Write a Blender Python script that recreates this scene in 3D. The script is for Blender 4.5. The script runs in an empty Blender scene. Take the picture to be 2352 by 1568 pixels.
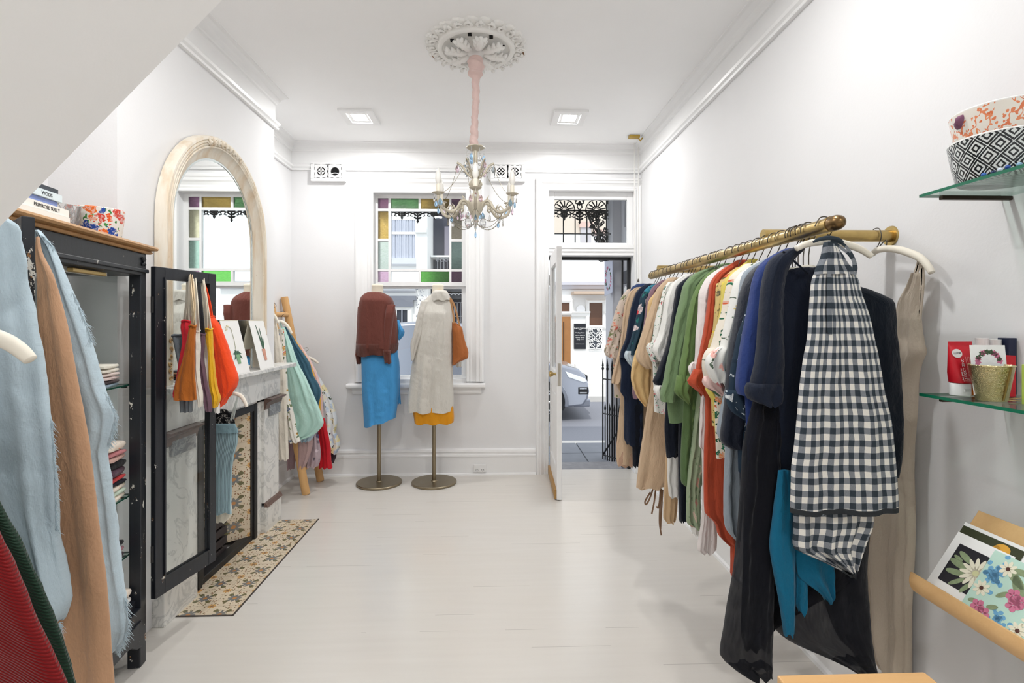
import bpy, math, random
from mathutils import Vector, Matrix, noise
SC = bpy.context.scene
COL = SC.collection
PI = math.pi
# ------------------------------------------------------------------ camera model (room axes: +Y to the street wall, +Z up)
F = 1200.0; TH = math.radians(1.91); CH = 1.45; HY = 737.0
def ray(px, py):
    x = (px-1176)/F; z = -(py-HY)/F
    return (math.sin(TH)+x*math.cos(TH), math.cos(TH)-x*math.sin(TH), z)
def at(px, py, X=None, Y=None, Z=None):
    d = ray(px, py)
    t = Y/d[1] if Y is not None else X/d[0] if X is not None else (Z-CH)/d[2]
    return Vector((d[0]*t, d[1]*t, CH+d[2]*t))
cam_d = bpy.data.cameras.new('camera'); cam = bpy.data.objects.new('camera', cam_d); COL.objects.link(cam)
cam.location = (0, 0, CH); cam.rotation_euler = (PI/2, 0, -TH)
cam_d.sensor_width = 36; cam_d.lens = F/2352*36; cam_d.shift_y = -(784-HY)/2352; cam_d.clip_start = .05; cam_d.clip_end = 200
SC.camera = cam
# ------------------------------------------------------------------ node helpers
class S:
    """a socket that can be computed with"""
    def __init__(s, nt, sock): s.nt = nt; s.k = sock
    def m(s, op, *o):
        n = s.nt.nodes.new('ShaderNodeMath'); n.operation = op
        for i, v in enumerate((s,)+o):
            if isinstance(v, S): s.nt.links.new(v.k, n.inputs[i])
            else: n.inputs[i].default_value = v
        return S(s.nt, n.outputs[0])
    def __add__(s, o): return s.m('ADD', o)
    __radd__ = __add__
    def __sub__(s, o): return s.m('SUBTRACT', o)
    def __rsub__(s, o): return (s*-1)+o
    def __mul__(s, o): return s.m('MULTIPLY', o)
    __rmul__ = __mul__
    def __truediv__(s, o): return s.m('DIVIDE', o)
    def lt(s, o): return s.m('LESS_THAN', o)
    def gt(s, o): return s.m('GREATER_THAN', o)
    def fr(s): return s.m('FRACT')
    def fl(s): return s.m('FLOOR')
    def ab(s): return s.m('ABSOLUTE')
    def mn(s, o): return s.m('MINIMUM', o)
    def mx(s, o): return s.m('MAXIMUM', o)
    def sn(s): return s.m('SINE')
    def cs(s): return s.m('COSINE')
    def sq(s): return s.m('SQRT')
    def at2(s, o): return s.m('ARCTAN2', o)
class MT:
    def __init__(s, name, rough=.8, metal=0, spec=.4, **kw):
        s.mat = bpy.data.materials.new(name); s.mat.use_nodes = True; s.nt = s.mat.node_tree
        s.b = s.nt.nodes['Principled BSDF']
        s.b.inputs['Roughness'].default_value = rough; s.b.inputs['Metallic'].default_value = metal
        s.b.inputs['Specular IOR Level'].default_value = spec
        for k, v in kw.items(): s.b.inputs[k.replace('_', ' ')].default_value = v
    def n(s, t): return s.nt.nodes.new('ShaderNode'+t)
    def link(s, a, b): s.nt.links.new(a.k if isinstance(a, S) else a, b)
    def coord(s, w='Object'):
        t = s.n('TexCoord'); return t.outputs[w]
    def xyz(s, vec):
        n = s.n('SeparateXYZ'); s.link(vec, n.inputs[0]); return [S(s.nt, n.outputs[i]) for i in range(3)]
    def comb(s, x, y, z=0):
        n = s.n('CombineXYZ')
        for i, v in enumerate((x, y, z)):
            if isinstance(v, S): s.link(v, n.inputs[i])
            else: n.inputs[i].default_value = v
        return n.outputs[0]
    def scale(s, vec, sc):
        n = s.n('VectorMath'); n.operation = 'MULTIPLY'; s.link(vec, n.inputs[0])
        n.inputs[1].default_value = sc if isinstance(sc, tuple) else (sc, sc, sc); return n.outputs[0]
    def noise(s, vec, sc=5, det=3, rough=.55, dist=0, out='Fac'):
        n = s.n('TexNoise'); s.link(vec, n.inputs['Vector']); n.inputs['Scale'].default_value = sc
        n.inputs['Detail'].default_value = det; n.inputs['Roughness'].default_value = rough; n.inputs['Distortion'].default_value = dist
        return S(s.nt, n.outputs[out])
    def vor(s, vec, sc=5, feat='F1', rnd=1.0):
        n = s.n('TexVoronoi'); n.feature = feat; s.link(vec, n.inputs['Vector']); n.inputs['Scale'].default_value = sc
        n.inputs['Randomness'].default_value = rnd
        return n
    def mix(s, f, a, b):
        n = s.n('Mix'); n.data_type = 'RGBA'
        for i, v in ((0, f), (6, a), (7, b)):
            if isinstance(v, S): s.link(v, n.inputs[i])
            elif isinstance(v, tuple): n.inputs[i].default_value = v if len(v) == 4 else v+(1,)
            elif isinstance(v, (int, float)): n.inputs[i].default_value = v
            else: s.link(v, n.inputs[i])
        return n.outputs[2]
    def warp(s, vec, amt, sc):
        nz = s.noise(vec, sc, 2, out='Color')
        a = s.n('VectorMath'); a.operation = 'SUBTRACT'; s.link(nz, a.inputs[0]); a.inputs[1].default_value = (.5, .5, .5)
        b = s.n('VectorMath'); b.operation = 'SCALE'; s.link(a.outputs[0], b.inputs[0]); b.inputs['Scale'].default_value = amt
        c = s.n('VectorMath'); c.operation = 'ADD'; s.link(vec, c.inputs[0]); s.link(b.outputs[0], c.inputs[1])
        return c.outputs[0]
    def col(s, c): s.setin('Base Color', c)
    def setin(s, name, c):
        if isinstance(c, tuple): s.b.inputs[name].default_value = c if len(c) == 4 else c+(1,)
        elif isinstance(c, (int, float)): s.b.inputs[name].default_value = c
        else: s.link(c, s.b.inputs[name])
    def bump(s, h, st=.3, d=.01):
        n = s.n('Bump'); n.inputs['Strength'].default_value = st; n.inputs['Distance'].default_value = d
        s.link(h, n.inputs['Height']); s.link(n.outputs[0], s.b.inputs['Normal'])
def lin(r, g=None, b=None):
    if g is None: r, g, b = r
    f = lambda c: (c/255/12.92 if c/255 <= .04045 else ((c/255+.055)/1.055)**2.4)
    return (f(r), f(g), f(b))
def mul(c, k): return tuple(min(1, v*k) for v in c[:3])
MC = {}
def cached(fn):
    def w(*a, **k):
        key = fn.__name__+repr(a)+repr(sorted(k.items()))
        if key not in MC: MC[key] = fn(*a, **k)
        return MC[key]
    return w
@cached
def plain(name, rgb, rough=.6, metal=0, var=.04, sc=6, bump=0, spec=.4, bsc=60):
    m = MT(name, rough, metal, spec); c = lin(rgb); v = m.coord()
    m.col(m.mix(m.noise(v, sc, 4), mul(c, 1-var), mul(c, 1+var)))
    if bump: m.bump(m.noise(v, bsc, 3), bump, .004)
    return m.mat
@cached
def fabric(name, rgb, var=.12, weave=1.0, rough=.9, rib=0, sheer=0):
    m = MT(name, rough, 0, .15); c = lin(rgb); uv = m.coord('UV')
    x, y, _ = m.xyz(uv)
    slub = m.noise(m.scale(uv, (900, 60, 1)), 1, 3); slub2 = m.noise(m.scale(uv, (60, 900, 1)), 1, 3)
    cl = m.noise(uv, 9, 3)
    f = slub*.35+slub2*.35+cl*.3
    m.col(m.mix(f, mul(c, 1-var*1.6), mul(c, 1+var*1.6)))
    w1 = m.warp(m.scale(uv, (1.0, .55, 1)), .09, 7)
    cr = (m.noise(w1, 15, 4, .55)-.5).ab()*-4+1; cr2 = (m.noise(m.warp(m.scale(uv, (1.6, .8, 1)), .05, 16), 24, 3)-.5).ab()*-3+1
    h = (slub+slub2)*.10*weave+(cr.mx(-.6)+cr2.mx(-.6)*.6)*.5
    if rib: h = h*.3+(x*rib).sn()*.5
    m.bump(h, .5, .011 if not rib else .006)
    m.setin('Sheen Weight', .12)
    if sheer:
        cr = m.noise(m.scale(uv, (90, 25, 1)), 1, 4)
        m.setin('Alpha', 1-(cr*sheer*1.4).mn(.9))
    return m.mat
@cached
def ribbed(name, rgb, n=900, ang=0.0):
    m = MT(name, .95, 0, .1); c = lin(rgb); x, y, _ = m.xyz(m.coord('UV'))
    w = ((x*math.cos(ang)+y*math.sin(ang))*n).sn()*.5+.5
    m.col(m.mix(w, mul(c, .72), mul(c, 1.12))); m.bump(w, .6, .004); m.setin('Sheen Weight', .2)
    return m.mat
@cached
def floral(name, ground, cols, scale=14, dens=.75, leaf=(70, 110, 80), leafd=.5, size=.36, rough=.85, sheer=0):
    """printed cloth: scattered blooms of several colours with leaf flecks"""
    m = MT(name, rough, 0, .15); uv = m.coord('UV')
    g = lin(ground); base = m.mix(m.noise(m.scale(uv, (400, 60, 1)), 1, 2), mul(g, .93), mul(g, 1.05))
    w = m.warp(uv, .05, scale*1.5)
    lv = m.vor(m.scale(m.warp(uv, .03, scale*2), (1.0, .6, 1)), scale*2.1)
    lr, lg, lb = m.xyz(lv.outputs['Color'])
    lm = S(m.nt, lv.outputs['Distance']).lt(.3)*lr.lt(leafd)
    L = lin(leaf)
    c = m.mix(lm, base, m.mix(lg, mul(L, .7), mul(L, 1.5)))
    fv = m.vor(w, scale); r, gg, bb = m.xyz(fv.outputs['Color']); d = S(m.nt, fv.outputs['Distance'])
    fm = d.lt(gg*size*.6+size*.55)*bb.lt(dens)
    n = len(cols); fc = lin(cols[0])
    for i, cc in enumerate(cols[1:]): fc = m.mix(r.gt((i+1)/n), fc, lin(cc))
    shade = m.noise(w, scale*4, 2)
    fc = m.mix(shade.gt(.55), fc, m.mix(.45, fc, g))
    fc = m.mix(d.lt(size*.18), fc, lin((60, 40, 45)))
    m.col(m.mix(fm, c, fc)); m.bump(m.noise(m.scale(uv, (500, 500, 1)), 1, 2), .2, .003)
    if sheer: m.setin('Alpha', 1-sheer*(1-fm.mx(lm)))
    return m.mat
def gingham():
    m = MT('gingham_cloth', .9, 0, .15); uv = m.coord('UV'); x, y, _ = m.xyz(uv)
    P = 1/.0345
    a = (x*P).fr().lt(.5); b = (y*P).fr().lt(.5)
    s = a+b
    wv = m.noise(m.scale(uv, (1200, 200, 1)), 1, 2)
    mid = m.mix(wv, lin((98, 104, 112)), lin((150, 154, 160)))
    c = m.mix(s.gt(.5), m.mix(wv, lin((214, 211, 204)), lin((240, 238, 232))), mid)
    c = m.mix(s.gt(1.5), c, m.mix(wv, lin((40, 49, 57)), lin((64, 73, 82))))
    m.col(c); m.bump(wv, .25, .003)
    return m.mat
@cached
def wood(name, a, b, sc=1.0, axis=2, rough=.5, along='Object'):
    m = MT(name, rough, 0, .35); v = m.coord(along)
    k = [14, 14, 14]; k[axis] = 1.4
    g = m.noise(m.scale(v, tuple(q*sc for q in k)), 1, 5, .6, .6)
    fine = m.noise(m.scale(v, tuple(q*sc*7 for q in k)), 1, 3)
    m.col(m.mix(g*.75+fine*.25, lin(a), lin(b))); m.bump(fine, .12, .003)
    return m.mat
def marble(name, ground, vein, sc=5):
    m = MT(name, .28, 0, .5); v = m.coord()
    w = m.warp(v, .5, sc*.7)
    n = m.noise(w, sc, 6, .6, 1.2)
    vv = ((n-.5).ab()*16+.25).mn(1)
    cl = m.noise(v, sc*.5, 4)
    c = m.mix(vv, lin(vein), lin(ground)); c = m.mix(cl*.35, c, mul(lin(ground), .9))
    m.col(c); return m.mat
@cached
def painted_black(name='chipped_black_paint', chip=.06):
    m = MT(name, .42, 0, .5); v = m.coord()
    n = m.noise(m.scale(v, (1, 1, .5)), 34, 5, .75)
    mask = n.gt(.73-chip)
    br = m.noise(m.scale(v, (80, 80, 4)), 1, 3)
    base = m.mix(br, lin((16, 18, 22)), lin((34, 38, 46)))
    m.col(m.mix(mask, base, m.mix(m.noise(v, 60, 2).gt(.55), lin((226, 222, 212)), lin((150, 104, 60)))))
    m.bump(n, .12, .004); return m.mat
@cached
def glass(name, tint=(255, 255, 255), refl=.09, rough=0.0, ripple=0, dirt=0, edge=None):
    """clear pane: see-through with a mirror-like sheen"""
    m = MT(name); nt = m.nt; nt.nodes.remove(m.b)
    out = [n for n in nt.nodes if n.type == 'OUTPUT_MATERIAL'][0]
    t = m.n('BsdfTransparent'); g = m.n('BsdfGlossy'); mx = m.n('MixShader'); lw = m.n('LayerWeight')
    g.inputs['Roughness'].default_value = rough
    v = m.coord()
    if ripple:
        nz = m.noise(m.scale(v, (40, 40, 90)), 1, 4, .6, .8)
        tc = tuple(v**.5 for v in lin(tint)); m.link(m.mix(nz, mul(tc, .72), mul(tc, 1.2)), t.inputs['Color'])
        bp = m.n('Bump'); bp.inputs['Strength'].default_value = .5; bp.inputs['Distance'].default_value = .01
        m.link(nz, bp.inputs['Height']); m.link(bp.outputs[0], g.inputs['Normal'])
        rf = m.n('BsdfRefraction'); rf.inputs['IOR'].default_value = 1.12; rf.inputs['Roughness'].default_value = .45
        m.link(t.inputs['Color'].links[0].from_socket, rf.inputs['Color']); m.link(bp.outputs[0], rf.inputs['Normal'])
        mm = m.n('MixShader'); mm.inputs[0].default_value = .72; m.link(t.outputs[0], mm.inputs[1]); m.link(rf.outputs[0], mm.inputs[2]); t = mm
    else: t.inputs['Color'].default_value = tuple(v**.5 for v in lin(tint))+(1,)
    fc = S(nt, lw.outputs['Facing']); fac = fc*fc*fc*fc*fc*.55+refl*.4
    m.link(fac.mn(.9), mx.inputs[0]); m.link(t.outputs[0], mx.inputs[1]); m.link(g.outputs[0], mx.inputs[2])
    m.link(mx.outputs[0], out.inputs['Surface'])
    return m.mat
@cached
def crystal(name, rgb=(255, 255, 255), ior=1.5, rough=.02):
    m = MT(name, rough, 0, .5); m.col(lin(rgb)); m.setin('Transmission Weight', 1.0); m.setin('IOR', ior); return m.mat
@cached
def metal(name, rgb, rough=.3, var=.15, sc=20):
    m = MT(name, rough, 1.0); c = lin(rgb); v = m.coord(); n = m.noise(v, sc, 5, .65)
    m.col(m.mix(n, mul(c, 1-var), mul(c, 1+var))); m.setin('Roughness', n*.25+rough-.1); return m.mat
def emit(name, rgb, st):
    m = MT(name); m.col(lin(rgb)); m.setin('Emission Color', lin(rgb)); m.setin('Emission Strength', st); return m.mat
# ------------------------------------------------------------------ mesh builder
WL = {}
class MB:
    def __init__(s): s.v = []; s.f = []; s.uv = {}; s.mi = []; s.cur = 0
    def add(s, vs, fs, uvs=None):
        o = len(s.v); s.v += [Vector(p) for p in vs]
        s.f += [tuple(i+o for i in f) for f in fs]; s.mi += [s.cur]*len(fs)
        if uvs:
            for i, u in enumerate(uvs): s.uv[o+i] = u
        return s
    def box(s, lo, hi, M=None):
        x0, y0, z0 = lo; x1, y1, z1 = hi
        vs = [Vector(p) for p in ((x0,y0,z0),(x1,y0,z0),(x1,y1,z0),(x0,y1,z0),(x0,y0,z1),(x1,y0,z1),(x1,y1,z1),(x0,y1,z1))]
        if M: vs = [M@p for p in vs]
        return s.add(vs, [(3,2,1,0),(4,5,6,7),(0,1,5,4),(1,2,6,5),(2,3,7,6),(3,0,4,7)])
    def tube(s, pts, r, n=10, cap=True, closed=False, flat=None):
        pts = [Vector(p) for p in pts]; m = len(pts); rr = r if isinstance(r, (list, tuple)) else [r]*m
        vs = []; up = None
        for i, p in enumerate(pts):
            if closed: t = pts[(i+1) % m]-pts[i-1]
            else: t = pts[min(i+1, m-1)]-pts[max(i-1, 0)]
            t.normalize()
            if up is None: up = Vector((0, 0, 1)) if abs(t.z) < .9 else Vector((0, 1, 0))
            a = t.cross(up)
            if a.length < 1e-4: a = t.cross(Vector((1, .3, 0)))
            a.normalize(); b = a.cross(t); up = b
            for k in range(n):
                q = 2*PI*k/n; vs.append(p+(a*math.cos(q)+b*math.sin(q)*(flat or 1))*rr[i])
        fs = []
        for i in range(m if closed else m-1):
            j = (i+1) % m
            for k in range(n): fs.append((i*n+k, i*n+(k+1) % n, j*n+(k+1) % n, j*n+k))
        if cap and not closed:
            fs.append(tuple(range(n-1, -1, -1))); fs.append(tuple((m-1)*n+k for k in range(n)))
        return s.add(vs, fs)
    def cyl(s, a, b, r, r2=None, n=20): return s.tube([a, b], [r, r if r2 is None else r2], n)
    def lathe(s, prof, c=(0, 0, 0), n=32, M=None, wob=None, cap=True):
        vs = []; uv = []
        m = len(prof)
        for i, (r, z) in enumerate(prof):
            for k in range(n+1):
                q = 2*PI*k/n; rr = r*(1+(wob(q, i) if wob else 0))
                p = Vector((rr*math.cos(q), rr*math.sin(q), z)); p = (M@p) if M else p
                vs.append(p+Vector(c)); uv.append((q*max(p_[0] for p_ in prof), z))
        fs = [(i*(n+1)+k, i*(n+1)+k+1, (i+1)*(n+1)+k+1, (i+1)*(n+1)+k) for i in range(m-1) for k in range(n)]
        if cap:
            fs.append(tuple(range(n-1, -1, -1))); fs.append(tuple((m-1)*(n+1)+k for k in range(n)))
        return s.add(vs, fs, uv)
    def prism(s, poly, org, U, V, t):
        """closed 2-D outline in the plane org + a*U + b*V, given depth t along U x V"""
        U = Vector(U); V = Vector(V); N = U.cross(V).normalized()*t; org = Vector(org); n = len(poly)
        a = [org+U*p[0]+V*p[1] for p in poly]
        return s.add(a+[p+N for p in a], [tuple(range(n-1, -1, -1)), tuple(range(n, 2*n))]+[(i, (i+1) % n, n+(i+1) % n, n+i) for i in range(n)],
                     [(p[0], p[1]) for p in poly]*2)
    def strip(s, pts, w, org, U, V, t, closed=False):
        """bar of width w and depth t following a 2-D path in the plane U,V"""
        U = Vector(U); V = Vector(V); N = U.cross(V).normalized()*t; org = Vector(org); m = len(pts); vs = []
        for i, p in enumerate(pts):
            a = pts[i-1] if (i or closed) else p; b = pts[(i+1) % m] if (i < m-1 or closed) else p
            dx, dy = b[0]-a[0], b[1]-a[1]; l = math.hypot(dx, dy) or 1; nx, ny = -dy/l, dx/l
            ww = w[i] if isinstance(w, list) else w
            for sg in (1, -1):
                q = org+U*(p[0]+nx*ww*.5*sg)+V*(p[1]+ny*ww*.5*sg); vs += [q, q+N]
        fs = []
        for i in range(m if closed else m-1):
            j = (i+1) % m; a, b = i*4, j*4
            fs += [(a, b, b+2, a+2), (a+1, a+3, b+3, b+1), (a, a+1, b+1, b), (a+2, b+2, b+3, a+3)]
        if not closed: fs += [(0, 2, 3, 1), ((m-1)*4, (m-1)*4+1, (m-1)*4+3, (m-1)*4+2)]
        return s.add(vs, fs)
    def extrude(s, prof, a, b, A, B):
        """moulding: profile points (p,q) -> p*A + q*B swept straight from a to b"""
        a = Vector(a); b = Vector(b); A = Vector(A); B = Vector(B); n = len(prof)
        vs = [e+A*p+B*q for e in (a, b) for p, q in prof]
        return s.add(vs, [(i, (i+1) % n, n+(i+1) % n, n+i) for i in range(n)]+[tuple(range(n-1, -1, -1)), tuple(range(n, 2*n))])
    def frame(s, prof, path, A, closed=True):
        """moulding mitred round a list of corners (points, each with an outward vector); profile (p,q) = outward, along A"""
        A = Vector(A); n = len(prof); vs = []; m = len(path)
        for c, o in path:
            for p, q in prof: vs.append(Vector(c)+Vector(o)*p+A*q)
        fs = []
        for i in range(m if closed else m-1):
            j = (i+1) % m
            for k in range(n): fs.append((i*n+k, i*n+(k+1) % n, j*n+(k+1) % n, j*n+k))
        if not closed: fs += [tuple(range(n-1, -1, -1)), tuple((m-1)*n+k for k in range(n))]
        return s.add(vs, fs)
    def build(s, name, mats, parent=None, smooth=False, bevel=0, sub=0, seg=2):
        if not isinstance(mats, (list, tuple)): mats = [mats]
        if parent is not None: off = WL[parent.name]
        else:
            xs = [p.x for p in s.v]; ys = [p.y for p in s.v]; zs = [p.z for p in s.v]
            off = Vector(((min(xs)+max(xs))/2, (min(ys)+max(ys))/2, min(zs)))
        me = bpy.data.meshes.new(name); me.from_pydata([p-off for p in s.v], [], s.f)
        for mt in mats: me.materials.append(mt)
        me.polygons.foreach_set('material_index', s.mi)
        if s.uv:
            l = me.uv_layers.new(name='UVMap'); d = []
            for lp in me.loops: d += s.uv.get(lp.vertex_index, (0, 0))
            l.data.foreach_set('uv', d)
        me.validate(); me.update()
        import bmesh
        bm = bmesh.new(); bm.from_mesh(me); bmesh.ops.recalc_face_normals(bm, faces=bm.faces); bm.to_mesh(me); bm.free()
        if smooth is True: me.polygons.foreach_set('use_smooth', [True]*len(me.polygons))
        elif smooth:
            me.polygons.foreach_set('use_smooth', [True]*len(me.polygons)); me.set_sharp_from_angle(angle=math.radians(smooth))
        o = bpy.data.objects.new(name, me); COL.objects.link(o)
        if parent is not None: o.parent = parent
        else: o.location = off
        WL[o.name] = off
        if bevel:
            b = o.modifiers.new('bevel', 'BEVEL'); b.width = bevel; b.segments = seg; b.limit_method = 'ANGLE'; b.angle_limit = math.radians(40); b.harden_normals = False
        if sub:
            b = o.modifiers.new('sub', 'SUBSURF'); b.levels = sub; b.render_levels = sub
        return o
def tag(o, label, cat, group=None):
    o['label'] = label; o['category'] = cat
    if group: o['group'] = group
    return o
def thing(name, label, cat, loc, group=None):
    o = bpy.data.objects.new(name, None); COL.objects.link(o); o.location = loc; o.empty_display_size = .05
    WL[o.name] = Vector(loc); return tag(o, label, cat, group)
def struct(o): o['kind'] = 'structure'; return o
def copy_tree(o, parent=None):
    c = o.copy(); COL.objects.link(c)
    if parent is not None: c.parent = parent
    for ch in list(o.children): copy_tree(ch, c)
    return c
def text(name, body, size, loc, rot, mat, parent=None, align='CENTER', ext=.0003):
    c = bpy.data.curves.new(name, 'FONT'); c.body = body; c.size = size; c.align_x = align; c.align_y = 'CENTER'; c.extrude = ext
    c.materials.append(mat); o = bpy.data.objects.new(name, c); COL.objects.link(o)
    R = rot if isinstance(rot, Matrix) else Matrix.Identity(3)
    off = WL[parent.name] if parent is not None else Vector((0, 0, 0))
    dg = bpy.context.evaluated_depsgraph_get(); me = bpy.data.meshes.new_from_object(o.evaluated_get(dg)); me.name = name
    bpy.data.objects.remove(o); o = bpy.data.objects.new(name, me); COL.objects.link(o)
    me.transform(Matrix.Translation(Vector(loc)-off)@R.to_4x4()); WL[o.name] = off
    if parent is not None: o.parent = parent
    return o
def axes(U, V):
    U = Vector(U).normalized(); V = Vector(V).normalized(); N = U.cross(V)
    return Matrix((U, V, N)).transposed()
# ------------------------------------------------------------------ cloth
def interp(rows, n):
    """smooth resampling of (z, a, b, ...) rows by z-length"""
    L = [0]
    for i in range(1, len(rows)): L.append(L[-1]+max(1e-4, abs(rows[i][0]-rows[i-1][0])))
    out = []
    for k in range(n):
        t = L[-1]*k/(n-1); i = 0
        while i < len(L)-2 and L[i+1] < t: i += 1
        f = (t-L[i])/(L[i+1]-L[i])
        p0 = rows[max(i-1, 0)]; p1 = rows[i]; p2 = rows[i+1]; p3 = rows[min(i+2, len(rows)-1)]
        r = []
        for c in range(len(p1)):
            l0, l3 = L[i]-L[max(i-1, 0)] or 1e9, L[min(i+2, len(L)-1)]-L[i+1] or 1e9
            h = L[i+1]-L[i]
            d = (p2[c]-p1[c])/h
            m1 = .5*((p1[c]-p0[c])/l0+d) if i > 0 else d
            m2 = .5*((p3[c]-p2[c])/l3+d) if i+2 < len(rows) else d
            if d == 0: m1 = m2 = 0
            else:
                m1 = 0 if m1*d < 0 else max(-3*abs(d), min(3*abs(d), m1)); m2 = 0 if m2*d < 0 else max(-3*abs(d), min(3*abs(d), m2))
            f2, f3 = f*f, f*f*f
            r.append((2*f3-3*f2+1)*p1[c]+(f3-2*f2+f)*h*m1+(-2*f3+3*f2)*p2[c]+(f3-f2)*h*m2)
        out.append(r)
    return out
def drape(mb, rows, y0=None, th=.03, fa=.008, fn=5, seed=0, org=(0, 0), ang=0.0, wr=.0042, hem=.006, nu=56, open_=.02, sq=.75, shear=0, top=.35, res=.014, cut=(0, 0), band=0):
    """hanging cloth body: rows of (z, left, right) across direction U through org; real thickness th each way, folds fa deep"""
    rnd = random.Random(seed)
    if y0 is not None: org = (0, y0)
    U = Vector((math.cos(ang), math.sin(ang), 0)); N = Vector((-math.sin(ang), math.cos(ang), 0)); O = Vector((org[0], org[1], 0))
    nv = max(8, min(110, int(sum(abs(rows[i][0]-rows[i-1][0]) for i in range(1, len(rows)))/res)))
    R = interp(rows, nv); hwm = max(abs(r[2]-r[1])/2 for r in R)
    ph = [rnd.uniform(0, 6.28) for _ in range(8)]; dr = [rnd.uniform(-1.6, 1.6) for _ in range(4)]
    vs = []; uv = []
    for i, r in enumerate(R):
        z, a, b = r[:3]; v = i/(nv-1); mid = (a+b)/2; hw = (b-a)/2
        g = (.3+.7*v); t0 = th*min(1, top+v*3.5)
        for k in range(nu+1):
            q = 2*PI*k/nu; c, s = math.cos(q), math.sin(q)
            xx = math.copysign(abs(c)**sq, c); yy = math.copysign(abs(s)**sq, s)
            f = fa*g*((.5-abs(math.sin(fn*1.3*xx+ph[4]+dr[3]*v*1.5)))*.9+math.sin(fn*1.6*xx+ph[0]+dr[0]*v)*.5+math.sin(fn*2.9*xx+ph[1]+dr[1]*v*2)*.35+math.sin(fn*5.1*xx+ph[2]+dr[2]*v)*.18)
            S_ = mid+hw*xx
            nz = noise.noise(Vector((S_*14+seed*3.1, z*7, yy*1.5)))*wr*1.6+noise.noise(Vector((S_*30+z*22, z*30+seed, yy)))*wr
            tt = t0*yy+f*(1 if abs(hw) > t0 else abs(hw)/t0)*(.35+.65*abs(yy))+nz*yy
            zz = z+hem*(v**8)*math.sin(fn*2.1*xx+ph[3])+shear*xx*v+v*v*((1-xx)*.5*cut[0]+(1+xx)*.5*cut[1])
            vs.append(O+U*(S_+nz*.6*abs(yy))+N*tt+Vector((0, 0, zz))); uv.append((xx*hwm*1.15, zz))
    w = nu+1
    fs = [(i*w+k, i*w+k+1, (i+1)*w+k+1, (i+1)*w+k) for i in range(nv-1) for k in range(nu)]
    base = len(vs); r = R[0]; vs.append(O+U*((r[1]+r[2])/2)+Vector((0, 0, r[0]+.003))); uv.append((0, r[0]))
    fs += [(base, k+1, k) for k in range(nu)]
    r = R[-1]; e = base+1; cz = r[0]+(cut[0]+cut[1])/2; vs.append(O+U*((r[1]+r[2])/2)+Vector((0, 0, cz+open_))); uv.append((0, r[0]))
    rim = len(vs)
    for k in range(w): vs.append(vs[(nv-1)*w+k].copy()); uv.append(uv[(nv-1)*w+k])
    fs += [(e, rim+k, rim+k+1) for k in range(nu)]
    mb.add(vs, fs, uv)
    if band:
        nb = max(1, round(band/(sum(abs(rows[i][0]-rows[i-1][0]) for i in range(1, len(rows)))/nv)))
        o = len(mb.mi)-len(fs)
        for i in range(nv-1-nb, nv-1):
            for k in range(nu): mb.mi[o+i*nu+k] = 1
    return mb
def rp(txt, Y=None, X=None):
    """'py xl xr; ...' photo outline placed at its real distance -> rows (z, left, right)"""
    out = []
    for part in txt.split(';'):
        if not part.strip(): continue
        py, a, b = map(float, part.split())
        p = at(a, py, Y=Y, X=X); q = at(b, py, Y=Y, X=X)
        if X is not None: out.append((p.z, q.y, p.y))
        else: out.append((p.z, p.x, q.x))
    return out
def loop_strap(mb, pts, w, t=.004, n=None):
    """flat ribbon through 3-D points, width w across X/Y-ish"""
    pts = [Vector(p) for p in pts]; vs = []
    for i, p in enumerate(pts):
        d = (pts[min(i+1, len(pts)-1)]-pts[max(i-1, 0)]).normalized()
        s = d.cross(Vector((0.25, 1, 0.05)) if n is None else Vector(n)); s.normalize(); nn = s.cross(d)
        for a, b in ((-1, -1), (1, -1), (1, 1), (-1, 1)): vs.append(p+s*w*.5*a+nn*t*.5*b)
    m = len(pts); fs = [(i*4+k, i*4+(k+1) % 4, (i+1)*4+(k+1) % 4, (i+1)*4+k) for i in range(m-1) for k in range(4)]
    fs += [(3, 2, 1, 0), tuple((m-1)*4+k for k in range(4))]
    return mb.add(vs, fs, [(k % 2*w, p.z) for p in pts for k in (0, 1, 1, 0)])
def bez(p, n=12):
    """smooth path through points"""
    p = [Vector(q) for q in p]; out = []
    for i in range(len(p)-1):
        a, b, c, d = p[max(i-1, 0)], p[i], p[i+1], p[min(i+2, len(p)-1)]
        for k in range(n):
            t = k/n; out.append(.5*((2*b)+(c-a)*t+(2*a-5*b+4*c-d)*t*t+(3*b-a-3*c+d)*t**3))
    return out+[p[-1]]
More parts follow.
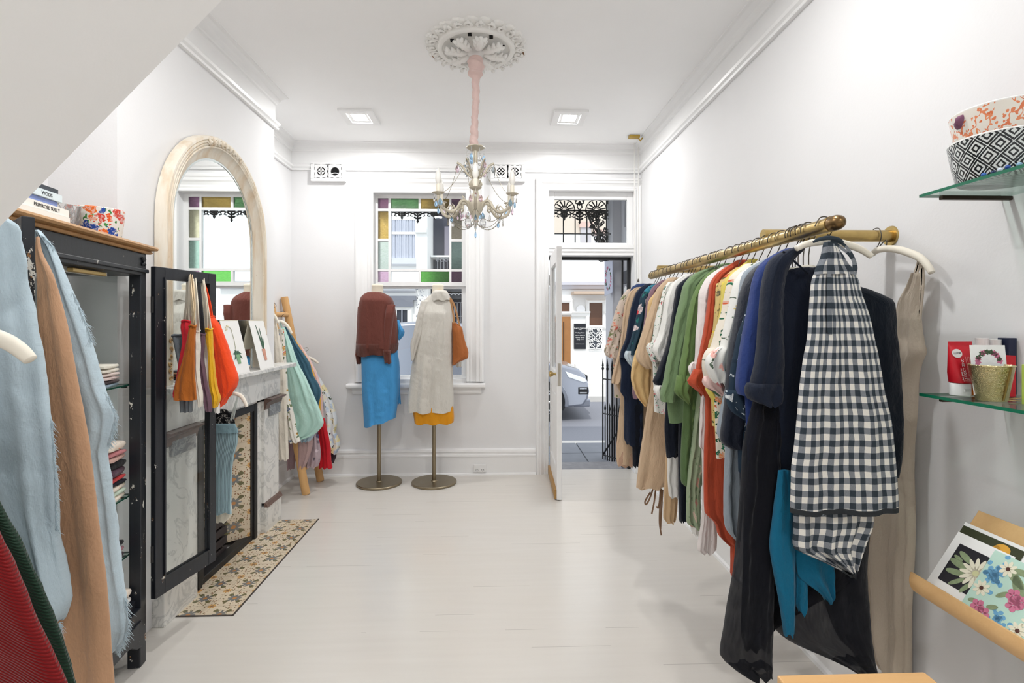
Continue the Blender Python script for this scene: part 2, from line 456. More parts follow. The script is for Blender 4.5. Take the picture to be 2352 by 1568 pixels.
# ================================================================== SETTING
YB = 4.965; XR = 1.40; XL = -1.909; XB = -1.62; ZC = 3.12; YN = -1.6
B1, B2 = 2.30, 3.90                       # chimney breast along Y
def wallmat(name, rgb, bsc=90):
    m = MT(name, .75, 0, .3); v = m.coord(); c = lin(rgb)
    m.col(m.mix(m.noise(v, 2.2, 4), mul(c, .965), mul(c, 1.02))); m.bump(m.noise(v, bsc, 4), .1, .004); return m.mat
WALL = wallmat('white_wall_paint', (229, 229, 230)); CEIL = wallmat('ceiling_paint', (249, 249, 249))
TRIM = plain('gloss_white_trim', (238, 238, 238), .35, 0, .02, 8, .05, .5)
def floor_mat():
    m = MT('painted_floorboards', .32, 0, .5); v = m.coord(); x, y, z = m.xyz(v)
    bw = .135; k = (y/bw); row = k.fl(); f = k.fr()
    rn = m.noise(m.comb(row*7.31, .5, .5), 1, 0)
    g = m.noise(m.scale(v, (1.6, 26, 1)), 1, 5, .6)
    spots = m.noise(v, 11, 5, .7)
    c = m.mix(g, lin((205, 202, 198)), lin((218, 216, 212)))
    c = m.mix(m.noise(v, 1.1, 3), c, m.mix(.6, c, lin((212, 203, 190))))
    gap = f.lt(.016)*m.noise(m.comb(x*.9+row*13.7, row, 0), 1.6, 2).gt(.56)
    wear = m.noise(m.scale(v, (5, 60, 1)), 1, 6, .75).gt(.73)
    c = m.mix(wear*.2, c, lin((170, 166, 160)))
    c = m.mix(gap*.55, c, lin((120, 114, 108)))
    c = m.mix(spots.gt(.8)*.5, c, lin((90, 84, 78)))
    m.col(c); m.setin('Roughness', m.noise(m.scale(v, (2, 14, 1)), 1, 4)*.18+.13)
    m.bump(f.lt(.012)*-1+g*.15, .2, .002); return m.mat
def tile_mat(name, ax, ay, cx=0, cy=0, T=.1524):
    """patterned hearth tiles: blue eight-petal flower per tile, ochre rosettes on the corners, sprigs"""
    m = MT(name, .3, 0, .5); v = m.coord(); q = m.xyz(v); x, y = q[ax], q[ay]
    def cell(ox, oy):
        u = ((x-cx)/T+ox).fr()-.5; w = ((y-cy)/T+oy).fr()-.5
        r = (u*u+w*w).sq(); a = w.at2(u); return u, w, r, a
    g = m.noise(v, 25, 4); c = m.mix(g, lin((206, 190, 164)), lin((228, 216, 194)))
    u, w, r, a = cell(0, 0)
    sp = m.vor(v, 78); sr, sg, sb = m.xyz(sp.outputs['Color'])
    sprig = S(m.nt, sp.outputs['Distance']).lt(.36)*sr.lt(.62)
    c = m.mix(sprig, c, m.mix(sg.gt(.5), lin((142, 96, 62)), lin((112, 104, 66))))
    leaf = r.lt((a*4+PI).cs()*.07+.31)*r.gt(.16)*(a*4+PI).cs().gt(.55)
    c = m.mix(leaf, c, lin((86, 88, 50)))
    fl = r.lt((a*8).cs()*.045+.19); c = m.mix(fl, c, m.mix(m.noise(v, 90, 2), lin((78, 88, 96)), lin((128, 134, 134))))
    c = m.mix(r.lt(.07), c, lin((186, 124, 62)))
    u, w, r, a = cell(.5, .5)
    yl = r.lt((a*8).cs()*.02+.125); c = m.mix(yl, c, m.mix((a*8).sn().gt(0), lin((196, 136, 62)), lin((214, 172, 98))))
    c = m.mix(r.lt(.05), c, lin((120, 72, 40)))
    gu = ((x-cx)/T).fr(); gw = ((y-cy)/T).fr(); grout = (gu.lt(.015)+gw.lt(.015)).mn(1)
    c = m.mix(grout*.6, c, lin((150, 136, 116)))
    c = m.mix(m.noise(v, 3, 4)*.35, c, lin((170, 150, 126)))
    m.col(c); return m.mat
o = struct(MB().box((XL-.3, YN-.2, -.12), (XR+.3, YB+.12, 0)).build('floor', floor_mat()))
o = struct(MB().box((XL-.3, YN-.2, ZC), (XR+.3, YB+.28, ZC+.2)).build('ceiling', CEIL))
WX0, WX1, WZ0, WZ1 = -1.137, -.272, .90, 2.655       # window opening
DX0, DX1, DZ1 = .512, 1.335, 2.69                      # door opening (with light above)
b = MB(); T0, T1 = YB, YB+.28
b.box((XL-.3, T0, -.12), (WX0, T1, ZC)); b.box((WX0, T0, -.12), (WX1, T1, WZ0)); b.box((WX0, T0, WZ1), (WX1, T1, ZC))
b.box((WX1, T0, -.12), (DX0, T1, ZC)); b.box((DX0, T0, DZ1), (DX1, T1, ZC)); b.box((DX1, T0, -.12), (XR+.3, T1, ZC))
b.box((DX0, T0+.12, -.12), (DX1, T1, -.015))
struct(b.build('wall_back', WALL))
struct(MB().box((XR, YN-.2, -.12), (XR+.3, YB, ZC)).build('wall_right', WALL))
struct(MB().box((XL-.3, YN-.2, -.12), (XL, YB, ZC)).build('wall_left', WALL))
struct(MB().box((XL, YN-.2, -.12), (XR, YN, ZC)).build('wall_front', WALL))
b = MB(); b.box((XL, B1, -.02), (XB, 2.81, ZC)); b.box((XL, 3.58, -.02), (XB, B2, ZC)); b.box((XL, 2.81, .95), (XB, 3.58, ZC)); b.box((XL, 2.81, -.02), (XL+.03, 3.58, .95))
struct(b.build('chimney_breast', WALL))
# staircase running up along the left wall
YS0 = .95
p0 = at(0, 520, Y=YS0); p1 = at(510, 0, Y=YS0); sl = (p1.z-p0.z)/(p1.x-p0.x)
zl = p0.z+(XL-p0.x)*sl; xt = p0.x+(ZC-p0.z)/sl
struct(MB().prism([(XL, max(zl, .0)), (xt, ZC), (XL, ZC)], (0, .05, 0), (1, 0, 0), (0, 0, 1), -(YS0-.05)).build('staircase_soffit', plain('stair_paint', (250, 250, 250), .8, 0, .02, 3, .08)))
# cornice + picture moulding, mitred round the room
prof = [(0, 2.862), (.022, 2.862), (.026, 2.874), (.016, 2.88), (.03, 2.892), (.034, 2.908), (.024, 2.918), (.006, 2.922), (.006, 3.035), (.016, 3.04), (.018, 3.052), (.028, 3.062), (.036, 3.085), (.056, 3.105), (.06, 3.108), (.075, 3.112), (.078, 3.125), (0, 3.125)]
path = [((XR, YN, 0), (-1, 0, 0)), ((XR, YB, 0), (-1, -1, 0)), ((XL, YB, 0), (1, -1, 0)), ((XL, B2, 0), (1, 1, 0)), ((XB, B2, 0), (1, 1, 0)), ((XB, B1, 0), (1, -1, 0)), ((XL, B1, 0), (1, -1, 0)), ((XL, YN, 0), (1, 0, 0))]
struct(MB().frame(prof, path, (0, 0, 1), closed=False).build('trim_1', TRIM))
bp = [(0, 0), (.03, 0), (.03, .165), (.036, .172), (.036, .188), (.026, .195), (.026, .21), (.034, .217), (.03, .236), (0, .243)]
qr = [(.03, 0), (.048, 0), (.044, .014), (.03, .02)]
def base(name, a, c, n):
    m = MB(); m.extrude(bp, a, c, n, (0, 0, 1)); m.extrude(qr, a, c, n, (0, 0, 1)); return struct(m.build(name, TRIM))
base('baseboard_back', (XL, YB, 0), (.39, YB, 0), (0, -1, 0)); base('baseboard_right', (XR, YN, 0), (XR, YB, 0), (-1, 0, 0))
base('baseboard_left', (XL, B2, 0), (XL, YB, 0), (1, 0, 0)); base('baseboard_alcove', (XL, B1, 0), (XL, YN, 0), (1, 0, 0))
base('baseboard_chimney', (XL, B2, 0), (XB, B2, 0), (0, 1, 0))
# ---- window 1 : casing, sashes, coloured panes, sill
cas = [(0, 0), (0, .03), (.012, .034), (.03, .022), (.045, .026), (.06, .02), (.085, .03), (.1, .042), (.125, .042), (.135, .05), (.155, .05), (.17, .036), (.17, 0)]
def casing(mb, x0, x1, z0, z1, w=1.0, bottom=False):
    P = [((x0, YB, z0), (-1, 0, 0 if not bottom else -1)), ((x0, YB, z1), (-1, 0, 1)), ((x1, YB, z1), (1, 0, 1)), ((x1, YB, z0), (1, 0, 0))]
    return mb.frame([(p*w, q) for p, q in cas], P, (0, -1, 0), closed=False)
win = struct(casing(MB(), WX0, WX1, WZ0-.02, WZ1).build('window_1', TRIM))
YS = YB+.10
px = lambda v: at(v, 700, Y=YS).x
pz = lambda v: at(960, v, Y=YS).z
cx_ = [px(v) for v in (869, 893, 898.6, 962, 967, 1032.5, 1037, 1061)]
rz = [pz(v) for v in (456.6, 480.7, 486, 549, 555, 618, 623.5, 647.7)]
b = MB()
def sashbars(mb, xs, zs, holes, y0, y1):
    """fills the grid cells not listed in holes"""
    for i in range(len(xs)-1):
        for j in range(len(zs)-1):
            if (i, j) not in holes: mb.box((xs[i], y0, zs[j+1]), (xs[i+1], y1, zs[j]))
gx = [WX0]+cx_+[WX1]; gz = [WZ1]+rz+[pz(657)]
holes = {(1, 1), (3, 1), (5, 1), (7, 1), (1, 3), (1, 5), (1, 7), (7, 3), (7, 5), (7, 7), (3, 7), (5, 7)}
holes |= {(i, j) for i in (3, 4, 5) for j in (3, 4, 5)}
sashbars(b, gx, gz, holes, YS-.02, YS+.02)
b.build('upper_sash', TRIM, win)
b = MB(); zl0, zl1 = pz(657)+.012, pz(862); x0, x1 = px(866), px(1060)
b.box((WX0, YS+.02, WZ0), (x0, YS+.055, zl0)); b.box((x1, YS+.02, WZ0), (WX1, YS+.055, zl0)); b.box((x0, YS+.02, WZ0), (x1, YS+.055, zl1)); b.box((x0, YS+.02, zl0-.035), (x1, YS+.055, zl0))
b.build('lower_sash', TRIM, win)
CLEAR = glass('clear_window_glass', (250, 252, 252), .06)
OLD = glass('old_clear_glass', (246, 250, 250), .07)
PUR = glass('purple_glass', (172, 124, 154), .12, .1, 1); GRN = glass('green_glass', (124, 182, 120), .12, .1, 1); AMB = glass('amber_glass', (214, 180, 96), .12, .1, 1)
AMB2 = glass('pale_amber_glass', (232, 216, 180), .1, .15, 1); SAGE = glass('sage_glass', (176, 208, 190), .1, .15, 1); PAL = glass('pale_green_glass', (214, 246, 216), .08, .1, 1)
PINK = glass('pink_glass', (240, 190, 214), .1, .1, 1); BGR = glass('bright_green_glass', (120, 205, 100), .12, .1, 1)
def pane(i, j, i2, j2, m, lab):
    o = MB().box((gx[i], YS-.003, gz[j2]), (gx[i2], YS+.003, gz[j])).build('pane', m, win); o['label'] = lab
pane(1, 1, 2, 2, PUR, 'purple textured glass pane'); pane(3, 1, 4, 2, GRN, 'green textured glass pane'); pane(5, 1, 6, 2, AMB, 'amber textured glass pane'); pane(7, 1, 8, 2, PUR, 'purple textured glass pane')
pane(1, 3, 2, 4, AMB, 'amber textured glass pane'); pane(1, 5, 2, 6, PAL, 'pale green glass pane'); pane(1, 7, 2, 8, PINK, 'pink glass pane')
pane(7, 3, 8, 4, AMB2, 'pale amber glass pane'); pane(7, 5, 8, 6, SAGE, 'sage green glass pane'); pane(7, 7, 8, 8, PUR, 'purple textured glass pane')
pane(3, 7, 4, 8, OLD, 'clear rippled glass pane'); pane(5, 7, 6, 8, BGR, 'bright green textured glass pane'); pane(3, 3, 6, 6, OLD, 'large clear glass pane')
o = MB().box((x0, YS+.034, zl1), (x1, YS+.04, zl0-.035)).build('pane', CLEAR, win); o['label'] = 'clear lower glass pane'
b = MB(); sp = [(0, .0), (.075, .0), (.09, .012), (.09, .034), (.078, .045), (0, .045)]
b.extrude(sp, (-1.376, YB, .822), (-.087, YB, .822), (0, -1, 0), (0, 0, 1))
b.extrude([(0, 0), (.02, 0), (.03, .02), (.03, .04), (.06, .06), (0, .06)], (-1.335, YB, .762), (-.125, YB, .762), (0, -1, 0), (0, 0, 1))
b.box((WX0, YB-.004, .80), (WX1, YS+.08, .902))
b.build('window_sill', TRIM, win, bevel=.004)
# ---- door frame, light above, open leaf
b = MB(); casing(b, DX0, DX1-.0, 0, DZ1, .7)
dtrim = struct(b.build('trim_2', TRIM))
w2 = MB(); YT = YB+.06; tz0, tz1 = at(1300, 565, Y=YT).z, DZ1
gx0, gx1 = at(1273, 500, Y=YT).x, at(1439, 500, Y=YT).x; gz1, gz0 = at(1350, 459, Y=YT).z, at(1350, 558, Y=YT).z
w2.box((DX0, YT-.02, tz0), (gx0, YT+.02, tz1)); w2.box((gx1, YT-.02, tz0), (DX1, YT+.02, tz1)); w2.box((gx0, YT-.02, gz1), (gx1, YT+.02, tz1)); w2.box((gx0, YT-.02, tz0), (gx1, YT+.02, gz0))
w2 = struct(w2.build('window_2', TRIM, bevel=.003))
MB().box((gx0, YT-.003, gz0), (gx1, YT+.003, gz1)).build('pane', CLEAR, w2)
b = MB(); zt = 2.06
b.extrude([(0, 0), (.012, 0), (.012, .03), (.022, .035), (.022, .06), (.03, .065), (.03, .1), (0, .1)], (DX0, YB+.02, zt+.02), (DX1, YB+.02, zt+.02), (0, -1, 0), (0, 0, 1))
b.box((DX0, YB+.02, zt+.015), (DX1, YB+.16, tz0)); struct(b.build('trim_3', TRIM))
BLK = plain('satin_black_metal', (24, 24, 27), .45, 0, .1, 12)
b = MB(); b.box((DX0, YB+.12, zt-.012), (DX1, YB+.16, zt+.015)); b.box((DX1-.03, YB+.12, 0), (DX1, YB+.16, zt)); b.box((DX0, YB+.1, 0), (DX0+.012, YB+.16, zt)); b.box((DX1-.075, YB+.17, 0), (DX1-.06, YB+.2, zt))
struct(b.build('door_frame_rebate', BLK))
# leaf
b = MB()
lw, lt, lh = .765, .04, 2.048
Mx = Matrix.Translation((.525, YB-.005, .008))@Matrix.Rotation(math.radians(-90-1.8), 4, 'Z')
def lb(mb, u0, u1, z0, z1, n0=0, n1=lt): mb.box((u0, n0, z0), (u1, n1, z1), Mx)
for a in ((0, .11, 0, lh), (lw-.11, lw, 0, lh), (.11, lw-.11, 0, .24), (.11, lw-.11, .86, 1.02), (.11, lw-.11, lh-.12, lh)): lb(b, *a)
d1 = struct(b.build('door_1', TRIM, bevel=.003))
b = MB(); lb(b, .11, lw-.11, .24, .86, .012, .028); lb(b, .15, lw-.15, .28, .82, .007, .033); b.build('panel', TRIM, d1, bevel=.004)
b = MB(); lb(b, .11, lw-.11, 1.02, lh-.12, .017, .023); b.build('pane', CLEAR, d1)
b = MB(); BR = metal('aged_brass', (186, 160, 108), .35)
lb(b, lw-.003, lw+.003, .92, 1.1, .008, .032); o = b.build('lock_plate', metal('dull_nickel', (190, 186, 176), .35), d1)
b = MB(); kb = Mx@Vector((lw-.06, lt, 1.01)); kn = (Mx.to_3x3()@Vector((0, 1, 0)))
kb2 = Mx@Vector((lw-.06, 0, 1.01)); b.tube([kb2, kb2-kn*.02, kb2-kn*.03, kb2-kn*.045, kb2-kn*.055, kb2-kn*.06], [.012, .01, .018, .026, .024, .008], 16)
b.build('door_knob', BR, d1, smooth=50)
for z in (.25, 1.78):
    b = MB(); lb(b, -.012, .004, z, z+.1, -.006, .006); b.build('hinge', plain('painted_hinge', (226, 224, 220), .4), d1)
b = MB(); lb(b, .02, lw-.02, .002, .075, -.018, 0); b.build('draught_strip', wood('strip_wood', (150, 112, 62), (198, 158, 96), 1, 1), d1)
# ---- hearth
HE = MB().box((-1.60, 2.62, -.01), (-1.292, 3.862, .003)); hearth = HE.build('hearth', tile_mat('hearth_tiles', 0, 1, -.14, .07)); struct(hearth); hearth['label'] = 'patterned tile hearth set in the floor'
b = MB(); b.box((-1.292, 2.612, -.01), (-1.284, 3.87, .004)); b.box((-1.6, 2.612, -.01), (-1.29, 2.62, .004)); struct(b.build('trim_4', plain('dark_wood_edge', (70, 62, 56), .6)))
# ---- vents, socket, ceiling lights
VD = plain('vent_shadow', (12, 13, 15), .9)
def vent(xa, za, xb, zb, broken, lab):
    t = thing('air_vent', lab, 'vent', ((xa+xb)/2, YB-.012, zb), 'air vents high on the back wall')
    W, H = xb-xa, za-zb; Y0 = YB-.026
    fr = MB(); e = .022
    fr.box((xa-.02, Y0-.022, zb-.02), (xb+.02, YB, zb+.008)); fr.box((xa-.02, Y0-.022, za-.008), (xb+.02, YB, za+.012)); fr.box((xa-.02, Y0-.022, zb), (xa+.012, YB, za)); fr.box((xb-.012, Y0-.022, zb), (xb+.02, YB, za))
    fr.build('frame', TRIM, t, bevel=.003)
    MB().box((xa, Y0-.006, zb), (xb, Y0-.004, za)).build('dark_backing', VD, t)
    for h in (0, 1):
        g = MB(); cx = xa+W*(.27+.46*h); cz = (za+zb)/2; O = (cx, Y0-.016, cz); U = (1, 0, 0); V = (0, 0, 1)
        R = H*.5; ring = lambda r, n=28: [(r*math.cos(2*PI*k/n), r*math.sin(2*PI*k/n)) for k in range(n)]
        # square surround with pierced border
        for s in (-1, 1):
            g.box((cx-R*.95, Y0-.018, cz+s*R*.66-.008), (cx+R*.95, Y0-.008, cz+s*R*.66+.008)); g.box((cx+s*R*.66-.008, Y0-.018, cz-R*.95), (cx+s*R*.66+.008, Y0-.008, cz+R*.95))
            g.box((cx-R*.98, Y0-.018, cz+s*R*.93-.006), (cx+R*.98, Y0-.008, cz+s*R*.93+.006)); g.box((cx+s*R*.93-.006, Y0-.018, cz-R*.98), (cx+s*R*.93+.006, Y0-.008, cz+R*.98))
        for k in range(8):
            q = k*PI/4; x, z = cx+R*.8*math.cos(q)*(1 if k % 2 == 0 else 1.12), cz+R*.8*math.sin(q)*(1 if k % 2 == 0 else 1.12)
            g.box((x-.011, Y0-.019, z-.011), (x+.011, Y0-.008, z+.011))
        for s in (-1, 1):
            for s2 in (-1, 1): g.box((cx+s*R*.56-.012, Y0-.0165, cz+s2*R*.56-.012), (cx+s*R*.56+.012, Y0-.008, cz+s2*R*.56+.012))
        g.strip(ring(R*.6), R*.11, O, U, V, -.01, True)
        if not (broken and h):
            g.strip(ring(R*.22, 16), R*.34, O, U, V, -.009, True)
            for k in range(4): g.strip([(R*.1*math.cos(k*PI/2), R*.1*math.sin(k*PI/2)), (R*.6*math.cos(k*PI/2), R*.6*math.sin(k*PI/2))], R*.16, O, U, V, -.009)
        else:
            g.strip([(R*.5*math.cos(q), -R*.42+R*.22*math.sin(q)) for q in (0, .5, 1, 1.5, 2, 2.6, 3.1)], R*.1, O, U, V, -.009)
        g.build('grille', TRIM, t)
vent(-1.69, 2.918, -1.413, 2.772, True, 'white pierced air vent left of the window, its right rosette broken out')
vent(-.018, 2.93, .268, 2.785, False, 'white pierced air vent above between window and door, both rosettes whole')
t = thing('power_outlet', 'white double power outlet on the back wall skirting', 'power outlet', (-.138, YB-.036, .03))
b = MB().box((-.198, YB-.046, .03), (-.078, YB-.036, .105)); b.build('face_plate', plain('outlet_plastic', (236, 236, 236), .3), t, bevel=.003)
b = MB()
for x in (-.165, -.112):
    for dx, dz, r in ((-.009, .052, .5), (.009, .052, -.5), (0, .04, 0)):
        M = Matrix.Translation((x+dx, YB-.0465, dz+.0))@Matrix.Rotation(r, 4, 'Y'); b.box((-.0015, -.001, -.005), (.0015, .001, .005), M)
b.build('socket_slots', VD, t)
for x in (-.182, -.094): MB().tube([(x, YB-.046, .088), (x, YB-.05, .088)], .008, 14).build('switch', plain('outlet_plastic', (236, 236, 236), .3), t)
LED = emit('downlight_diffuser', (255, 253, 250), 30)
PANW = plain('light_panel_white', (242, 242, 242), .5, 0, .01)
def downlight(x, y, lab, e=13, grp='square recessed ceiling lights'):
    t = thing('recessed_ceiling_light', lab, 'ceiling light', (x, y, ZC-.012), grp)
    b = MB(); z = ZC
    P = lambda h: [((x-h, y-h*1.2, 0), (-1, -1, 0)), ((x+h, y-h*1.2, 0), (1, -1, 0)), ((x+h, y+h*1.2, 0), (1, 1, 0)), ((x-h, y+h*1.2, 0), (-1, 1, 0))]
    b.frame([(0, z-.02), (.055, z-.02), (.055, z+.001), (0, z+.001)], P(.082), (0, 0, 1))
    b.build('outer_panel', PANW, t, bevel=.003)
    b = MB(); b.frame([(0, z-.012), (.024, z-.012), (.024, z+.001), (0, z+.001)], P(.056), (0, 0, 1)); b.build('inner_trim', PANW, t)
    MB().box((x-.057, y-.068, z-.009), (x+.057, y+.068, z-.006)).build('diffuser', LED, t)
    l = bpy.data.lights.new('downlight_lamp', 'AREA'); l.shape = 'RECTANGLE'; l.size = .11; l.size_y = .13; l.energy = e; l.color = (1, .995, .985); l.spread = math.radians(180)
    lo = bpy.data.objects.new('downlight_lamp', l); COL.objects.link(lo); lo.location = (x, y, z-.014)
downlight(-1.1, 4.3, 'square ceiling downlight left of the chandelier'); downlight(.61, 4.26, 'square ceiling downlight right of the chandelier')
for x, y, e_ in ((-.9, 1.75, 15), (.55, 1.75, 12), (-.55, -.5, 16), (.6, -.5, 14)): downlight(x, y, 'unseen square ceiling downlight overhead, added as fill light', e_)  # unseen downlights added overhead and behind the camera to brighten the room
# ---- blind cords by the door corner
t = thing('pull_cord', 'two thin white cords hanging from a brass bracket beside the door', 'cord', (1.33, YB-.12, 1.86))
a = at(1457, 318, Y=YB-.1); b_ = at(1457, 600, Y=YB-.1); c = at(1466, 640, Y=YB-.07); d = at(1466, 330, Y=YB-.07)
CORD = plain('cord_white', (232, 230, 226), .7)
MB().tube([a, b_], .003, 6).build('cord', CORD, t); MB().tube([d, c], .003, 6).build('cord', CORD, t)
MB().tube([c, c-Vector((0, 0, .012)), c-Vector((0, 0, .03))], [.003, .008, .011], 10).build('cord_bob', plain('bob_dark', (80, 74, 66), .5), t)
bz = at(1458, 314, Z=ZC-.01)
b = MB(); b.box((bz.x-.055, bz.y-.03, ZC-.025), (bz.x+.04, bz.y+.02, ZC+.0)); b.tube([(bz.x+.03, bz.y, ZC-.02), (bz.x+.05, bz.y, ZC-.045), (bz.x+.07, bz.y, ZC-.02)], .007, 8)
b.build('bracket', metal('bracket_brass', (196, 164, 84), .35), t, bevel=.003)
# ================================================================== FIREPLACE
MAR = marble('white_grey_marble', (224, 223, 219), (170, 172, 170), 4); MARD = marble('brown_marble', (110, 88, 80), (70, 56, 52), 9); MARG = marble('grey_marble', (128, 130, 132), (196, 196, 196), 7)
fp = thing('fireplace', 'grey-veined marble fireplace with black cast iron insert on the left wall', 'fireplace', (XB, 3.2, 0))
PF = -1.575                                       # pilaster face
def pil(y0, y1):
    t = MB()
    t.box((XB, y0, .2), (PF, y1, .90)); p = t.build('pilaster', MAR, fp, bevel=.003)
    MB().box((XB, y0-.012, 0), (PF+.014, y1+.012, .175)).build('plinth', MAR, p, bevel=.003)
    b = MB(); b.extrude([(0, .175), (.012+.014, .175), (.014, .2), (0, .205)], (PF, y0-.008, 0), (PF, y1+.008, 0), (1, 0, 0), (0, 0, 1)); b.build('base_band', MARD, p)
    c = MB(); c.extrude([(0, .84), (.012, .85), (.022, .89), (.05, .905), (.05, .915), (0, .92)], (PF, y0-.012, 0), (PF, y1+.012, 0), (1, 0, 0), (0, 0, 1)); c.build('capital', MARD, p)
    MB().box((PF-.01, y0+.05, .79), (PF+.016, y1-.005, .885)).build('capital_block', MARG, p, bevel=.003)
pil(2.535, 2.79); pil(3.635, 3.87)
b = MB(); b.box((XB, 2.79, 0), (PF-.02, 2.86, .92)); b.box((XB, 3.56, 0), (PF-.02, 3.635, .92)); b.box((XB, 2.79, .90), (PF-.02, 3.635, .92)); b.build('inner_slip', MAR, fp)
MB().box((XB, 2.535, .92), (PF+.012, 3.87, 1.10)).build('frieze', MAR, fp, bevel=.003)
b = MB(); b.extrude([(0, 1.10), (.03, 1.10), (.03, 1.112), (.135, 1.112), (.138, 1.116), (.138, 1.136), (.134, 1.14), (0, 1.14)], (XB+.001, 2.44, 0), (XB+.001, 3.965, 0), (1, 0, 0), (0, 0, 1)); b.build('mantel_shelf', MAR, fp, bevel=.002)
CI = plain('cast_iron_black', (22, 22, 24), .5, 0, .25, 18, .1, .5)
ins = MB()
for lo, hi in (((-1.64, 2.86, 0), (-1.588, 2.90, .9)), ((-1.64, 3.515, 0), (-1.588, 3.56, .9)), ((-1.64, 2.9, .855), (-1.588, 3.515, .9))): ins.box(lo, hi)
for y in (2.915, 3.492): ins.box((-1.66, y-.007, .03), (-1.596, y+.013, .86))
ins.box((-1.66, 2.9, .0), (-1.6, 3.515, .04))
insert = ins.build('insert_frame', CI, fp, bevel=.004)
TP = tile_mat('cheek_tiles', 0, 2, .02, .05)
def cheek(y0, y1):
    """splayed tiled side of the fire opening"""
    b = MB(); b.add([(-1.598, y0, .04), (-1.598, y0, .855), (-1.80, y1, .855), (-1.80, y1, .04)], [(0, 1, 2, 3)]); b.add([(-1.60, y0+(.004 if y1 < y0 else -.004), .04), (-1.60, y0+(.004 if y1 < y0 else -.004), .855), (-1.82, y1, .855), (-1.82, y1, .04)], [(3, 2, 1, 0)])
    return b.build('tiled_cheek', TP, insert)
cheek(3.49, 3.29); cheek(2.925, 3.125)
b = MB(); b.box((-1.86, 3.11, .04), (-1.80, 3.30, .5)); b.box((-1.86, 3.11, .5), (-1.80, 3.3, .86)); b.build('fire_back', CI, insert)
# slatted dark crate standing on the hearth
CW = wood('charred_wood', (34, 30, 30), (74, 66, 66), 1, 1, .8)
cr = thing('slatted_crate', 'dark slatted crate standing inside the fire opening beside the tiled cheek', 'crate', (-1.72, 3.17, .003))
cx0, cx1, cy0, cy1 = -1.77, -1.665, 3.04, 3.31
for k in range(4): MB().box((cx1-.012, cy0, .012+.062*k), (cx1, cy1, .012+.062*k+.045)).build('slat', CW, cr, bevel=.002)
for k in range(4): MB().box((cx0, cy1-.012, .012+.062*k), (cx1-.012, cy1, .012+.062*k+.045)).build('slat', CW, cr, bevel=.002)
for x, y in ((cx1-.035, cy0+.01), (cx1-.035, cy1-.034), (cx0+.01, cy1-.034)): MB().box((x, y, .003), (x+.022, y+.022, .255)).build('corner_post', CW, cr, bevel=.002)
MB().box((cx0, cy0, .02), (cx1-.012, cy1-.012, .03)).build('bottom', CW, cr)
# ================================================================== MIRROR
mir = thing('arched_mirror', 'tall arched mirror in a distressed cream frame standing on the mantel', 'mirror', (-1.585, 3.09, 1.14))
def antique(name='distressed_cream'):
    m = MT(name, .55, 0, .35); v = m.coord(); n = m.noise(m.scale(v, (14, 14, 3)), 1, 5, .65); r = m.noise(v, 40, 4, .7)
    c = m.mix(n, lin((222, 212, 194)), lin((240, 234, 222))); st_ = m.noise(m.scale(v, (9, 9, 1.6)), 1, 5, .6); c = m.mix(((st_-.47)*3.5).mx(0).mn(.75), c, lin((206, 176, 136))); c = m.mix(r.gt(.69)*.5, c, lin((186, 150, 104))); m.col(c); m.bump(r, .2, .003); return m.mat
ANT = antique(); ANTD = plain('worn_gold_edge', (190, 152, 98), .6, 0, .3, 30, .2)
MTilt = Matrix.Translation((XB+.006, 3.09, 1.141))@Matrix.Rotation(math.radians(0), 4, 'Y')
RO, HS = .555, .80
def arch_path(r, n=28, z0=0.0):
    p = [((-r, z0), (-1, 0))]
    p += [((-r, HS), (-1, 0))]
    for k in range(1, n): a = PI-PI*k/n; p.append(((r*math.cos(a), HS+r*math.sin(a)), (math.cos(a), math.sin(a))))
    p += [((r, HS), (1, 0)), ((r, z0), (1, 0))]
    return p
def arch(prof, r):
    b = MB(); path = arch_path(r); n = len(prof); vs = []
    for (y, z), (oy, oz) in path:
        for p, q in prof: vs.append(MTilt@Vector((q, y+oy*p, z+oz*p)))
    m = len(path)
    fs = [(i*n+k, i*n+(k+1) % n, (i+1)*n+(k+1) % n, (i+1)*n+k) for i in range(m-1) for k in range(n)]
    fs += [tuple(range(n-1, -1, -1)), tuple((m-1)*n+k for k in range(n))]
    b.add(vs, fs); return b
fprof = [(0, .0), (0, .012), (.006, .016), (.03, .024), (.05, .04), (.056, .05), (.062, .052), (.066, .046), (.07, .052), (.076, .054), (.08, .047), (.084, .054), (.092, .055), (.096, .048), (.1, .054), (.112, .054), (.118, .046), (.12, .0)]
arch(fprof, RO-.12).build('frame', ANT, mir, smooth=40)
b = MB(); rr = RO-.115; pl = [MTilt@Vector((.008, y, z)) for (y, z), _ in arch_path(rr, 40)]; b.add(pl, [tuple(range(len(pl)))])
SIL = MT('silvered_mirror', .0, 1.0); SIL.col((.93, .95, .94)); b.build('mirror_glass', SIL.mat, mir)
arch([(0, .009), (.0, .011), (.016, .011), (.016, .009)], RO-.132).build('bevelled_edge', metal('bevel_glint', (225, 232, 232), .12), mir)
b = MB(); rnd = random.Random(3)
def scroll(b, y, z, s, ang, x=.056):
    pts = [MTilt@Vector((x, y+math.cos(ang+t*.9)*s*(1-t/7)*1.0, z+math.sin(ang+t*.9)*s*(1-t/7))) for t in [k*.35 for k in range(20)]]
    b.tube(pts, .0035, 6)
for k in range(9):
    a = PI*.5-.34+k*.085; y, z = (RO-.035)*math.cos(a), HS+(RO-.035)*math.sin(a); scroll(b, y, z, .017, a+k)
    b.tube([MTilt@Vector((.052, y+.02*math.cos(a), z+.02*math.sin(a))), MTilt@Vector((.064, y, z)), MTilt@Vector((.052, y-.02*math.cos(a), z-.02*math.sin(a)))], [.004, .01, .004], 8)
b.build('crest_carving', ANT, mir, smooth=True)
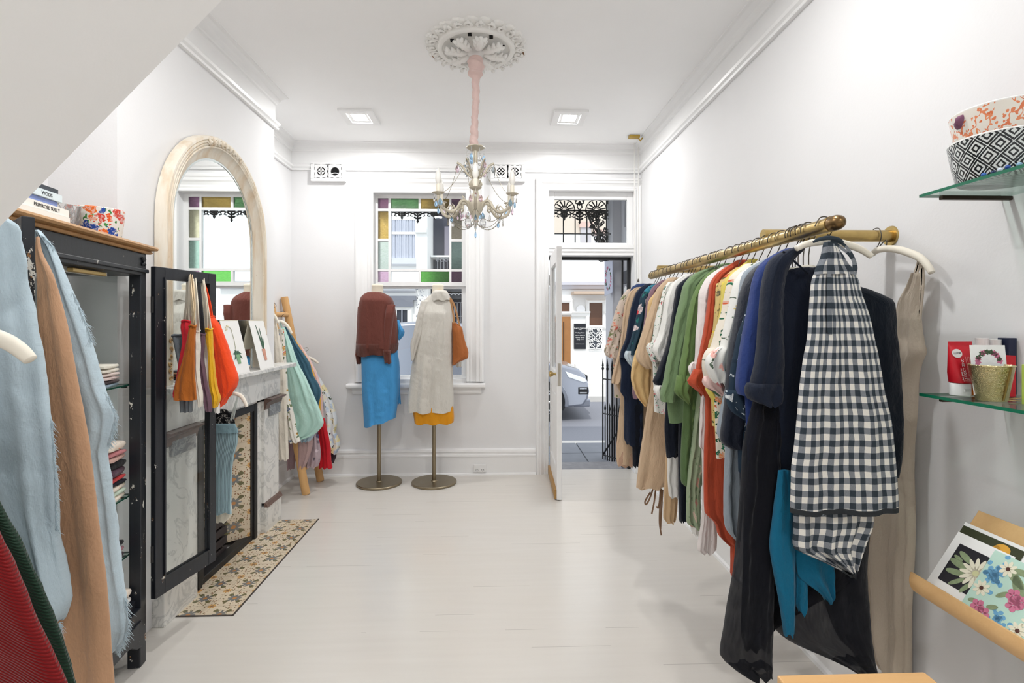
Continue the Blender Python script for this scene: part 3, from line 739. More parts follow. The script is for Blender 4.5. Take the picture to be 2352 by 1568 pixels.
for s in (-1, 1):
    b = MB()
    for k in range(6): scroll(b, s*(RO-.035), .03+k*.036, .016, k*1.3); 
    b.build('side_carving', ANTD, mir, smooth=True)
# ================================================================== THINGS ON THE MANTEL
PAP = plain('white_card', (240, 240, 238), .55, 0, .01); PAPC = plain('cream_card', (226, 220, 200), .6, 0, .02)
LEAF = plain('print_leaf_green', (70, 104, 84), .7, 0, .2, 60); STEM = plain('print_stem_olive', (150, 152, 120), .7); POT1 = plain('print_pot_green', (128, 168, 128), .7, 0, .1, 50); POT2 = plain('print_pot_pink', (206, 150, 130), .7, 0, .1, 50); BULB = plain('print_buds', (226, 214, 178), .7)
def tent(name, lab, org, d, w, h, spread, art):
    """folded standing card: front leaf toward N, ridge along U"""
    U = Vector((math.cos(d), math.sin(d), 0)); N = Vector((math.sin(d), -math.cos(d), 0)); O = Vector(org)
    t = thing(name, lab, 'print', O, 'botanical prints on the mantel')
    up = Vector((0, 0, h))
    def leaf(sg):
        b = MB(); bot = O+N*spread*sg; topp = O+up; n = (U.cross(topp-bot)).normalized()*.002
        vs = [bot-U*w/2, bot+U*w/2, topp+U*w/2, topp-U*w/2]; b.add(vs+[p+n*(-1 if sg < 0 else 1)*-1 for p in vs], [(0, 1, 2, 3), (7, 6, 5, 4), (0, 4, 5, 1), (1, 5, 6, 2), (2, 6, 7, 3), (3, 7, 4, 0)]); return b
    leaf(-1).build('back_leaf', PAPC, t); f = leaf(1).build('front_leaf', PAP, t)
    bot = O+N*spread; V = (O+up-bot).normalized(); Nn = U.cross(V).normalized()
    return t, f, bot+Nn*.0016, U, V, Nn
Z1 = 1.1405
t, f, O, U, V, Nn = tent('botanical_print', 'folded white print of a green potted orchid on the mantel', (-1.563, 3.13, Z1), PI/2, .21, .315, .075, 0)
b = MB(); b.strip([(-.01, .12), (.0, .2), (-.005, .27), (-.03, .285)], .003, O, U, V, .0012); b.build('drawn_stem', STEM, f)
b = MB()
for k, (x, y) in enumerate(((-.06, .28), (-.045, .29), (-.05, .27), (-.035, .285), (-.065, .265))): b.prism([(x+.006*math.cos(q), y+.005*math.sin(q)) for q in [i*.9 for i in range(7)]], O, U, V, .0012)
b.build('drawn_buds', BULB, f)
b = MB()
for a, l in ((.3, .05), (1.0, .04), (2.1, .045), (2.8, .055), (-.3, .05), (3.5, .05)):
    c, s_ = math.cos(a), math.sin(a); b.prism([(.0, .115), (c*l*.5-s_*.009, .115+s_*l*.5+c*.009), (c*l, .115+s_*l-.012), (c*l*.5+s_*.009, .115+s_*l*.5-c*.009)], O, U, V, .0014)
b.build('drawn_leaves', LEAF, f)
b = MB(); b.prism([(-.022, .115), (.022, .115), (.016, .06), (-.016, .06)], O, U, V, .0016); b.build('drawn_pot', POT1, f)
t, f, O, U, V, Nn = tent('botanical_print', 'folded white print of a pink potted cactus on the mantel', (-1.563, 3.48, Z1), PI/2, .21, .315, .075, 0)
b = MB()
for x0, x1, y1 in ((-.004, -.03, .29), (.004, .012, .27), (0, -.012, .22), (.006, .03, .2)): b.strip([(x0, .13), ((x0+x1)/2+.004, .13+(y1-.13)*.5), (x1, y1)], [.006, .011, .004], O, U, V, .0012)
b.build('drawn_leaves', LEAF, f)
b = MB(); b.prism([(-.022, .13), (.024, .13), (.017, .055), (-.015, .055)], O, U, V, .0016); b.build('drawn_pot', POT2, f)
bx = thing('card_box', 'small open cream card box on the mantel behind the coloured cards', 'box', (-1.56, 2.96, Z1))
b = MB(); b.box((-1.59, 2.925, Z1), (-1.5, 2.995, Z1+.004)); b.box((-1.504, 2.925, Z1), (-1.5, 2.995, Z1+.075)); b.box((-1.59, 2.925, Z1), (-1.5, 2.929, Z1+.075)); b.box((-1.59, 2.991, Z1), (-1.5, 2.995, Z1+.075)); b.build('box_walls', PAPC, bx)
stk = ((60, 66, 84), (70, 78, 100), (196, 120, 84), (44, 50, 66), (206, 150, 110), (52, 58, 78))
for k, c in enumerate(stk):
    z = Z1+k*.0075; M = Matrix.Translation((-1.525+.004*(k % 3), 2.86+.006*((k*7) % 4), z))@Matrix.Rotation(.1*((k*5) % 3-1), 4, 'Z')
    nm = ('navy', 'slate', 'terracotta', 'dark navy', 'peach', 'blue-grey')[k]; pos = ('lowest of', 'second from bottom of', 'third from bottom of', 'fourth from bottom of', 'fifth from bottom of', 'topmost of')[k]
    tag(MB().box((-.04, -.055, 0), (.04, .055, .0065), M).build('gift_card', plain('card_'+nm.replace(' ', '_'), c, .6, 0, .08, 40), bevel=.001), nm+' card, '+pos+' the flat stack on the mantel', 'card', 'flat stack of cards on the mantel')
# ================================================================== CABINET
NP = Vector((-1.37, 1.50, 0)); FPT = Vector((-1.487, 2.283, 0)); CU = (FPT-NP).normalized(); CN = Vector((CU.y, -CU.x, 0)); CL = (FPT-NP).length; CD = .34
CM = Matrix(((CU.x, CN.x, 0, NP.x), (CU.y, CN.y, 0, NP.y), (0, 0, 1, 0), (0, 0, 0, 1)))     # local (along front, out of front, up)
PB = painted_black('chipped_black_paint', .085); PB2 = painted_black('worn_charcoal_paint', .055)
cab = thing('display_cabinet', 'black glass-sided display cabinet with chipped paint and gilded wooden top', 'cabinet', (-1.56, 1.9, 0))
def cb(mb, lo, hi): return mb.box(lo, hi, CM)
zb, zc = .25, 1.66
b = MB(); fw = .045
for u in (0, CL-fw):
    for n in (-fw, -CD): cb(b, (u, n, .16), (u+fw, n+fw, zc))
cb(b, (0, -CD, zb-.05), (CL, 0, zb)); cb(b, (0, -CD, zc-.02), (CL, 0, zc)); cb(b, (0, -.045, zb), (CL, -.02, zb+.03))
body = b.build('carcass', PB, cab, bevel=.003)
b = MB(); cb(b, (0, -.012, zc), (CL, .0, 1.735)); cb(b, (CL-.012, -CD, zc), (CL, 0, 1.735)); cb(b, (-.0, -CD, zc), (.012, 0, 1.735))
cb(b, (-.006, -.01, zc-.006), (CL+.008, .008, zc+.01)); b.build('frieze', PB2, cab, bevel=.003)
b = MB(); 
for u in (.03, CL-.03):
    for k in range(4):
        a = k*PI/2+PI/4; c = CM@Vector((u, .004, 1.70)); d = CM.to_3x3()@Vector((math.cos(a)*.016, 0, math.sin(a)*.026)); b.tube([c, c+d*.6, c+d], [.003, .007, .002], 8)
b.build('carved_rosette', PB2, cab, smooth=True)
GO = plain('gilded_worn_wood', (168, 128, 84), .5, 0, .35, 22, .25)
prof = [(0, 1.735), (.012, 1.735), (.018, 1.742), (.012, 1.748), (.03, 1.752), (.034, 1.76), (.03, 1.768), (.016, 1.772), (0, 1.772)]
P = [(CM@Vector((0, -CD, 0)), CM.to_3x3()@Vector((-1, 0, 0))), (CM@Vector((0, 0, 0)), CM.to_3x3()@Vector((-1, 1, 0))), (CM@Vector((CL, 0, 0)), CM.to_3x3()@Vector((1, 1, 0))), (CM@Vector((CL, -CD, 0)), CM.to_3x3()@Vector((1, 0, 0)))]
b = MB(); b.frame(prof, P, (0, 0, 1), closed=False); cb(b, (0, -CD, 1.735), (CL, 0, 1.7715)); b.build('top_board', GO, cab)
# legs and shaped apron
b = MB()
for u in (0, CL-.05): b2 = MB(); cb(b2, (u, -.05, 0), (u+.05, 0, .2)); b2.build('leg', PB, cab, bevel=.004)
for u in (0, CL-.05): b2 = MB(); cb(b2, (u, -CD, 0), (u+.05, -CD+.05, .2)); b2.build('leg', PB, cab, bevel=.004)
ap = [(.05, .2), (.05, .09), (.09, .1), (.13, .13), (.17, .14), (CL-.17, .14), (CL-.13, .13), (CL-.09, .1), (CL-.05, .09), (CL-.05, .2)]
b.prism(ap, CM@Vector((0, -.012, 0)), CU, (0, 0, 1), .02); b.build('apron', PB2, cab, bevel=.003)
CGL = glass('cabinet_glass', (250, 253, 252), .08)
b = MB(); cb(b, (CL-.02, -CD+fw, zb), (CL-.016, -fw, zc-.02)); b.build('side_pane', CGL, cab)
b = MB(); cb(b, (0+.016, -CD+fw, zb), (.02, -fw, zc-.02)); b.build('side_pane', CGL, cab)
b = MB(); cb(b, (fw, -CD+.012, zb), (CL-fw, -CD+.016, zc-.02)); b.build('back_pane', CGL, cab)
SHG = glass('shelf_glass', (214, 232, 224), .1)
SHE = plain('shelf_glass_edge', (20, 70, 56), .25, 0, .05)
for z in (1.18, .715, .47):
    b = MB(); cb(b, (.01, -CD+.02, z), (CL-.012, -.05, z+.006)); s_ = b.build('glass_shelf', SHG, cab)
    b = MB(); cb(b, (.01, -.05, z), (CL-.012, -.048, z+.006)); cb(b, (CL-.014, -CD+.02, z), (CL-.012, -.05, z+.006)); b.build('shelf_edge', SHE, s_)
    b = MB(); p = CM@Vector((CL-.03, -.06, z-.006)); b.tube([p, p-CN*.02], .005, 8); b.build('shelf_peg', BLK, s_)
b = MB(); cb(b, (.3, -.1, zc-.035), (.62, -.06, zc-.02)); o = b.build('light_batten', plain('batten_white', (226, 224, 216), .4), cab)
b = MB(); cb(b, (.36, -.05, zc-.04), (.56, -.03, zc-.024)); b.build('door_catch', metal('aged_brass', (186, 160, 108), .35), cab, bevel=.003)
def cab_door(hinge, free, z0, z1, side):
    H = Vector((hinge[0], hinge[1], 0)); U = Vector((free[0]-hinge[0], free[1]-hinge[1], 0)); W = U.length; U.normalize(); N = Vector((U.y, -U.x, 0))
    M = Matrix(((U.x, N.x, 0, H.x), (U.y, N.y, 0, H.y), (0, 0, 1, 0), (0, 0, 0, 1)))
    b = MB(); e = .052
    for lo, hi in (((0, 0, z0), (e, .024, z1)), ((W-e, 0, z0), (W, .024, z1)), ((e, 0, z0), (W-e, .024, z0+.075)), ((e, 0, z1-e), (W-e, .024, z1))): b.box(lo, hi, M)
    d = b.build('door', PB2 if side else painted_black('heavily_chipped_black', .14), cab, bevel=.0025)
    b = MB()
    for lo, hi in (((e-.008, .016, z0+.067), (e, .03, z1-e+.008)), ((W-e, .016, z0+.067), (W-e+.008, .03, z1-e+.008)), ((e, .016, z0+.067), (W-e, .03, z0+.075)), ((e, .016, z1-e), (W-e, .03, z1-e+.008))): b.box(lo, hi, M)
    b.build('door_bead', PB, d)
    b = MB(); b.box((e, .01, z0+.075), (W-e, .014, z1-e), M); b.build('door_pane', CGL, d)
    for z in (z0+.16, z1-.2):
        b = MB(); p = M@Vector((-.004, .012, z)); b.tube([p, p+Vector((0, 0, .07))], .006, 8); b.build('hinge', CI, d)
    return M, W
DM, DW = cab_door((-1.478, 2.296), (-1.415, 2.665), .255, 1.685, 1)
DM2, DW2 = cab_door((-1.362, 1.49), (-1.062, 1.245), .255, 1.69, 0)
# things on the cabinet top
ZT = 1.7725
BKS = [((236, 234, 228), .030, .27, 'white', ''), ((238, 236, 230), .026, .26, 'ivory', 'PRIMROSE SULLY'), ((120, 136, 186), .020, .21, 'blue-grey', ''), ((216, 228, 232), .026, .24, 'pale blue', 'IC        WOOS'), ((52, 58, 66), .020, .30, 'charcoal', '')]
z = ZT; INK = plain('book_ink', (40, 40, 44), .6)
pos = ('bottom of the pile', 'second from bottom of the pile', 'middle of the pile', 'second from top of the pile', 'topmost of the pile')
for k, (c, h, l, nm, tx) in enumerate(BKS):
    u1 = (.345, .35, .315, .33, .335)[k]; n1 = (-.03, -.036, -.05, -.045, -.06)[k]
    t = thing('book', nm+' book lying '+pos[k]+' on the cabinet top', 'book', CM@Vector((u1-l/2, n1-.08, z)), 'books piled on the cabinet')
    cm = plain('book_cover_'+nm.replace(' ', '_').replace('-', '_'), c, .5, 0, .03)
    b = MB()
    cb(b, (u1-l, n1-.17, z), (u1, n1, z+.0025)); cb(b, (u1-l, n1-.17, z+h-.0025), (u1, n1, z+h)); cb(b, (u1-l, n1-.003, z), (u1, n1, z+h)); cv = b.build('cover', cm, t, bevel=.0012)
    b = MB(); cb(b, (u1-l+.003, n1-.166, z+.0025), (u1-.003, n1-.003, z+h-.0025)); b.build('pages', PAP, t)
    if tx: text('spine_title', tx, h*.62, CM@Vector((u1-l*.42, n1+.0006, z+h*.5)), axes(CU, (0, 0, 1)), INK, cv)
    z += h
cbw = CM@Vector((.498, -.165, ZT))
CUTG = crystal('cut_crystal', (250, 250, 250), 1.3, .08); CUTG.node_tree.nodes['Principled BSDF'].inputs['Transmission Weight'].default_value = .82
def facet(q, i): return .035*math.cos(8*q+i*.9)
bw = thing('crystal_bowl', 'cut crystal bowl on the cabinet between books and floral bowl', 'bowl', cbw)
MB().lathe([(.03, 0), (.05, .004), (.066, .05), (.072, .1), (.068, .1), (.06, .05), (.044, .012), (.0, .01)], cbw, 48, wob=facet).build('bowl_glass', CUTG, bw, smooth=30)
b = MB()
for k in range(20):
    a = 2*PI*k/20
    for sg in (1, -1): b.tube([cbw+Vector(((.05+.02*t)*math.cos(a+sg*t*.8), (.05+.02*t)*math.sin(a+sg*t*.8), .008+.09*t)) for t in (0, .25, .5, .75, 1)], .0016, 5)
b.build('cut_facets', CUTG, bw)
MB().tube([cbw+Vector((.0, -.075, .0)), cbw+Vector((.01, -.085, .03)), cbw+Vector((.02, -.083, .055))], [.018, .014, .004], 8, flat=.4).build('pink_ribbon', plain('pink_ribbon', (226, 160, 186), .7), bw)
fb = CM@Vector((.664, -.115, ZT))
FLB = floral('painted_flowers', (228, 226, 220), [(222, 92, 46), (206, 72, 60), (44, 76, 160), (226, 110, 50), (222, 84, 40)], 26, 1.0, (70, 130, 70), .8, .62, .2)
t = thing('floral_bowl', 'straight-sided glass bowl painted with orange and blue flowers on the cabinet', 'bowl', fb)
MB().lathe([(.066, 0), (.074, .003), (.082, .055), (.088, .118), (.086, .121), (.082, .116), (.072, .012), (.0, .01)], fb, 40).build('bowl_body', FLB, t, smooth=35)
# folded clothes and small things on the cabinet shelves
def folded(u, n, z, w, d, h, mat, name, lab, cat, grp, ang=0):
    """soft folded cloth: rounded slab with a fold lip"""
    b = MB(); R = Matrix.Translation(CM@Vector((u, n, z)))@CM.to_3x3().to_4x4()@Matrix.Rotation(ang, 4, 'Z'); rnd = random.Random(int(u*1000+z*777))
    nx, nz = 14, 10; vs = []; uv = []
    for i in range(nx+1):
        x = -w/2+w*i/nx; e = max(0, 1-abs(2*i/nx-1)**6)
        for k in range(nz*2):
            q = 2*PI*k/(nz*2); c, s_ = math.cos(q), math.sin(q)
            yy = math.copysign(abs(c)**.35, c)*d/2*(.94+.06*e); zz = h/2+math.copysign(abs(s_)**.6, s_)*h/2*(.6+.4*e)
            if c > .6: zz += .0016*math.sin(q*7+i*.3)
            zz = max(0, zz+noise.noise(Vector((x*20, yy*20, z*50)))*.002)
            vs.append(R@Vector((x, yy, zz))); uv.append((x, yy+zz))
    m = nz*2
    fs = [(i*m+k, i*m+(k+1) % m, (i+1)*m+(k+1) % m, (i+1)*m+k) for i in range(nx) for k in range(m)]+[tuple(range(m-1, -1, -1)), tuple(nx*m+k for k in range(m))]
    b.add(vs, fs, uv); o = b.build(name, mat, smooth=50); return tag(o, lab, cat, grp)
W1 = .17
st1 = [((148, 168, 184), 'blue-grey', .012), ((70, 60, 62), 'dark brown', .014), ((214, 196, 192), 'dusty pink', .015), ((222, 206, 200), 'blush', .015), ((232, 226, 214), 'ivory', .016), ((234, 230, 216), 'cream', .018)]
z = 1.1865
pw = ('lowest', 'second from bottom', 'third from bottom', 'fourth from bottom', 'fifth from bottom', 'sixth from bottom', 'seventh from bottom', 'eighth from bottom', 'ninth from bottom', 'topmost')
for k, (c, nm, h) in enumerate(st1):
    folded(.665, -.13, z, .12, .13, h, fabric('folded_'+nm.replace(' ', '_').replace('-', '_'), c), 'folded_cloth', nm+' folded cloth, '+(pw[k] if k < 5 else 'topmost')+' of the small pile on the upper glass shelf', 'folded cloth', 'small pile on the upper cabinet shelf', .04*((k*3) % 5-2)); z += h
z = .7215
FL1 = floral('red_print_fold', (226, 214, 200), [(206, 50, 50), (226, 120, 60), (70, 110, 150), (226, 190, 70)], 30, .9); FL2 = floral('dark_print_fold', (40, 40, 48), [(210, 200, 190), (190, 80, 90)], 36, .8)
st2 = [(FL1, 'multicoloured printed', .022), (fabric('f_mint', (190, 206, 190)), 'pale mint', .02), (FL1, 'red and white printed', .02), (FL2, 'black and white printed', .018), (fabric('f_red', (186, 58, 60)), 'red', .018), (fabric('f_plum', (82, 58, 72)), 'plum', .034), (fabric('f_black', (26, 26, 30)), 'black', .03), (fabric('f_mauve', (196, 160, 150)), 'beige-pink', .02), (fabric('f_rose', (190, 124, 128)), 'rose', .02), (FL1, 'yellow and orange floral', .036)]
for k, (m, nm, h) in enumerate(st2):
    folded(.682, -.125, z, .125, .15, h, m, 'folded_garment', nm+' folded garment, '+pw[k]+' of the tall middle shelf pile', 'folded garment', 'tall pile on the middle cabinet shelf', .06*((k*3) % 5-2)); z += h
z = .2505
for k, (m, nm, h) in enumerate(((FL1, 'red floral', .03), (fabric('f_white', (226, 224, 220)), 'white', .03), (FL1, 'orange floral', .04))):
    folded(.66, -.115, z, .16, .17, h, m, 'folded_garment', nm+' folded garment, '+('lowest', 'middle', 'topmost')[k]+' of the pile on the cabinet floor', 'folded garment', 'pile on the cabinet floor', .05*k); z += h
z = .4765
for k, (c, nm) in enumerate((((64, 50, 58), 'dark plum'), ((170, 120, 130), 'dull pink'), ((30, 30, 34), 'black'))):
    folded(.68, -.13, z, .12, .15, .024, fabric('lowfold_'+nm.replace(' ', '_'), c), 'folded_garment', nm+' folded garment, '+('lowest', 'middle', 'topmost')[k]+' of the pile on the lower glass shelf', 'folded garment', 'pile on the lower cabinet shelf'); z += .024
# paper parcels on the floor under the cabinet
for k, (u, n, w, h) in enumerate(((.52, -.2, .2, .055), (.53, -.2, .18, .05))):
    b = MB(); z0 = 0 if k == 0 else .0555; cb(b, (u-w/2, n-.09, z0), (u+w/2, n+.1, z0+h)); tag(b.build('boxed_parcel', plain('parcel_white', (222, 220, 216), .6, 0, .05), bevel=.004), ('lower', 'upper')[k]+' white flat box on the floor under the cabinet', 'box', 'white boxes under the cabinet')
# ================================================================== CLOTH HELPERS FOR WHOLE THINGS
def cloth(name, lab, cat, parts, group=None, loc=None):
    """parts: (part name, material, [drape kwargs + rows]) ; the first is the body"""
    allr = parts[0][2]
    zmin = min(r[0] for r in allr['rows']); o0 = allr.get('org', (0, allr.get('y0', 0)))
    mid = sum((r[1]+r[2])/2 for r in allr['rows'])/len(allr['rows'])
    a = allr.get('ang', 0.0)
    L = Vector((o0[0]+math.cos(a)*mid, o0[1]+math.sin(a)*mid, zmin)) if loc is None else loc
    t = thing(name, lab, cat, L, group); out = [t]
    for pn, mt, kw in parts:
        kw = dict(kw); par = kw.pop('par', None)
        out.append(drape(MB(), **kw).build(pn, mt, out[par] if par is not None else t, smooth=True))
    return out
def fringe(par, pts, n, ln, seed, mat, r=.0006, dirx=1):
    rnd = random.Random(seed); b = MB(); pts = bez(pts, 12)
    for k in range(int(n*2)):
        f = rnd.random()*(len(pts)-1.01); i = int(f); p = pts[i].lerp(pts[i+1], f-i)
        l = ln*rnd.uniform(.2, .62); q = [p]
        d = Vector((dirx*rnd.uniform(.1, .9), rnd.uniform(-.4, .4), -.55+rnd.uniform(-.5, .3)))
        for s in range(3): q.append(q[-1]+d*l/3); d += Vector((rnd.uniform(-.4, .4), rnd.uniform(-.3, .3), -.3))
        b.tube(q, [r, r, r*.8, r*.4], 4)
    return b.build('fringe', mat, par)
P3 = lambda s, Y: [at(*map(float, q.split()), Y=Y) for q in s.split(';')]
HC = plain('cream_hanger_cloth', (232, 226, 212), .7, 0, .03); WIRE = metal('dark_steel_wire', (92, 88, 82), .35)
# ------------------------------------------------------------------ scarves over the left cabinet door
BLUE = fabric('pale_blue_gauze', (184, 202, 212), .1, 1.3); TAN = fabric('tan_silk_cloth', (186, 146, 114), .1, .6, .5)
r = rp('500 -95 18;512 -100 38;526 -100 48;550 -100 50;598 -100 62;642 -100 64;703 -95 78;760 -90 86;815 -85 96;900 -75 106;1000 -60 118;1072 -50 124;1163 -10 126;1217 20 128;1254 47 131;1308 75 138;1350 95 147;1380 105 152;1402 113 148;1428 121 138', Y=1.15)
s = cloth('scarf', 'pale blue gauze scarf with frayed edge, left of the tan cloth on the cabinet door', 'scarf', [('cloth', BLUE, dict(rows=r, y0=1.15, th=.022, fa=.014, fn=3.2, seed=4, hem=.004))], 'scarves hung over the left cabinet door')
fringe(s[1], P3('116 960;120 1022;124 1080;126 1150;128 1217', 1.14), 190, .022, 5, BLUE); fringe(s[1], P3('120 1420;130 1432;138 1428', 1.14), 60, .05, 6, BLUE, dirx=.3)
r = rp('545 86 90;578 86 96;630 88 121;687 89 138;760 92 156;830 96 169;900 100 182;1000 110 201;1072 115 210;1163 120 221;1254 125 232;1326 130 241;1417 135 250;1500 140 256;1568 145 261;1650 150 266', Y=1.205)
cloth('scarf', 'plain tan cloth hanging in a long wedge between the two pale blue scarves', 'scarf', [('cloth', TAN, dict(rows=r, y0=1.205, th=.014, fa=.012, fn=2.6, seed=8, wr=.0015, hem=.002))], 'scarves hung over the left cabinet door')
r = rp('530 84 92;566 88 121;623 98 147;671 110 165;719 118 185;783 128 208;830 138 222;900 152 240;950 157 260;1000 160 256;1036 165 246;1100 170 254;1163 175 261;1254 185 268;1308 190 275;1380 200 286;1435 210 290;1470 225 278;1489 240 265', Y=1.30)
s = cloth('scarf', 'pale blue gauze scarf with tasselled edges hanging right of the tan cloth', 'scarf', [('cloth', BLUE, dict(rows=r, y0=1.30, th=.022, fa=.014, fn=3.0, seed=13))], 'scarves hung over the left cabinet door')
fringe(s[1], P3('95 540;108 552;121 566', 1.28), 60, .024, 7, BLUE); fringe(s[1], P3('165 670;178 700;186 722;198 751;206 780', 1.28), 90, .03, 9, BLUE); fringe(s[1], P3('240 900;262 950;256 985;246 1020', 1.28), 110, .03, 10, BLUE); fringe(s[1], P3('284 1370;290 1420;282 1465;265 1489', 1.28), 150, .034, 11, BLUE)
r = rp('860 -280 -150;1000 -250 -80;1100 -240 -30;1167 -230 0;1254 -220 47;1326 -210 80;1399 -200 112;1480 -190 141;1568 -180 168;1680 -170 200', Y=.98)
cloth('trousers', 'dark green corduroy garment at the bottom left corner behind the red one', 'garment', [('body', ribbed('green_corduroy', (30, 54, 40), 1250, .95), dict(rows=r, y0=.98, th=.02, fa=.006, fn=2, seed=21))])
r = rp('960 -320 -150;1100 -300 -75;1180 -290 -32;1250 -280 0;1317 -270 33;1417 -260 76;1490 -250 110;1568 -240 150;1680 -230 195', Y=.86)
cloth('coat', 'dark red corduroy garment filling the bottom left corner', 'garment', [('body', ribbed('red_corduroy', (122, 18, 20), 1300, .95), dict(rows=r, y0=.86, th=.022, fa=.008, fn=2, seed=22))])
def hanger_at(name, lab, pts, r, hook=None, grp=None, cat='clothes hanger'):
    """cream padded hanger from a path of points, with its wire hook"""
    t = thing(name, lab, cat, pts[len(pts)//2], grp); p = bez(pts, 8); n = len(p)
    MB().tube(p, [r*(.75+.25*math.sin(PI*min(1, (i+.5)/n*1.0))) for i in range(n)], 10).build('padded_arm', HC, t, smooth=True)
    if hook: MB().tube(bez(hook, 8), .0017, 6).build('hook', WIRE, t, smooth=True)
    return t
h = P3('-260 800;-180 775;-90 762;-30 768;15 784;45 803;62 818;70 826', .93)
hanger_at('clothes_hanger', 'cream padded hanger end poking in at the left edge before the pale blue scarf', h, .0135, [h[1], h[1]+Vector((0, 0, .08)), h[1]+Vector((.03, 0, .11)), h[1]+Vector((.03, 0, .13)), h[1]+Vector((0, 0, .15)), h[1]+Vector((-.03, 0, .13))])
# ------------------------------------------------------------------ tote bags on the free end of the open door
def tote(name, lab, rgb, Y, rows, straps, th=.018, fa=.008, seed=1, strapc=None, lip=True, var=.1, cut=(0, 0)):
    m = fabric('tote_'+name, rgb, var, 1.0); rr = rp(rows, Y=Y)
    t = cloth('tote_bag', lab, 'bag', [('bag_body', m, dict(rows=rr, y0=Y, th=th, fa=fa, fn=3, seed=seed, hem=.002, wr=.003, top=.8, cut=cut))], 'fabric tote bags on the open cabinet door')
    for k, sp in enumerate(straps):
        pts = []
        for q in sp.split(';'):
            v = list(map(float, q.split())); pts.append(at(v[0], v[1], Y=v[2] if len(v) > 2 else Y))
        b = MB(); loop_strap(b, bez(pts, 8), .017, .004, n=(.6, 1, 0)); b.build('strap', fabric('strap_'+name, strapc or rgb, .06, .6), t[0], smooth=35)
    if lip:
        a = rr[0]; c = Vector(((a[1]+a[2])/2, Y, a[0])); w = (a[2]-a[1])/2
        pts = [c+Vector((w*math.cos(q), th*1.0*math.sin(q), .003*math.sin(3*q))) for q in [2*PI*k/16 for k in range(16)]]
        MB().tube(pts, .0045, 6, closed=True).build('top_hem', m, t[1], smooth=True)
    return t
TD = at(448, 634, X=-1.43)
tote('grey', 'grey-blue tote bag, furthest left on the open cabinet door', (112, 118, 124), 2.42, '770 396 440;790 400 440;820 406 442;850 411 445;900 412 443;946 415 441', ['432 775;430 700;433 632 2.49', '418 774;428 700;431 634 2.50'], seed=3, strapc=(176, 168, 152))
tote('crimson', 'crimson tote bag tucked behind the rust brown one', (206, 44, 56), 2.38, '737 418 442;750 416 446;781 420 445;832 411 440;877 404 436;908 398 430;918 402 430', ['440 740;436 690;434 630 2.50'], th=.015, seed=5, strapc=(206, 196, 178))
tote('rust', 'rust brown tote bag with a broad flat bottom', (174, 98, 38), 2.345, '748 436 450;765 433 449;790 428 448;832 418 447;860 409 447;890 402 450;919 400 452', ['447 750;441 690;436 630 2.50', '440 752;446 700;440 628 2.52'], th=.014, seed=6, strapc=(206, 184, 150))
tote('natural', 'natural cream linen tote bag beside the rust brown one', (222, 216, 204), 2.43, '760 441 458;790 445 459;843 448 457;880 450 461;905 453 465;926 457 464;934 458 462', ['444 762;446 700;442 628 2.54', '456 764;452 690;447 628 2.56'], th=.016, seed=7, strapc=(226, 218, 202))
tote('plum', 'plum purple tote bag hanging between the cream and white ones', (104, 78, 90), 2.47, '767 457 471;790 455 470;820 459 466;843 460 470;880 464 476;910 468 484;937 472 487;945 476 485', ['461 768;458 700;452 630 2.58', '468 767;462 700;456 630 2.58'], th=.014, seed=8, strapc=(40, 40, 46))
tote('white', 'white tote bag half hidden behind the yellow one', (232, 230, 226), 2.53, '765 466 478;800 464 478;843 470 480;900 478 490;925 488 502;948 496 503', ['470 766;466 700;459 631 2.6', '474 764;469 700;461 631 2.6'], th=.014, seed=9, strapc=(222, 214, 198))
tote('yellow', 'mustard yellow tote bag between the white and orange ones', (222, 170, 40), 2.50, '756 472 487;775 474 488;800 478 488;843 480 492;888 482 497;915 488 504;935 490 498', ['475 757;472 690;462 632 2.6', '484 757;474 690;466 632 2.6'], th=.016, seed=10, strapc=(216, 206, 188))
tote('orange', 'bright orange-red tote bag, furthest right on the open cabinet door', (236, 78, 36), 2.60, '727 478 488;745 479 502;787 490 518;843 496 534;890 499 545;915 502 540', ['483 729;474 690;462 650;450 633;443 631 2.63', '487 729;480 690;468 650;456 634;448 631 2.63'], th=.03, fa=.01, seed=11, var=.06, cut=(-.05, .055))
# ------------------------------------------------------------------ camisole on its hanger behind the door
CAM = ribbed('pale_teal_rib', (146, 172, 180), 700, 0.0)
r = rp('978 478 540;990 474 544;1008 472 546;1025 471 544;1045 471 538;1091 472 533;1130 473 532;1164 474 531;1178 476 532', Y=2.76)
c = cloth('camisole', 'pale teal ribbed camisole with lace trim beside the cabinet door', 'camisole', [('body', CAM, dict(rows=r, y0=2.76, th=.02, fa=.008, fn=3, seed=31, wr=.001)),
    ('lace_neckline', fabric('teal_lace', (134, 164, 174), .3, 2.5), dict(rows=rp('974 478 540;985 475 545;994 474 546', Y=2.75), y0=2.75, th=.014, fa=.003, fn=8, seed=33, hem=.002, top=1))])
for q in ('536 962;541 935;546 910', '530 965;538 935;547 910'):
    b = MB(); loop_strap(b, bez(P3(q, 2.75), 6), .008, .003); b.build('shoulder_strap', fabric('cam_strap', (196, 204, 200), .05), c[0])
c = cloth('slip', 'cream slip showing under the pale teal camisole', 'slip', [('body', fabric('cream_slip', (230, 224, 208), .06), dict(rows=rp('1120 482 528;1165 478 531;1185 480 532;1198 486 522', Y=2.79), y0=2.79, th=.012, fa=.008, fn=4, seed=34))])
FLD = floral('black_white_lace', (24, 24, 28), [(220, 216, 208), (200, 196, 190)], 60, .7, (200, 196, 190), .3)
cloth('bralette', 'black lace top with white pattern hanging behind the pale teal camisole', 'top', [('body', FLD, dict(rows=rp('940 482 520;958 480 536;976 482 540;1000 486 538', Y=2.80), y0=2.80, th=.012, fa=.004, fn=3, seed=35))])
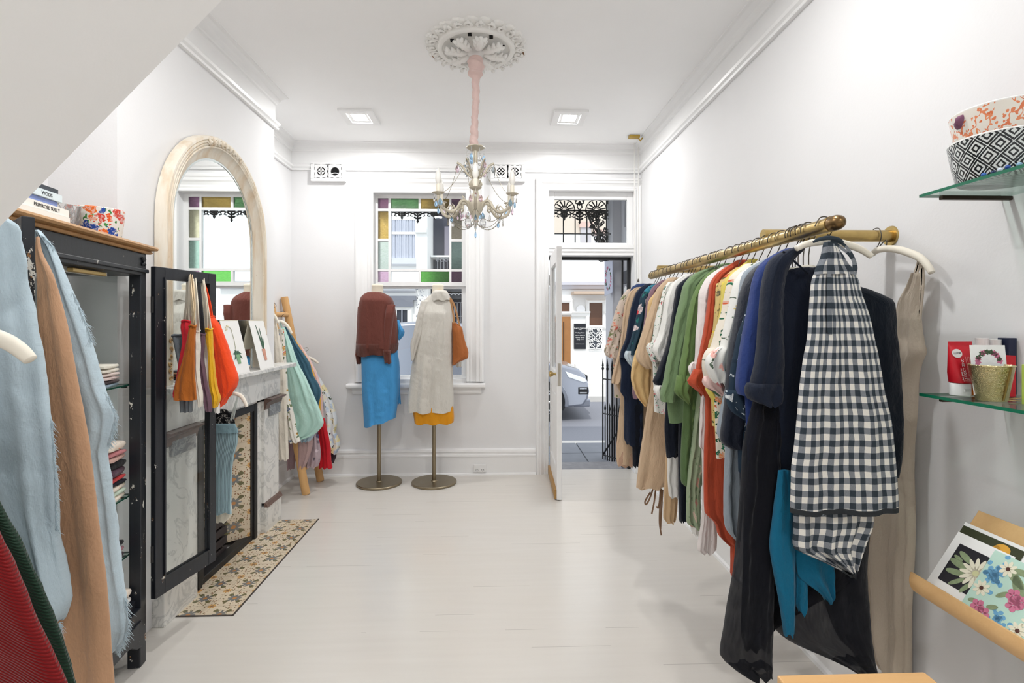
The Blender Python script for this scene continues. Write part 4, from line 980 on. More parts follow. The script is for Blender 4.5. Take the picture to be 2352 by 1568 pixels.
h = P3('500 915;520 906;540 904;553 909;561 920;567 934', 2.70)
hanger_at('clothes_hanger', 'cream padded hanger holding the pale teal camisole', h, .010, [h[1], h[1]+Vector((0, 0, .05)), h[1]+Vector((-.02, -.02, .09)), h[1]+Vector((-.05, -.03, .08))])
# ------------------------------------------------------------------ ladder rack in the corner
LW = wood('pale_pine', (186, 138, 84), (226, 184, 128), .8, 2)
lad = thing('ladder_rack', 'pale pine ladder clothes rack leaning on the wall in the corner', 'clothes rack', (-1.6, 4.62, 0))
fA, fB = Vector((-1.577, 4.43, .0)), Vector((-1.58, 4.80, .0)); tA, tB = Vector((-1.87, 4.40, 1.66)), Vector((-1.872, 4.72, 1.665))
for a, c in ((fA, tA), (fB, tB)): MB().tube([a, a.lerp(c, .5), c], [.033, .032, .031], 20).build('post', LW, lad, smooth=40, bevel=.003)
for f, r_ in ((.12, .02), (.905, .021), (.5, .02)): MB().tube([fA.lerp(tA, f), fB.lerp(tB, f)], r_, 14).build('rung', LW, lad, smooth=40)
LF1 = floral('ladder_floral_multi', (226, 222, 214), [(206, 90, 50), (90, 110, 140), (196, 150, 70)], 20, .8, (110, 120, 90), .6)
LF2 = floral('white_floral_olive', (222, 226, 228), [(238, 232, 204), (232, 226, 206), (182, 196, 214), (230, 216, 164)], 19, .9, (70, 80, 62), .55, .62); LF3 = floral('lilac_watercolour', (178, 160, 166), [(150, 60, 80), (206, 190, 196), (90, 80, 110)], 12, .8, (120, 110, 120), .5)
lg = 'clothes on the ladder rack'
def lgar(name, lab, mat, Y, rows, th=.03, fa=.012, fn=3.5, seed=1, cat='garment', strap=None, cut=(0, 0)):
    t = cloth(name, lab, cat, [('body', mat, dict(rows=rp(rows, Y=Y), y0=Y, th=th, fa=fa, fn=fn, seed=seed, hem=.008, cut=cut))], lg)
    if strap:
        for q in strap: b = MB(); loop_strap(b, bez(P3(q, Y), 6), .012, .003); b.build('shoulder_strap', mat, t[0])
    return t
lgar('dress', 'plain cream dress nearest the mantel end on the ladder rack', fabric('cream_linen', (222, 214, 200)), 4.16, '735 622 634;780 620 642;860 618 655;960 622 659;1040 632 662;1055 638 662', seed=41, cat='dress', strap=['634 738;630 722;626 712'])
lgar('dress', 'multicoloured floral dress between the cream and mint ones on the ladder rack', LF1, 4.245, '755 640 652;830 642 657;905 645 662;950 655 674;1000 660 684;1015 664 690', seed=42, cat='dress', strap=['644 756;640 742;636 735'])
lgar('dress', 'mint green flared dress in front of the ladder rack', fabric('mint_linen', (184, 220, 210), .08), 4.345, '752 647 653;770 648 660;790 650 668;835 654 685;863 656 700;897 657 716;915 655 724;935 660 733;955 669 740;970 671 744;985 668 736;1000 666 716;1007 665 692', th=.04, fa=.026, fn=4.4, seed=43, cat='dress', strap=['648 753;644 742;640 735'])
lgar('trousers', 'dusty pink trouser leg hanging below the mint dress hem', fabric('dusty_pink', (178, 150, 148)), 4.42, '985 684 722;1010 684 718;1030 684 716;1060 685 706;1074 686 700', seed=44, cat='trousers')
lgar('trousers', 'mauve trouser leg left of the front ladder post', fabric('mauve_pink', (160, 134, 138)), 4.52, '960 662 684;1010 660 682;1060 659 678;1076 660 676', seed=45, cat='trousers')
lgar('shirt', 'slate teal shirt on the ladder rack behind the mint dress', fabric('slate_teal', (62, 96, 114)), 4.45, '750 652 658;772 656 672;790 660 682;835 668 712;850 676 716;862 682 720;885 690 733;900 692 737;932 705 731', seed=46, cat='shirt')
lgar('top', 'pale blue hem showing under the mint dress', fabric('pale_blue_hem', (176, 198, 214)), 4.40, '960 690 722;990 690 722;1006 690 718;1014 692 710', seed=47, cat='top')
lgar('top', 'mustard yellow top edge behind the slate teal shirt', fabric('mustard', (222, 168, 60)), 4.52, '758 658 664;795 668 687;840 690 715;880 704 727;920 714 737;975 722 736', seed=48, cat='top')
lgar('blouse', 'pale pink blouse edge between the mustard top and the white floral dress', fabric('pale_pink', (220, 186, 180)), 4.585, '790 678 690;835 700 717;880 714 735;950 727 742;972 728 741', seed=49, cat='blouse')
lgar('skirt', 'lilac watercolour print skirt under the mint dress', LF3, 4.50, '985 712 730;1005 711 732;1040 708 736;1062 705 734;1072 704 730', seed=50, cat='skirt')
lgar('dress', 'crimson red dress hem under the white floral one', fabric('crimson', (192, 30, 42)), 4.615, '960 726 745;985 728 750;1020 730 758;1060 734 760;1074 733 763', seed=51, cat='dress')
lgar('top', 'dark plum hem peeping out behind the crimson dress', fabric('dark_plum', (60, 44, 54)), 4.76, '1000 745 762;1030 748 768;1045 750 772;1062 755 766', seed=52, cat='top')
lgar('dress', 'white dress with cream roses and dark leaves, furthest right on the ladder rack', LF2, 4.68, '846 714 723;860 718 730;876 722 738;900 728 753;950 735 772;972 737 775;990 738 771;1010 738 779;1019 738 781;1040 737 774', th=.045, fa=.02, seed=53, cat='dress')
for lab, pts, Y, hk in (('cream padded hanger topping the mint dress on the ladder rack', '634 737;646 738;656 744;664 754;670 766', 4.30, 1), ('cream padded hanger end above the white floral dress', '684 815;700 820;712 822;722 827;731 834', 4.68, 0), ('cream padded hanger holding the plain cream dress', '618 724;625 722;632 728;640 742', 4.13, 1)):
    h = P3(pts, Y); ru = fA.lerp(tA, .905).lerp(fB.lerp(tB, .905), min(1, max(0, (Y-4.40)/.33)))
    hanger_at('clothes_hanger', lab, h, .0125, [h[1], h[1]+Vector((0, 0, .03)), Vector((h[1].x+.01, Y, h[1].z+.05)), Vector((h[1].x+.03, Y, h[1].z+.065)), Vector((h[1].x+.02, Y, h[1].z+.085)), Vector((h[1].x-.012, Y, h[1].z+.075))])
# ================================================================== MANNEQUINS
BZ = metal('brushed_bronze', (150, 138, 116), .34, .12, 14); MQ = plain('mannequin_calico', (228, 220, 202), .8, 0, .04, 30, .1)
def mannequin(xpx, lab, nx, yc):
    b0 = at(xpx, 1106, Z=0); X, Y = at(xpx, 1000, Y=yc).x, yc
    t = thing('dress_form', lab, 'mannequin', (X, Y, 0), 'dress forms by the window')
    MB().lathe([(.001, 0), (.196, 0), (.2, .004), (.2, .016), (.196, .02), (.03, .021), (.026, .028), (.001, .028)], (X, Y, 0), 64).build('base', BZ, t, smooth=35)
    MB().tube([(X, Y, .02), (X, Y, 1.0)], .0165, 18).build('pole', BZ, t, smooth=50)
    nX = at(nx, 700, Y=yc).x
    M = Matrix.Scale(.62, 4, (0, 1, 0))
    prof = [(.001, .95), (.11, .95), (.13, 1.05), (.115, 1.2), (.12, 1.34), (.12, 1.42), (.09, 1.50), (.058, 1.555), (.052, 1.62), (.05, 1.672), (.054, 1.68), (.04, 1.695), (.001, 1.7)]
    MB().lathe(prof, (nX, Y, .085), 36, M=M).build('torso', MQ, t, smooth=60)
    return X, Y, t
M1Y, M2Y = 4.70, 4.70
mannequin(871, 'dress form on a bronze stand wearing the rust brown sweater', 867, M1Y); mannequin(997, 'dress form on a bronze stand wearing the oatmeal linen coat', 1006, M2Y)
SW = fabric('rust_brown_knit', (108, 62, 54), .1, .7); SWR = ribbed('rust_brown_rib', (100, 58, 50), 900)
SKY = fabric('sky_blue_linen', (74, 152, 210), .08)
g = 'clothes on the dress forms'
c = cloth('sweater', 'rust brown knitted sweater on the left dress form', 'sweater', [
    ('body', SW, dict(rows=rp('671 845 877;674 839 884;681 831 896;690 828 902;704 825 906;732 823 911;787 822 914;798 822 914', Y=M1Y), y0=M1Y, th=.135, fa=.012, fn=3.2, seed=61, nu=80, top=.5, sq=.85, wr=.002)),
    ('ribbed_hem', SWR, dict(rows=rp('788 820 915;800 819 914;824 822 910', Y=M1Y), y0=M1Y, th=.139, fa=.012, fn=3.2, seed=61, nu=80, top=1.0, sq=.85, cut=(.025, .05))),
    ('sleeve', SW, dict(rows=rp('700 888 908;730 884 904;770 882 899;806 881 896', Y=M1Y-.10), y0=M1Y-.10, th=.04, fa=.006, fn=2, seed=63)),
    ('sleeve', SW, dict(rows=rp('704 822 832;760 820 832;800 818 830;816 817 829', Y=M1Y), y0=M1Y, th=.04, fa=.006, fn=2, seed=64)),
    ('cuff', SWR, dict(rows=rp('804 879 897;818 881 897;834 884 899', Y=M1Y-.12), y0=M1Y-.12, th=.03, fa=.003, fn=2, seed=65, top=1, par=3)),
    ('cuff', SWR, dict(rows=rp('812 816 830;822 818 830;835 820 829', Y=M1Y), y0=M1Y, th=.03, fa=.003, fn=2, seed=66, top=1, par=4))], g)
cloth('dress', 'sky blue linen dress under the rust brown sweater', 'dress', [
    ('body', SKY, dict(rows=rp('795 832 912;815 830 914;837 831 917;892 832 917;937 835 913;972 837 909', Y=M1Y), y0=M1Y, th=.12, cut=(-.03, .05), fa=.016, fn=3, seed=67, nu=80, sq=.9)),
    ('hem_tail', SKY, dict(rows=rp('840 908 918;900 911 919;926 913 921', Y=M1Y+.08), y0=M1Y+.08, th=.02, fa=.006, fn=3, seed=68)),
    ('sleeve', SKY, dict(rows=rp('735 908 917;748 911 921;762 913 929;772 912 926;780 911 918', Y=M1Y+.06), y0=M1Y+.06, th=.035, fa=.008, fn=3, seed=69))], g)
OAT = fabric('oatmeal_linen', (206, 202, 194), .09, 1.1); ORL = fabric('orange_linen', (216, 146, 32), .12, 1.4); CARB = fabric('tan_leather', (168, 100, 54), .06, .4, .6)
c = cloth('coat', 'long oatmeal linen coat on the right dress form', 'coat', [
    ('body', OAT, dict(rows=rp('669 1000 1022;674 992 1030;682 982 1034;694 972 1037;710 966 1039;732 962 1040;766 957 1040;800 952 1040;847 945 1040;892 940 1041;925 936 1042;944 936 1041', Y=M2Y), y0=M2Y, th=.125, fa=.02, fn=4, seed=71, nu=84, sq=.88)),
    ('sleeve', OAT, dict(rows=rp('690 968 988;715 961 981;745 954 975;772 948 969;790 943 963;812 944 956;827 946 951', Y=M2Y-.065), y0=M2Y-.065, th=.045, fa=.012, fn=2.4, seed=72)),
    ('collar', OAT, dict(rows=rp('667 998 1025;672 993 1029;680 991 1033;690 992 1034', Y=M2Y-.02), y0=M2Y-.02, th=.085, fa=.006, fn=3, seed=73, top=.8, wr=.002)),
    ('sleeve', OAT, dict(rows=rp('800 1040 1056;830 1046 1060;842 1047 1060', Y=M2Y+.1), y0=M2Y+.1, th=.03, fa=.006, fn=3, seed=74))], g)
cloth('dress', 'marigold orange linen dress showing under the oatmeal coat', 'dress', [('body', ORL, dict(rows=rp('920 950 1040;945 949 1042;958 951 1043;970 953 1042', Y=M2Y), y0=M2Y, th=.11, fa=.022, fn=4.5, seed=75, nu=80)),
    ('neckline', ORL, dict(rows=rp('667 1003 1019;671 999 1023;676 999 1024', Y=M2Y+.01), y0=M2Y+.01, th=.055, fa=.0, seed=76, top=1))], g)
t = cloth('shoulder_bag', 'tan leather shoulder bag hanging from the oatmeal coat shoulder', 'bag', [('bag_body', CARB, dict(rows=rp('740 1038 1046;748 1038 1058;770 1039 1065;789 1039 1070;808 1039 1076;822 1039 1075;830 1039 1056;838 1039 1044', Y=M2Y-.02), y0=M2Y-.02, th=.045, fa=.012, fn=2.4, seed=77, wr=.004))], g)
for q in ('1032 684;1037 700;1041 722;1043 742', '1034 684;1043 700;1050 724;1055 746'):
    b = MB(); loop_strap(b, bez(P3(q, M2Y-.04), 6), .016, .004); b.build('strap', fabric('strap_tan', (196, 150, 106), .05), t[0])
# ================================================================== CEILING ROSE
RC = Vector((-.112, 3.17, ZC))
t = thing('ceiling_rose', 'white plaster ceiling rose with acanthus leaves and chipped brown edge', 'ceiling rose', RC-Vector((0, 0, .06)))
PL = plain('white_plaster', (240, 239, 236), .7, 0, .02, 20, .1)
def ring_wob(q, i): return (.035*math.sin(22*q)+.02*math.sin(44*q+1)) if i in (0, 1, 2) else 0
prof = [(.30, .002), (.295, -.012), (.275, -.02), (.25, -.016), (.24, -.02), (.232, -.036), (.22, -.04), (.205, -.036), (.2, -.02), (.12, -.016), (.1, -.03), (.06, -.05), (.03, -.06), (.001, -.06)]
MB().lathe(prof, RC, 132, wob=ring_wob, cap=False).build('medallion', PL, t, smooth=45)
b = MB()
for k in range(26):
    a = 2*PI*k/26; c = RC+Vector((.262*math.cos(a), .262*math.sin(a), -.02)); er = Vector((math.cos(a), math.sin(a), 0)); et = Vector((-math.sin(a), math.cos(a), 0))
    sg = 1 if k % 2 else -1
    b.tube([c+(er*math.cos(q+a)*1+et*math.sin(q+a)*sg)*(.026*(1-q/9))+Vector((0, 0, -.004)) for q in [i*.5 for i in range(14)]], [.004+.005*math.sin(PI*i/13) for i in range(14)], 6)
    b.tube([c+er*.02, c+er*.03-Vector((0, 0, .006)), c+er*.036], [.01, .014, .006], 8)
b.build('rim_scrollwork', PL, t, smooth=True)
for k in range(8):
    a = 2*PI*k/8+.2; er = Vector((math.cos(a), math.sin(a), 0)); et = Vector((-math.sin(a), math.cos(a), 0)); b = MB()
    o = RC+Vector((0, 0, -.03))
    b.tube([o+er*r+Vector((0, 0, z)) for r, z in ((.05, -.02), (.09, -.03), (.13, -.026), (.165, -.03), (.185, -.014))], [.012, .02, .022, .02, .008], 10)
    for s in (-1, 1):
        for r0, l in ((.09, .034), (.125, .042), (.155, .034)): b.tube([o+er*r0+Vector((0, 0, -.02)), o+er*(r0+.02)+et*s*l*.6+Vector((0, 0, -.03)), o+er*(r0+.028)+et*s*l+Vector((0, 0, -.018))], [.011, .014, .006], 8)
    b.build('acanthus_leaf', PL, t, smooth=True)
b = MB()
for k in range(8):
    a = 2*PI*k/8+.2+PI/8; c = RC+Vector((.165*math.cos(a), .165*math.sin(a), -.026))
    b.box((c.x-.011, c.y-.016, c.z), (c.x+.011, c.y+.016, c.z+.004))
b.build('pierced_vent', VD, t)
rnd = random.Random(5); b = MB()
for a0, a1 in ((.95, 1.5), (1.55, 2.2), (.2, .6), (2.6, 2.75), (3.0, 3.1)):
    p = []
    for i in range(16):
        a = a0+(a1-a0)*i/15; r = .303+.008*math.sin(22*a)+rnd.uniform(-.004, .004); p.append(RC+Vector((r*math.cos(a), r*math.sin(a), -.003)))
    b.tube(p, .0035, 6)
b.build('chipped_edge', plain('rust_chip', (128, 84, 40), .8, 0, .3, 80), t)
# ================================================================== CHANDELIER
CX, CY = -.114, 3.13
ch = thing('chandelier', 'cream painted chandelier with candle bulbs and blue, pink and clear drops, hung in pink cloth', 'chandelier', (CX, CY, 1.98))
IV = plain('antique_ivory_metal', (206, 198, 180), .45, .2, .12, 30, .1)
V3 = lambda x, y, z: Vector((CX+x, CY+y, z-.03))
PK = fabric('pink_linen_sleeve', (216, 190, 184), .08, 1.0)
pts = [(.0, 3.065, .012), (.0, 3.05, .045), (.002, 3.0, .046), (.0, 2.965, .04), (.004, 2.955, .05), (.0, 2.94, .03), (.0, 2.92, .024), (.002, 2.82, .022), (-.004, 2.7, .02), (-.008, 2.6, .024), (-.01, 2.55, .026), (-.008, 2.52, .03), (-.004, 2.505, .034)]
rows = interp([(z, x, r) for x, z, r in pts], 70); b = MB()
vs = []; uv = []
for i, (z, x, r) in enumerate(rows):
    for k in range(25):
        q = 2*PI*k/24; tw = .1*math.sin(z*95+q*1.0)+.06*math.sin(z*210+q*2)
        vs.append(V3(x+r*(1+tw)*math.cos(q), r*(1+tw)*math.sin(q), z)); uv.append((q*.03, z))
b.add(vs, [(i*25+k, i*25+k+1, (i+1)*25+k+1, (i+1)*25+k) for i in range(69) for k in range(24)], uv); b.build('cloth_sleeve', PK, ch, smooth=True)
prof = [(.004, 2.51), (.012, 2.505), (.014, 2.44), (.012, 2.40), (.02, 2.385), (.032, 2.375), (.03, 2.36), (.016, 2.345), (.02, 2.33), (.036, 2.315), (.04, 2.295), (.03, 2.275), (.016, 2.26), (.022, 2.24), (.05, 2.19), (.046, 2.15), (.03, 2.12), (.016, 2.09), (.02, 2.075), (.008, 2.06), (.001, 2.055)]
MB().lathe(prof, (CX, CY, -.03), 28, wob=lambda q, i: .05*math.cos(12*q) if 4 <= i <= 12 else 0).build('stem', IV, ch, smooth=50)
MB().lathe([(.01, 2.495), (.045, 2.508), (.055, 2.515), (.054, 2.519), (.04, 2.512), (.008, 2.505)], (CX, CY, -.03), 32, wob=lambda q, i: .06*math.cos(8*q) if i in (1, 2, 3) else 0).build('top_disc', IV, ch, smooth=50)
CRY = {'clear': crystal('clear_crystal', (250, 250, 250), 1.5, .0), 'blue': crystal('blue_crystal', (176, 212, 244), 1.3, .04), 'pink': crystal('pink_crystal', (246, 222, 236), 1.3, .04), 'smoke': crystal('smoky_crystal', (170, 178, 182), 1.4, .04)}
CHN = metal('pewter_chain', (150, 142, 122), .35)
def drop(c, l, kind, par=ch, beads=2):
    """faceted teardrop under a short bead string"""
    l *= 1.2
    b = MB(); n = 8; p = [(.001, 0), (.35, -.3), (.5, -.55), (.46, -.75), (.25, -.94), (.001, -1)]
    o0 = c-Vector((0, 0, .009*beads))
    b.lathe([(r*l*.62, z*l) for r, z in p], o0, n, M=Matrix.Rotation(c.x*40, 4, 'Z')@Matrix.Scale(.55, 4, (0, 1, 0)))
    o = b.build('crystal_drop', CRY[kind], par)
    if kind != 'clear': o['label'] = kind+' glass drop'
    b = MB()
    for k in range(beads):
        q = c-Vector((0, 0, .009*k+.004)); b.tube([q+Vector((0, 0, .004)), q, q-Vector((0, 0, .004))], [.0006, .0038, .0006], 6)
    if beads: b.build('bead_string', CRY['clear'], o)
    return o
BULBM = crystal('pearl_bulb_glass', (248, 247, 244), 1.2, .25); BULBW = plain('pearl_bulb', (240, 238, 232), .15, 0, .01)
CAN = plain('candle_ivory', (236, 230, 214), .5, 0, .02)
rnd = random.Random(11); tips = []
for k in range(6):
    a = math.radians(-88+60*k); R = lambda r, z, da=0: V3(r*math.cos(a+da), r*math.sin(a+da), z)
    b = MB(); b.tube(bez([R(.03, 2.14), R(.06, 2.185), R(.095, 2.185), R(.12, 2.145), R(.16, 2.115), R(.215, 2.13), R(.242, 2.165), R(.245, 2.2)], 6), [.009]*42+[.008], 10)
    b.tube(bez([R(.12, 2.15), R(.1, 2.17), R(.085, 2.155), R(.095, 2.14), R(.105, 2.15)], 5), .005, 6)
    b.tube(bez([R(.19, 2.125), R(.17, 2.15), R(.155, 2.14), R(.165, 2.125)], 5), .004, 6)
    for r0, z0 in ((.075, 2.192), (.14, 2.135), (.205, 2.14)): b.tube([R(r0, z0), R(r0+.006, z0+.016), R(r0+.016, z0+.028)], [.006, .005, .001], 6)
    arm = b.build('arm', IV, ch, smooth=True)
    c = R(.245, 2.2)
    MB().lathe([(.006, -.004), (.012, .004), (.032, .012), (.034, .016), (.03, .015), (.008, .012)], c, 24, wob=lambda q, i: .08*math.cos(8*q) if i in (2, 3, 4) else 0).build('drip_pan', IV, arm, smooth=50)
    MB().lathe([(.012, .012), (.0125, .06), (.011, .064), (.001, .064)], c, 16).build('candle_tube', CAN, arm, smooth=50)
    MB().lathe([(.008, .064), (.0165, .082), (.0175, .1), (.014, .125), (.007, .148), (.001, .156)], c, 18).build('candle_bulb', BULBW, arm, smooth=60)
    tips.append((a, c))
    for da, z, kd in ((-.11, .0, 'blue' if k % 2 else 'pink'), (.12, 0, 'pink' if k % 3 == 0 else 'blue')):
        drop(R(.248, 2.206, da), .036, kd, beads=3)
    drop(R(.16, 2.108), .032, ('blue', 'clear', 'blue', 'clear', 'clear', 'blue')[k], beads=2)
    drop(R(.27, 2.207), .026, 'clear', beads=2)
    # upper scrolls
    a2 = a+math.radians(30); R2 = lambda r, z: V3(r*math.cos(a2), r*math.sin(a2), z)
    MB().tube(bez([R2(.02, 2.335), R2(.05, 2.36), R2(.08, 2.405), R2(.11, 2.425)], 6), [.004]*19, 6, flat=1.8).build('upper_scroll', IV, ch, smooth=True)
    drop(R2(.108, 2.42), .038, ('pink', 'smoke', 'pink', 'smoke', 'pink', 'clear')[k], beads=1)
    drop(V3(.05*math.cos(a2), .05*math.sin(a2), 2.508), .036, 'blue' if k % 2 else 'clear', beads=4 if k % 2 else 5)
    drop(V3(.05*math.cos(a), .05*math.sin(a), 2.12), .055, 'clear', beads=2)
    drop(V3(.085*math.cos(a2), .085*math.sin(a2), 2.135), .034, 'pink' if k in (3, 4) else 'blue' if k == 0 else 'clear', beads=2)
drop(V3(0, 0, 2.055), .036, 'blue', beads=4)
b = MB()
def swag(p, q, sag, n=12):
    pts = [p.lerp(q, i/n)-Vector((0, 0, sag*4*(i/n)*(1-i/n))) for i in range(n+1)]; b.tube(pts, .0013, 5)
    for i in range(1, n): b.tube([pts[i]+Vector((0, 0, .003)), pts[i], pts[i]-Vector((0, 0, .003))], [.0004, .0028, .0004], 5)
for k in range(6):
    a, c = tips[k]; a2, c2 = tips[(k+1) % 6]
    p = V3(.19*math.cos(a), .19*math.sin(a), 2.12); q = V3(.19*math.cos(a2), .19*math.sin(a2), 2.12)
    swag(p, q, .07); swag(p, V3(0, 0, 2.07), .06, 14)
    swag(V3(.105*math.cos(a+.52), .105*math.sin(a+.52), 2.42), V3(.02*math.cos(a+.52), .02*math.sin(a+.52), 2.39), .04, 8)
    swag(V3(.105*math.cos(a+.52), .105*math.sin(a+.52), 2.42), c+Vector((0, 0, .012)), .05, 10)
b.build('bead_garland', CHN, ch)
# pink cluster low on the left
for k in range(9):
    a = math.radians(150+rnd.uniform(-40, 60)); r = rnd.uniform(.07, .13); drop(V3(r*math.cos(a), r*math.sin(a), 2.14+rnd.uniform(-.03, .03)), .022, 'pink', beads=1)
# ================================================================== CLOTHES RAIL ON THE RIGHT WALL
RX, RZ, RR = .945, 1.722, .0205
BRS = metal('old_brass_pipe', (186, 160, 104), .32, .3, 26)
rail = thing('clothes_rail', 'long worn brass clothes rail carried on two arms from the right wall', 'clothes rail', (RX, 2.25, RZ-.03))
MB().tube([(RX, 1.435, RZ), (RX, 3.12, RZ)], RR, 24).build('rail_pipe', BRS, rail, smooth=50)
CAP = metal('dark_brass_cap', (122, 98, 66), .3, .2)
MB().tube([(RX, 1.436, RZ), (RX, 1.425, RZ), (RX, 1.41, RZ), (RX, 1.398, RZ), (RX, 1.390, RZ), (RX, 1.386, RZ)], [.0205, .0215, .021, .0175, .011, .003], 24).build('end_cap', CAP, rail, smooth=60)
MB().tube([(RX, 1.434, RZ), (RX, 1.438, RZ)], .0225, 24).build('collar_ring', BRS, rail, smooth=50)
for y in (1.80, 2.98):
    z = RZ+.028
    MB().tube([(RX-.006, y, z), (XR-.002, y, z)], .0205, 24).build('wall_arm', BRS, rail, smooth=50)
    MB().tube([(XR-.006, y, z), (XR, y, z)], [.034, .036], 24).build('wall_flange', BRS, rail, smooth=50)
# prototype hanger: wire hook over the pipe + padded arm
hp = bpy.data.objects.new('clothes_hanger', None); COL.objects.link(hp); WL[hp.name] = Vector((0, 0, 0)); hp.empty_display_size = .05
hk = [Vector((.0225*1.12*math.cos(q), 0, .0225*1.12*math.sin(q))) for q in [math.radians(200-10*i) for i in range(24)]]
hk += [Vector((.012, 0, -.034)), Vector((.003, 0, -.05)), Vector((0, 0, -.075)), Vector((0, 0, -.108))]
MB().tube(hk, .0018, 6).build('hook', WIRE, hp, smooth=True)
MB().tube(bez([(-.075, 0, -.15), (-.045, 0, -.128), (0, 0, -.112), (.045, 0, -.128), (.075, 0, -.15)], 6), [.006+.004*math.sin(PI*i/24) for i in range(25)], 8).build('padded_arm', HC, hp, smooth=True)
used_h = []
def hanger_for(y, lab, rot=0):
    h = hp if not used_h else copy_tree(hp); used_h.append(h)
    h.location = (RX, y, RZ); h.rotation_euler = (0, 0, rot); tag(h, lab, 'clothes hanger', 'hangers on the brass rail'); return h
rgar = 'clothes hung along the brass rail'; cnt = [0]
def hang(name, lab, cat, mat, Y, sleeve=None, body=None, cuff=None, cuffmat=None, extra=(), hang_=True, th=.022, sth=.023, fa=.009, xr=1.085, bodymat=None, topz=None, hem=None, fn=3.2, short=''):
    cnt[0] += 1; sd = 100+cnt[0]*7; parts = []
    sr = rp(sleeve, Y=Y) if sleeve else []
    br = rp(body, Y=Y+.012) if body else []
    tz = RZ-.112 if topz is None else topz
    rows = [(tz, RX-.04, RX+.04), (tz-.012, RX-.085, RX+.08)]
    for z, l, r in sr:
        if z < rows[-1][0]-.012 and (not br or z > br[0][0]+.02): rows.append((z, min(l+.55*(r-l), RX-.09), xr))
    if br: rows += [q for q in br if q[0] < rows[-1][0]-.01]
    elif hem: rows.append((hem, rows[-1][1]+.01, xr))
    if len(rows) < 3: rows.append((tz-.3, RX-.1, xr))
    parts.append(('body', bodymat or mat, dict(rows=rows, y0=Y+.012, th=th, fa=fa*1.3, fn=fn, seed=sd, hem=.006, nu=48, top=.55)))
    if sr: parts.append(('sleeve', mat, dict(rows=sr, y0=Y-.008, th=sth, fa=fa, fn=2.2, seed=sd+1, hem=.002, nu=40, wr=.004, top=.7)))
    if cuff: parts.append(('cuff', cuffmat or mat, dict(rows=rp(cuff, Y=Y-.016), y0=Y-.016, th=sth*.95, fa=fa*1.6, fn=3, seed=sd+2, nu=40, wr=.006, top=.9)))
    for pn, mt, rt in extra: parts.append((pn, mt, dict(rows=rp(rt, Y=Y+.01), y0=Y+.01, th=.02, fa=.008, fn=3, seed=sd+3, nu=40)))
    c = cloth(name, lab, cat, parts, rgar)
    if hang_: hanger_for(Y+.012, 'wire-hooked hanger on the brass rail holding the '+short, .0)
    return c
NAVY = fabric('navy_linen', (28, 38, 58), .12); NAVY2 = fabric('deep_navy_crepe', (20, 26, 38), .1); TANL = fabric('tan_linen', (198, 172, 144), .1); TAN2 = fabric('warm_tan_linen', (198, 168, 132), .1); WHT = fabric('white_linen', (228, 227, 223), .06)
hang('blouse', 'sheer pale floral blouse with looped cuff at the far end of the rail', 'blouse', floral('sheer_pale_floral', (222, 206, 192), [(206, 120, 96), (120, 110, 90), (190, 90, 80), (110, 120, 80)], 32, .9, (110, 120, 80), .6, .42, .85, .25), 3.07,
     '664 1441 1455;680 1428 1449;705 1416 1441;742 1405 1432;784 1394 1425;797 1391 1422', cuff='792 1391 1422;806 1388 1420;816 1391 1418;821 1396 1414', hem=1.0, short='sheer pale floral blouse')
hang('jacket', 'denim blue jacket shoulder beside the sheer floral blouse', 'jacket', fabric('denim_blue', (46, 66, 108), .15), 3.02, '652 1462 1492;660 1450 1490;672 1447 1470;690 1446 1462;720 1442 1456', hem=1.1, short='denim blue jacket')
hang('dress', 'tan linen dress with wide sleeve near the doorway end of the rail', 'dress', TANL, 2.97, '660 1460 1478;668 1448 1466;690 1437 1458;723 1431 1450;760 1427 1447;803 1421 1445;840 1411 1442;866 1405 1438;880 1404 1427',
     body='908 1425 1490;960 1421 1490;1010 1417 1490;1041 1415 1490;1066 1418 1470', extra=[('facing', fabric('rose_tan_facing', (178, 146, 124)), '1030 1419 1460;1055 1418 1456;1070 1420 1453')], short='tan linen dress')
hang('dress', 'navy linen dress with dropped sleeve beside the dark floral blouse', 'dress', NAVY, 2.90, '652 1482 1500;660 1470 1495;668 1463 1488;694 1452 1480;723 1445 1474;784 1434 1470;806 1425 1466;822 1424 1470',
     body='816 1423 1478;850 1427 1478;900 1425 1478;912 1433 1477;960 1434 1475;1007 1434 1473;1022 1440 1472', extra=[('underskirt', NAVY2, '900 1450 1478;960 1452 1478;1030 1453 1474;1070 1454 1469')], short='navy linen dress')
DKF = floral('dark_teal_floral', (44, 66, 80), [(196, 60, 66), (214, 200, 200), (226, 224, 220), (60, 130, 150)], 19, .85, (40, 100, 96), .6, .5)
hang('blouse', 'dark teal blouse printed with large red and white flowers', 'blouse', DKF, 2.82, '652 1497 1510;662 1484 1504;680 1471 1489;700 1467 1483;730 1460 1480;761 1453 1473;786 1446 1466;805 1438 1462;814 1437 1460',
     cuff='806 1437 1461;818 1434 1460;832 1442 1458;843 1450 1457', cuffmat=floral('pale_reverse_floral', (190, 204, 214), [(196, 110, 120), (120, 170, 200)], 14, .8), hem=1.05, short='dark teal flowered blouse')
hang('top', 'mauve top seen as a narrow strip beside the dark flowered blouse', 'top', fabric('mauve_knit', (134, 106, 118), .1), 2.76, '643 1520 1536;656 1501 1522;667 1493 1508;694 1485 1500;744 1478 1494;800 1467 1488;860 1455 1480;900 1452 1476;914 1454 1466', hem=1.1, short='mauve top')
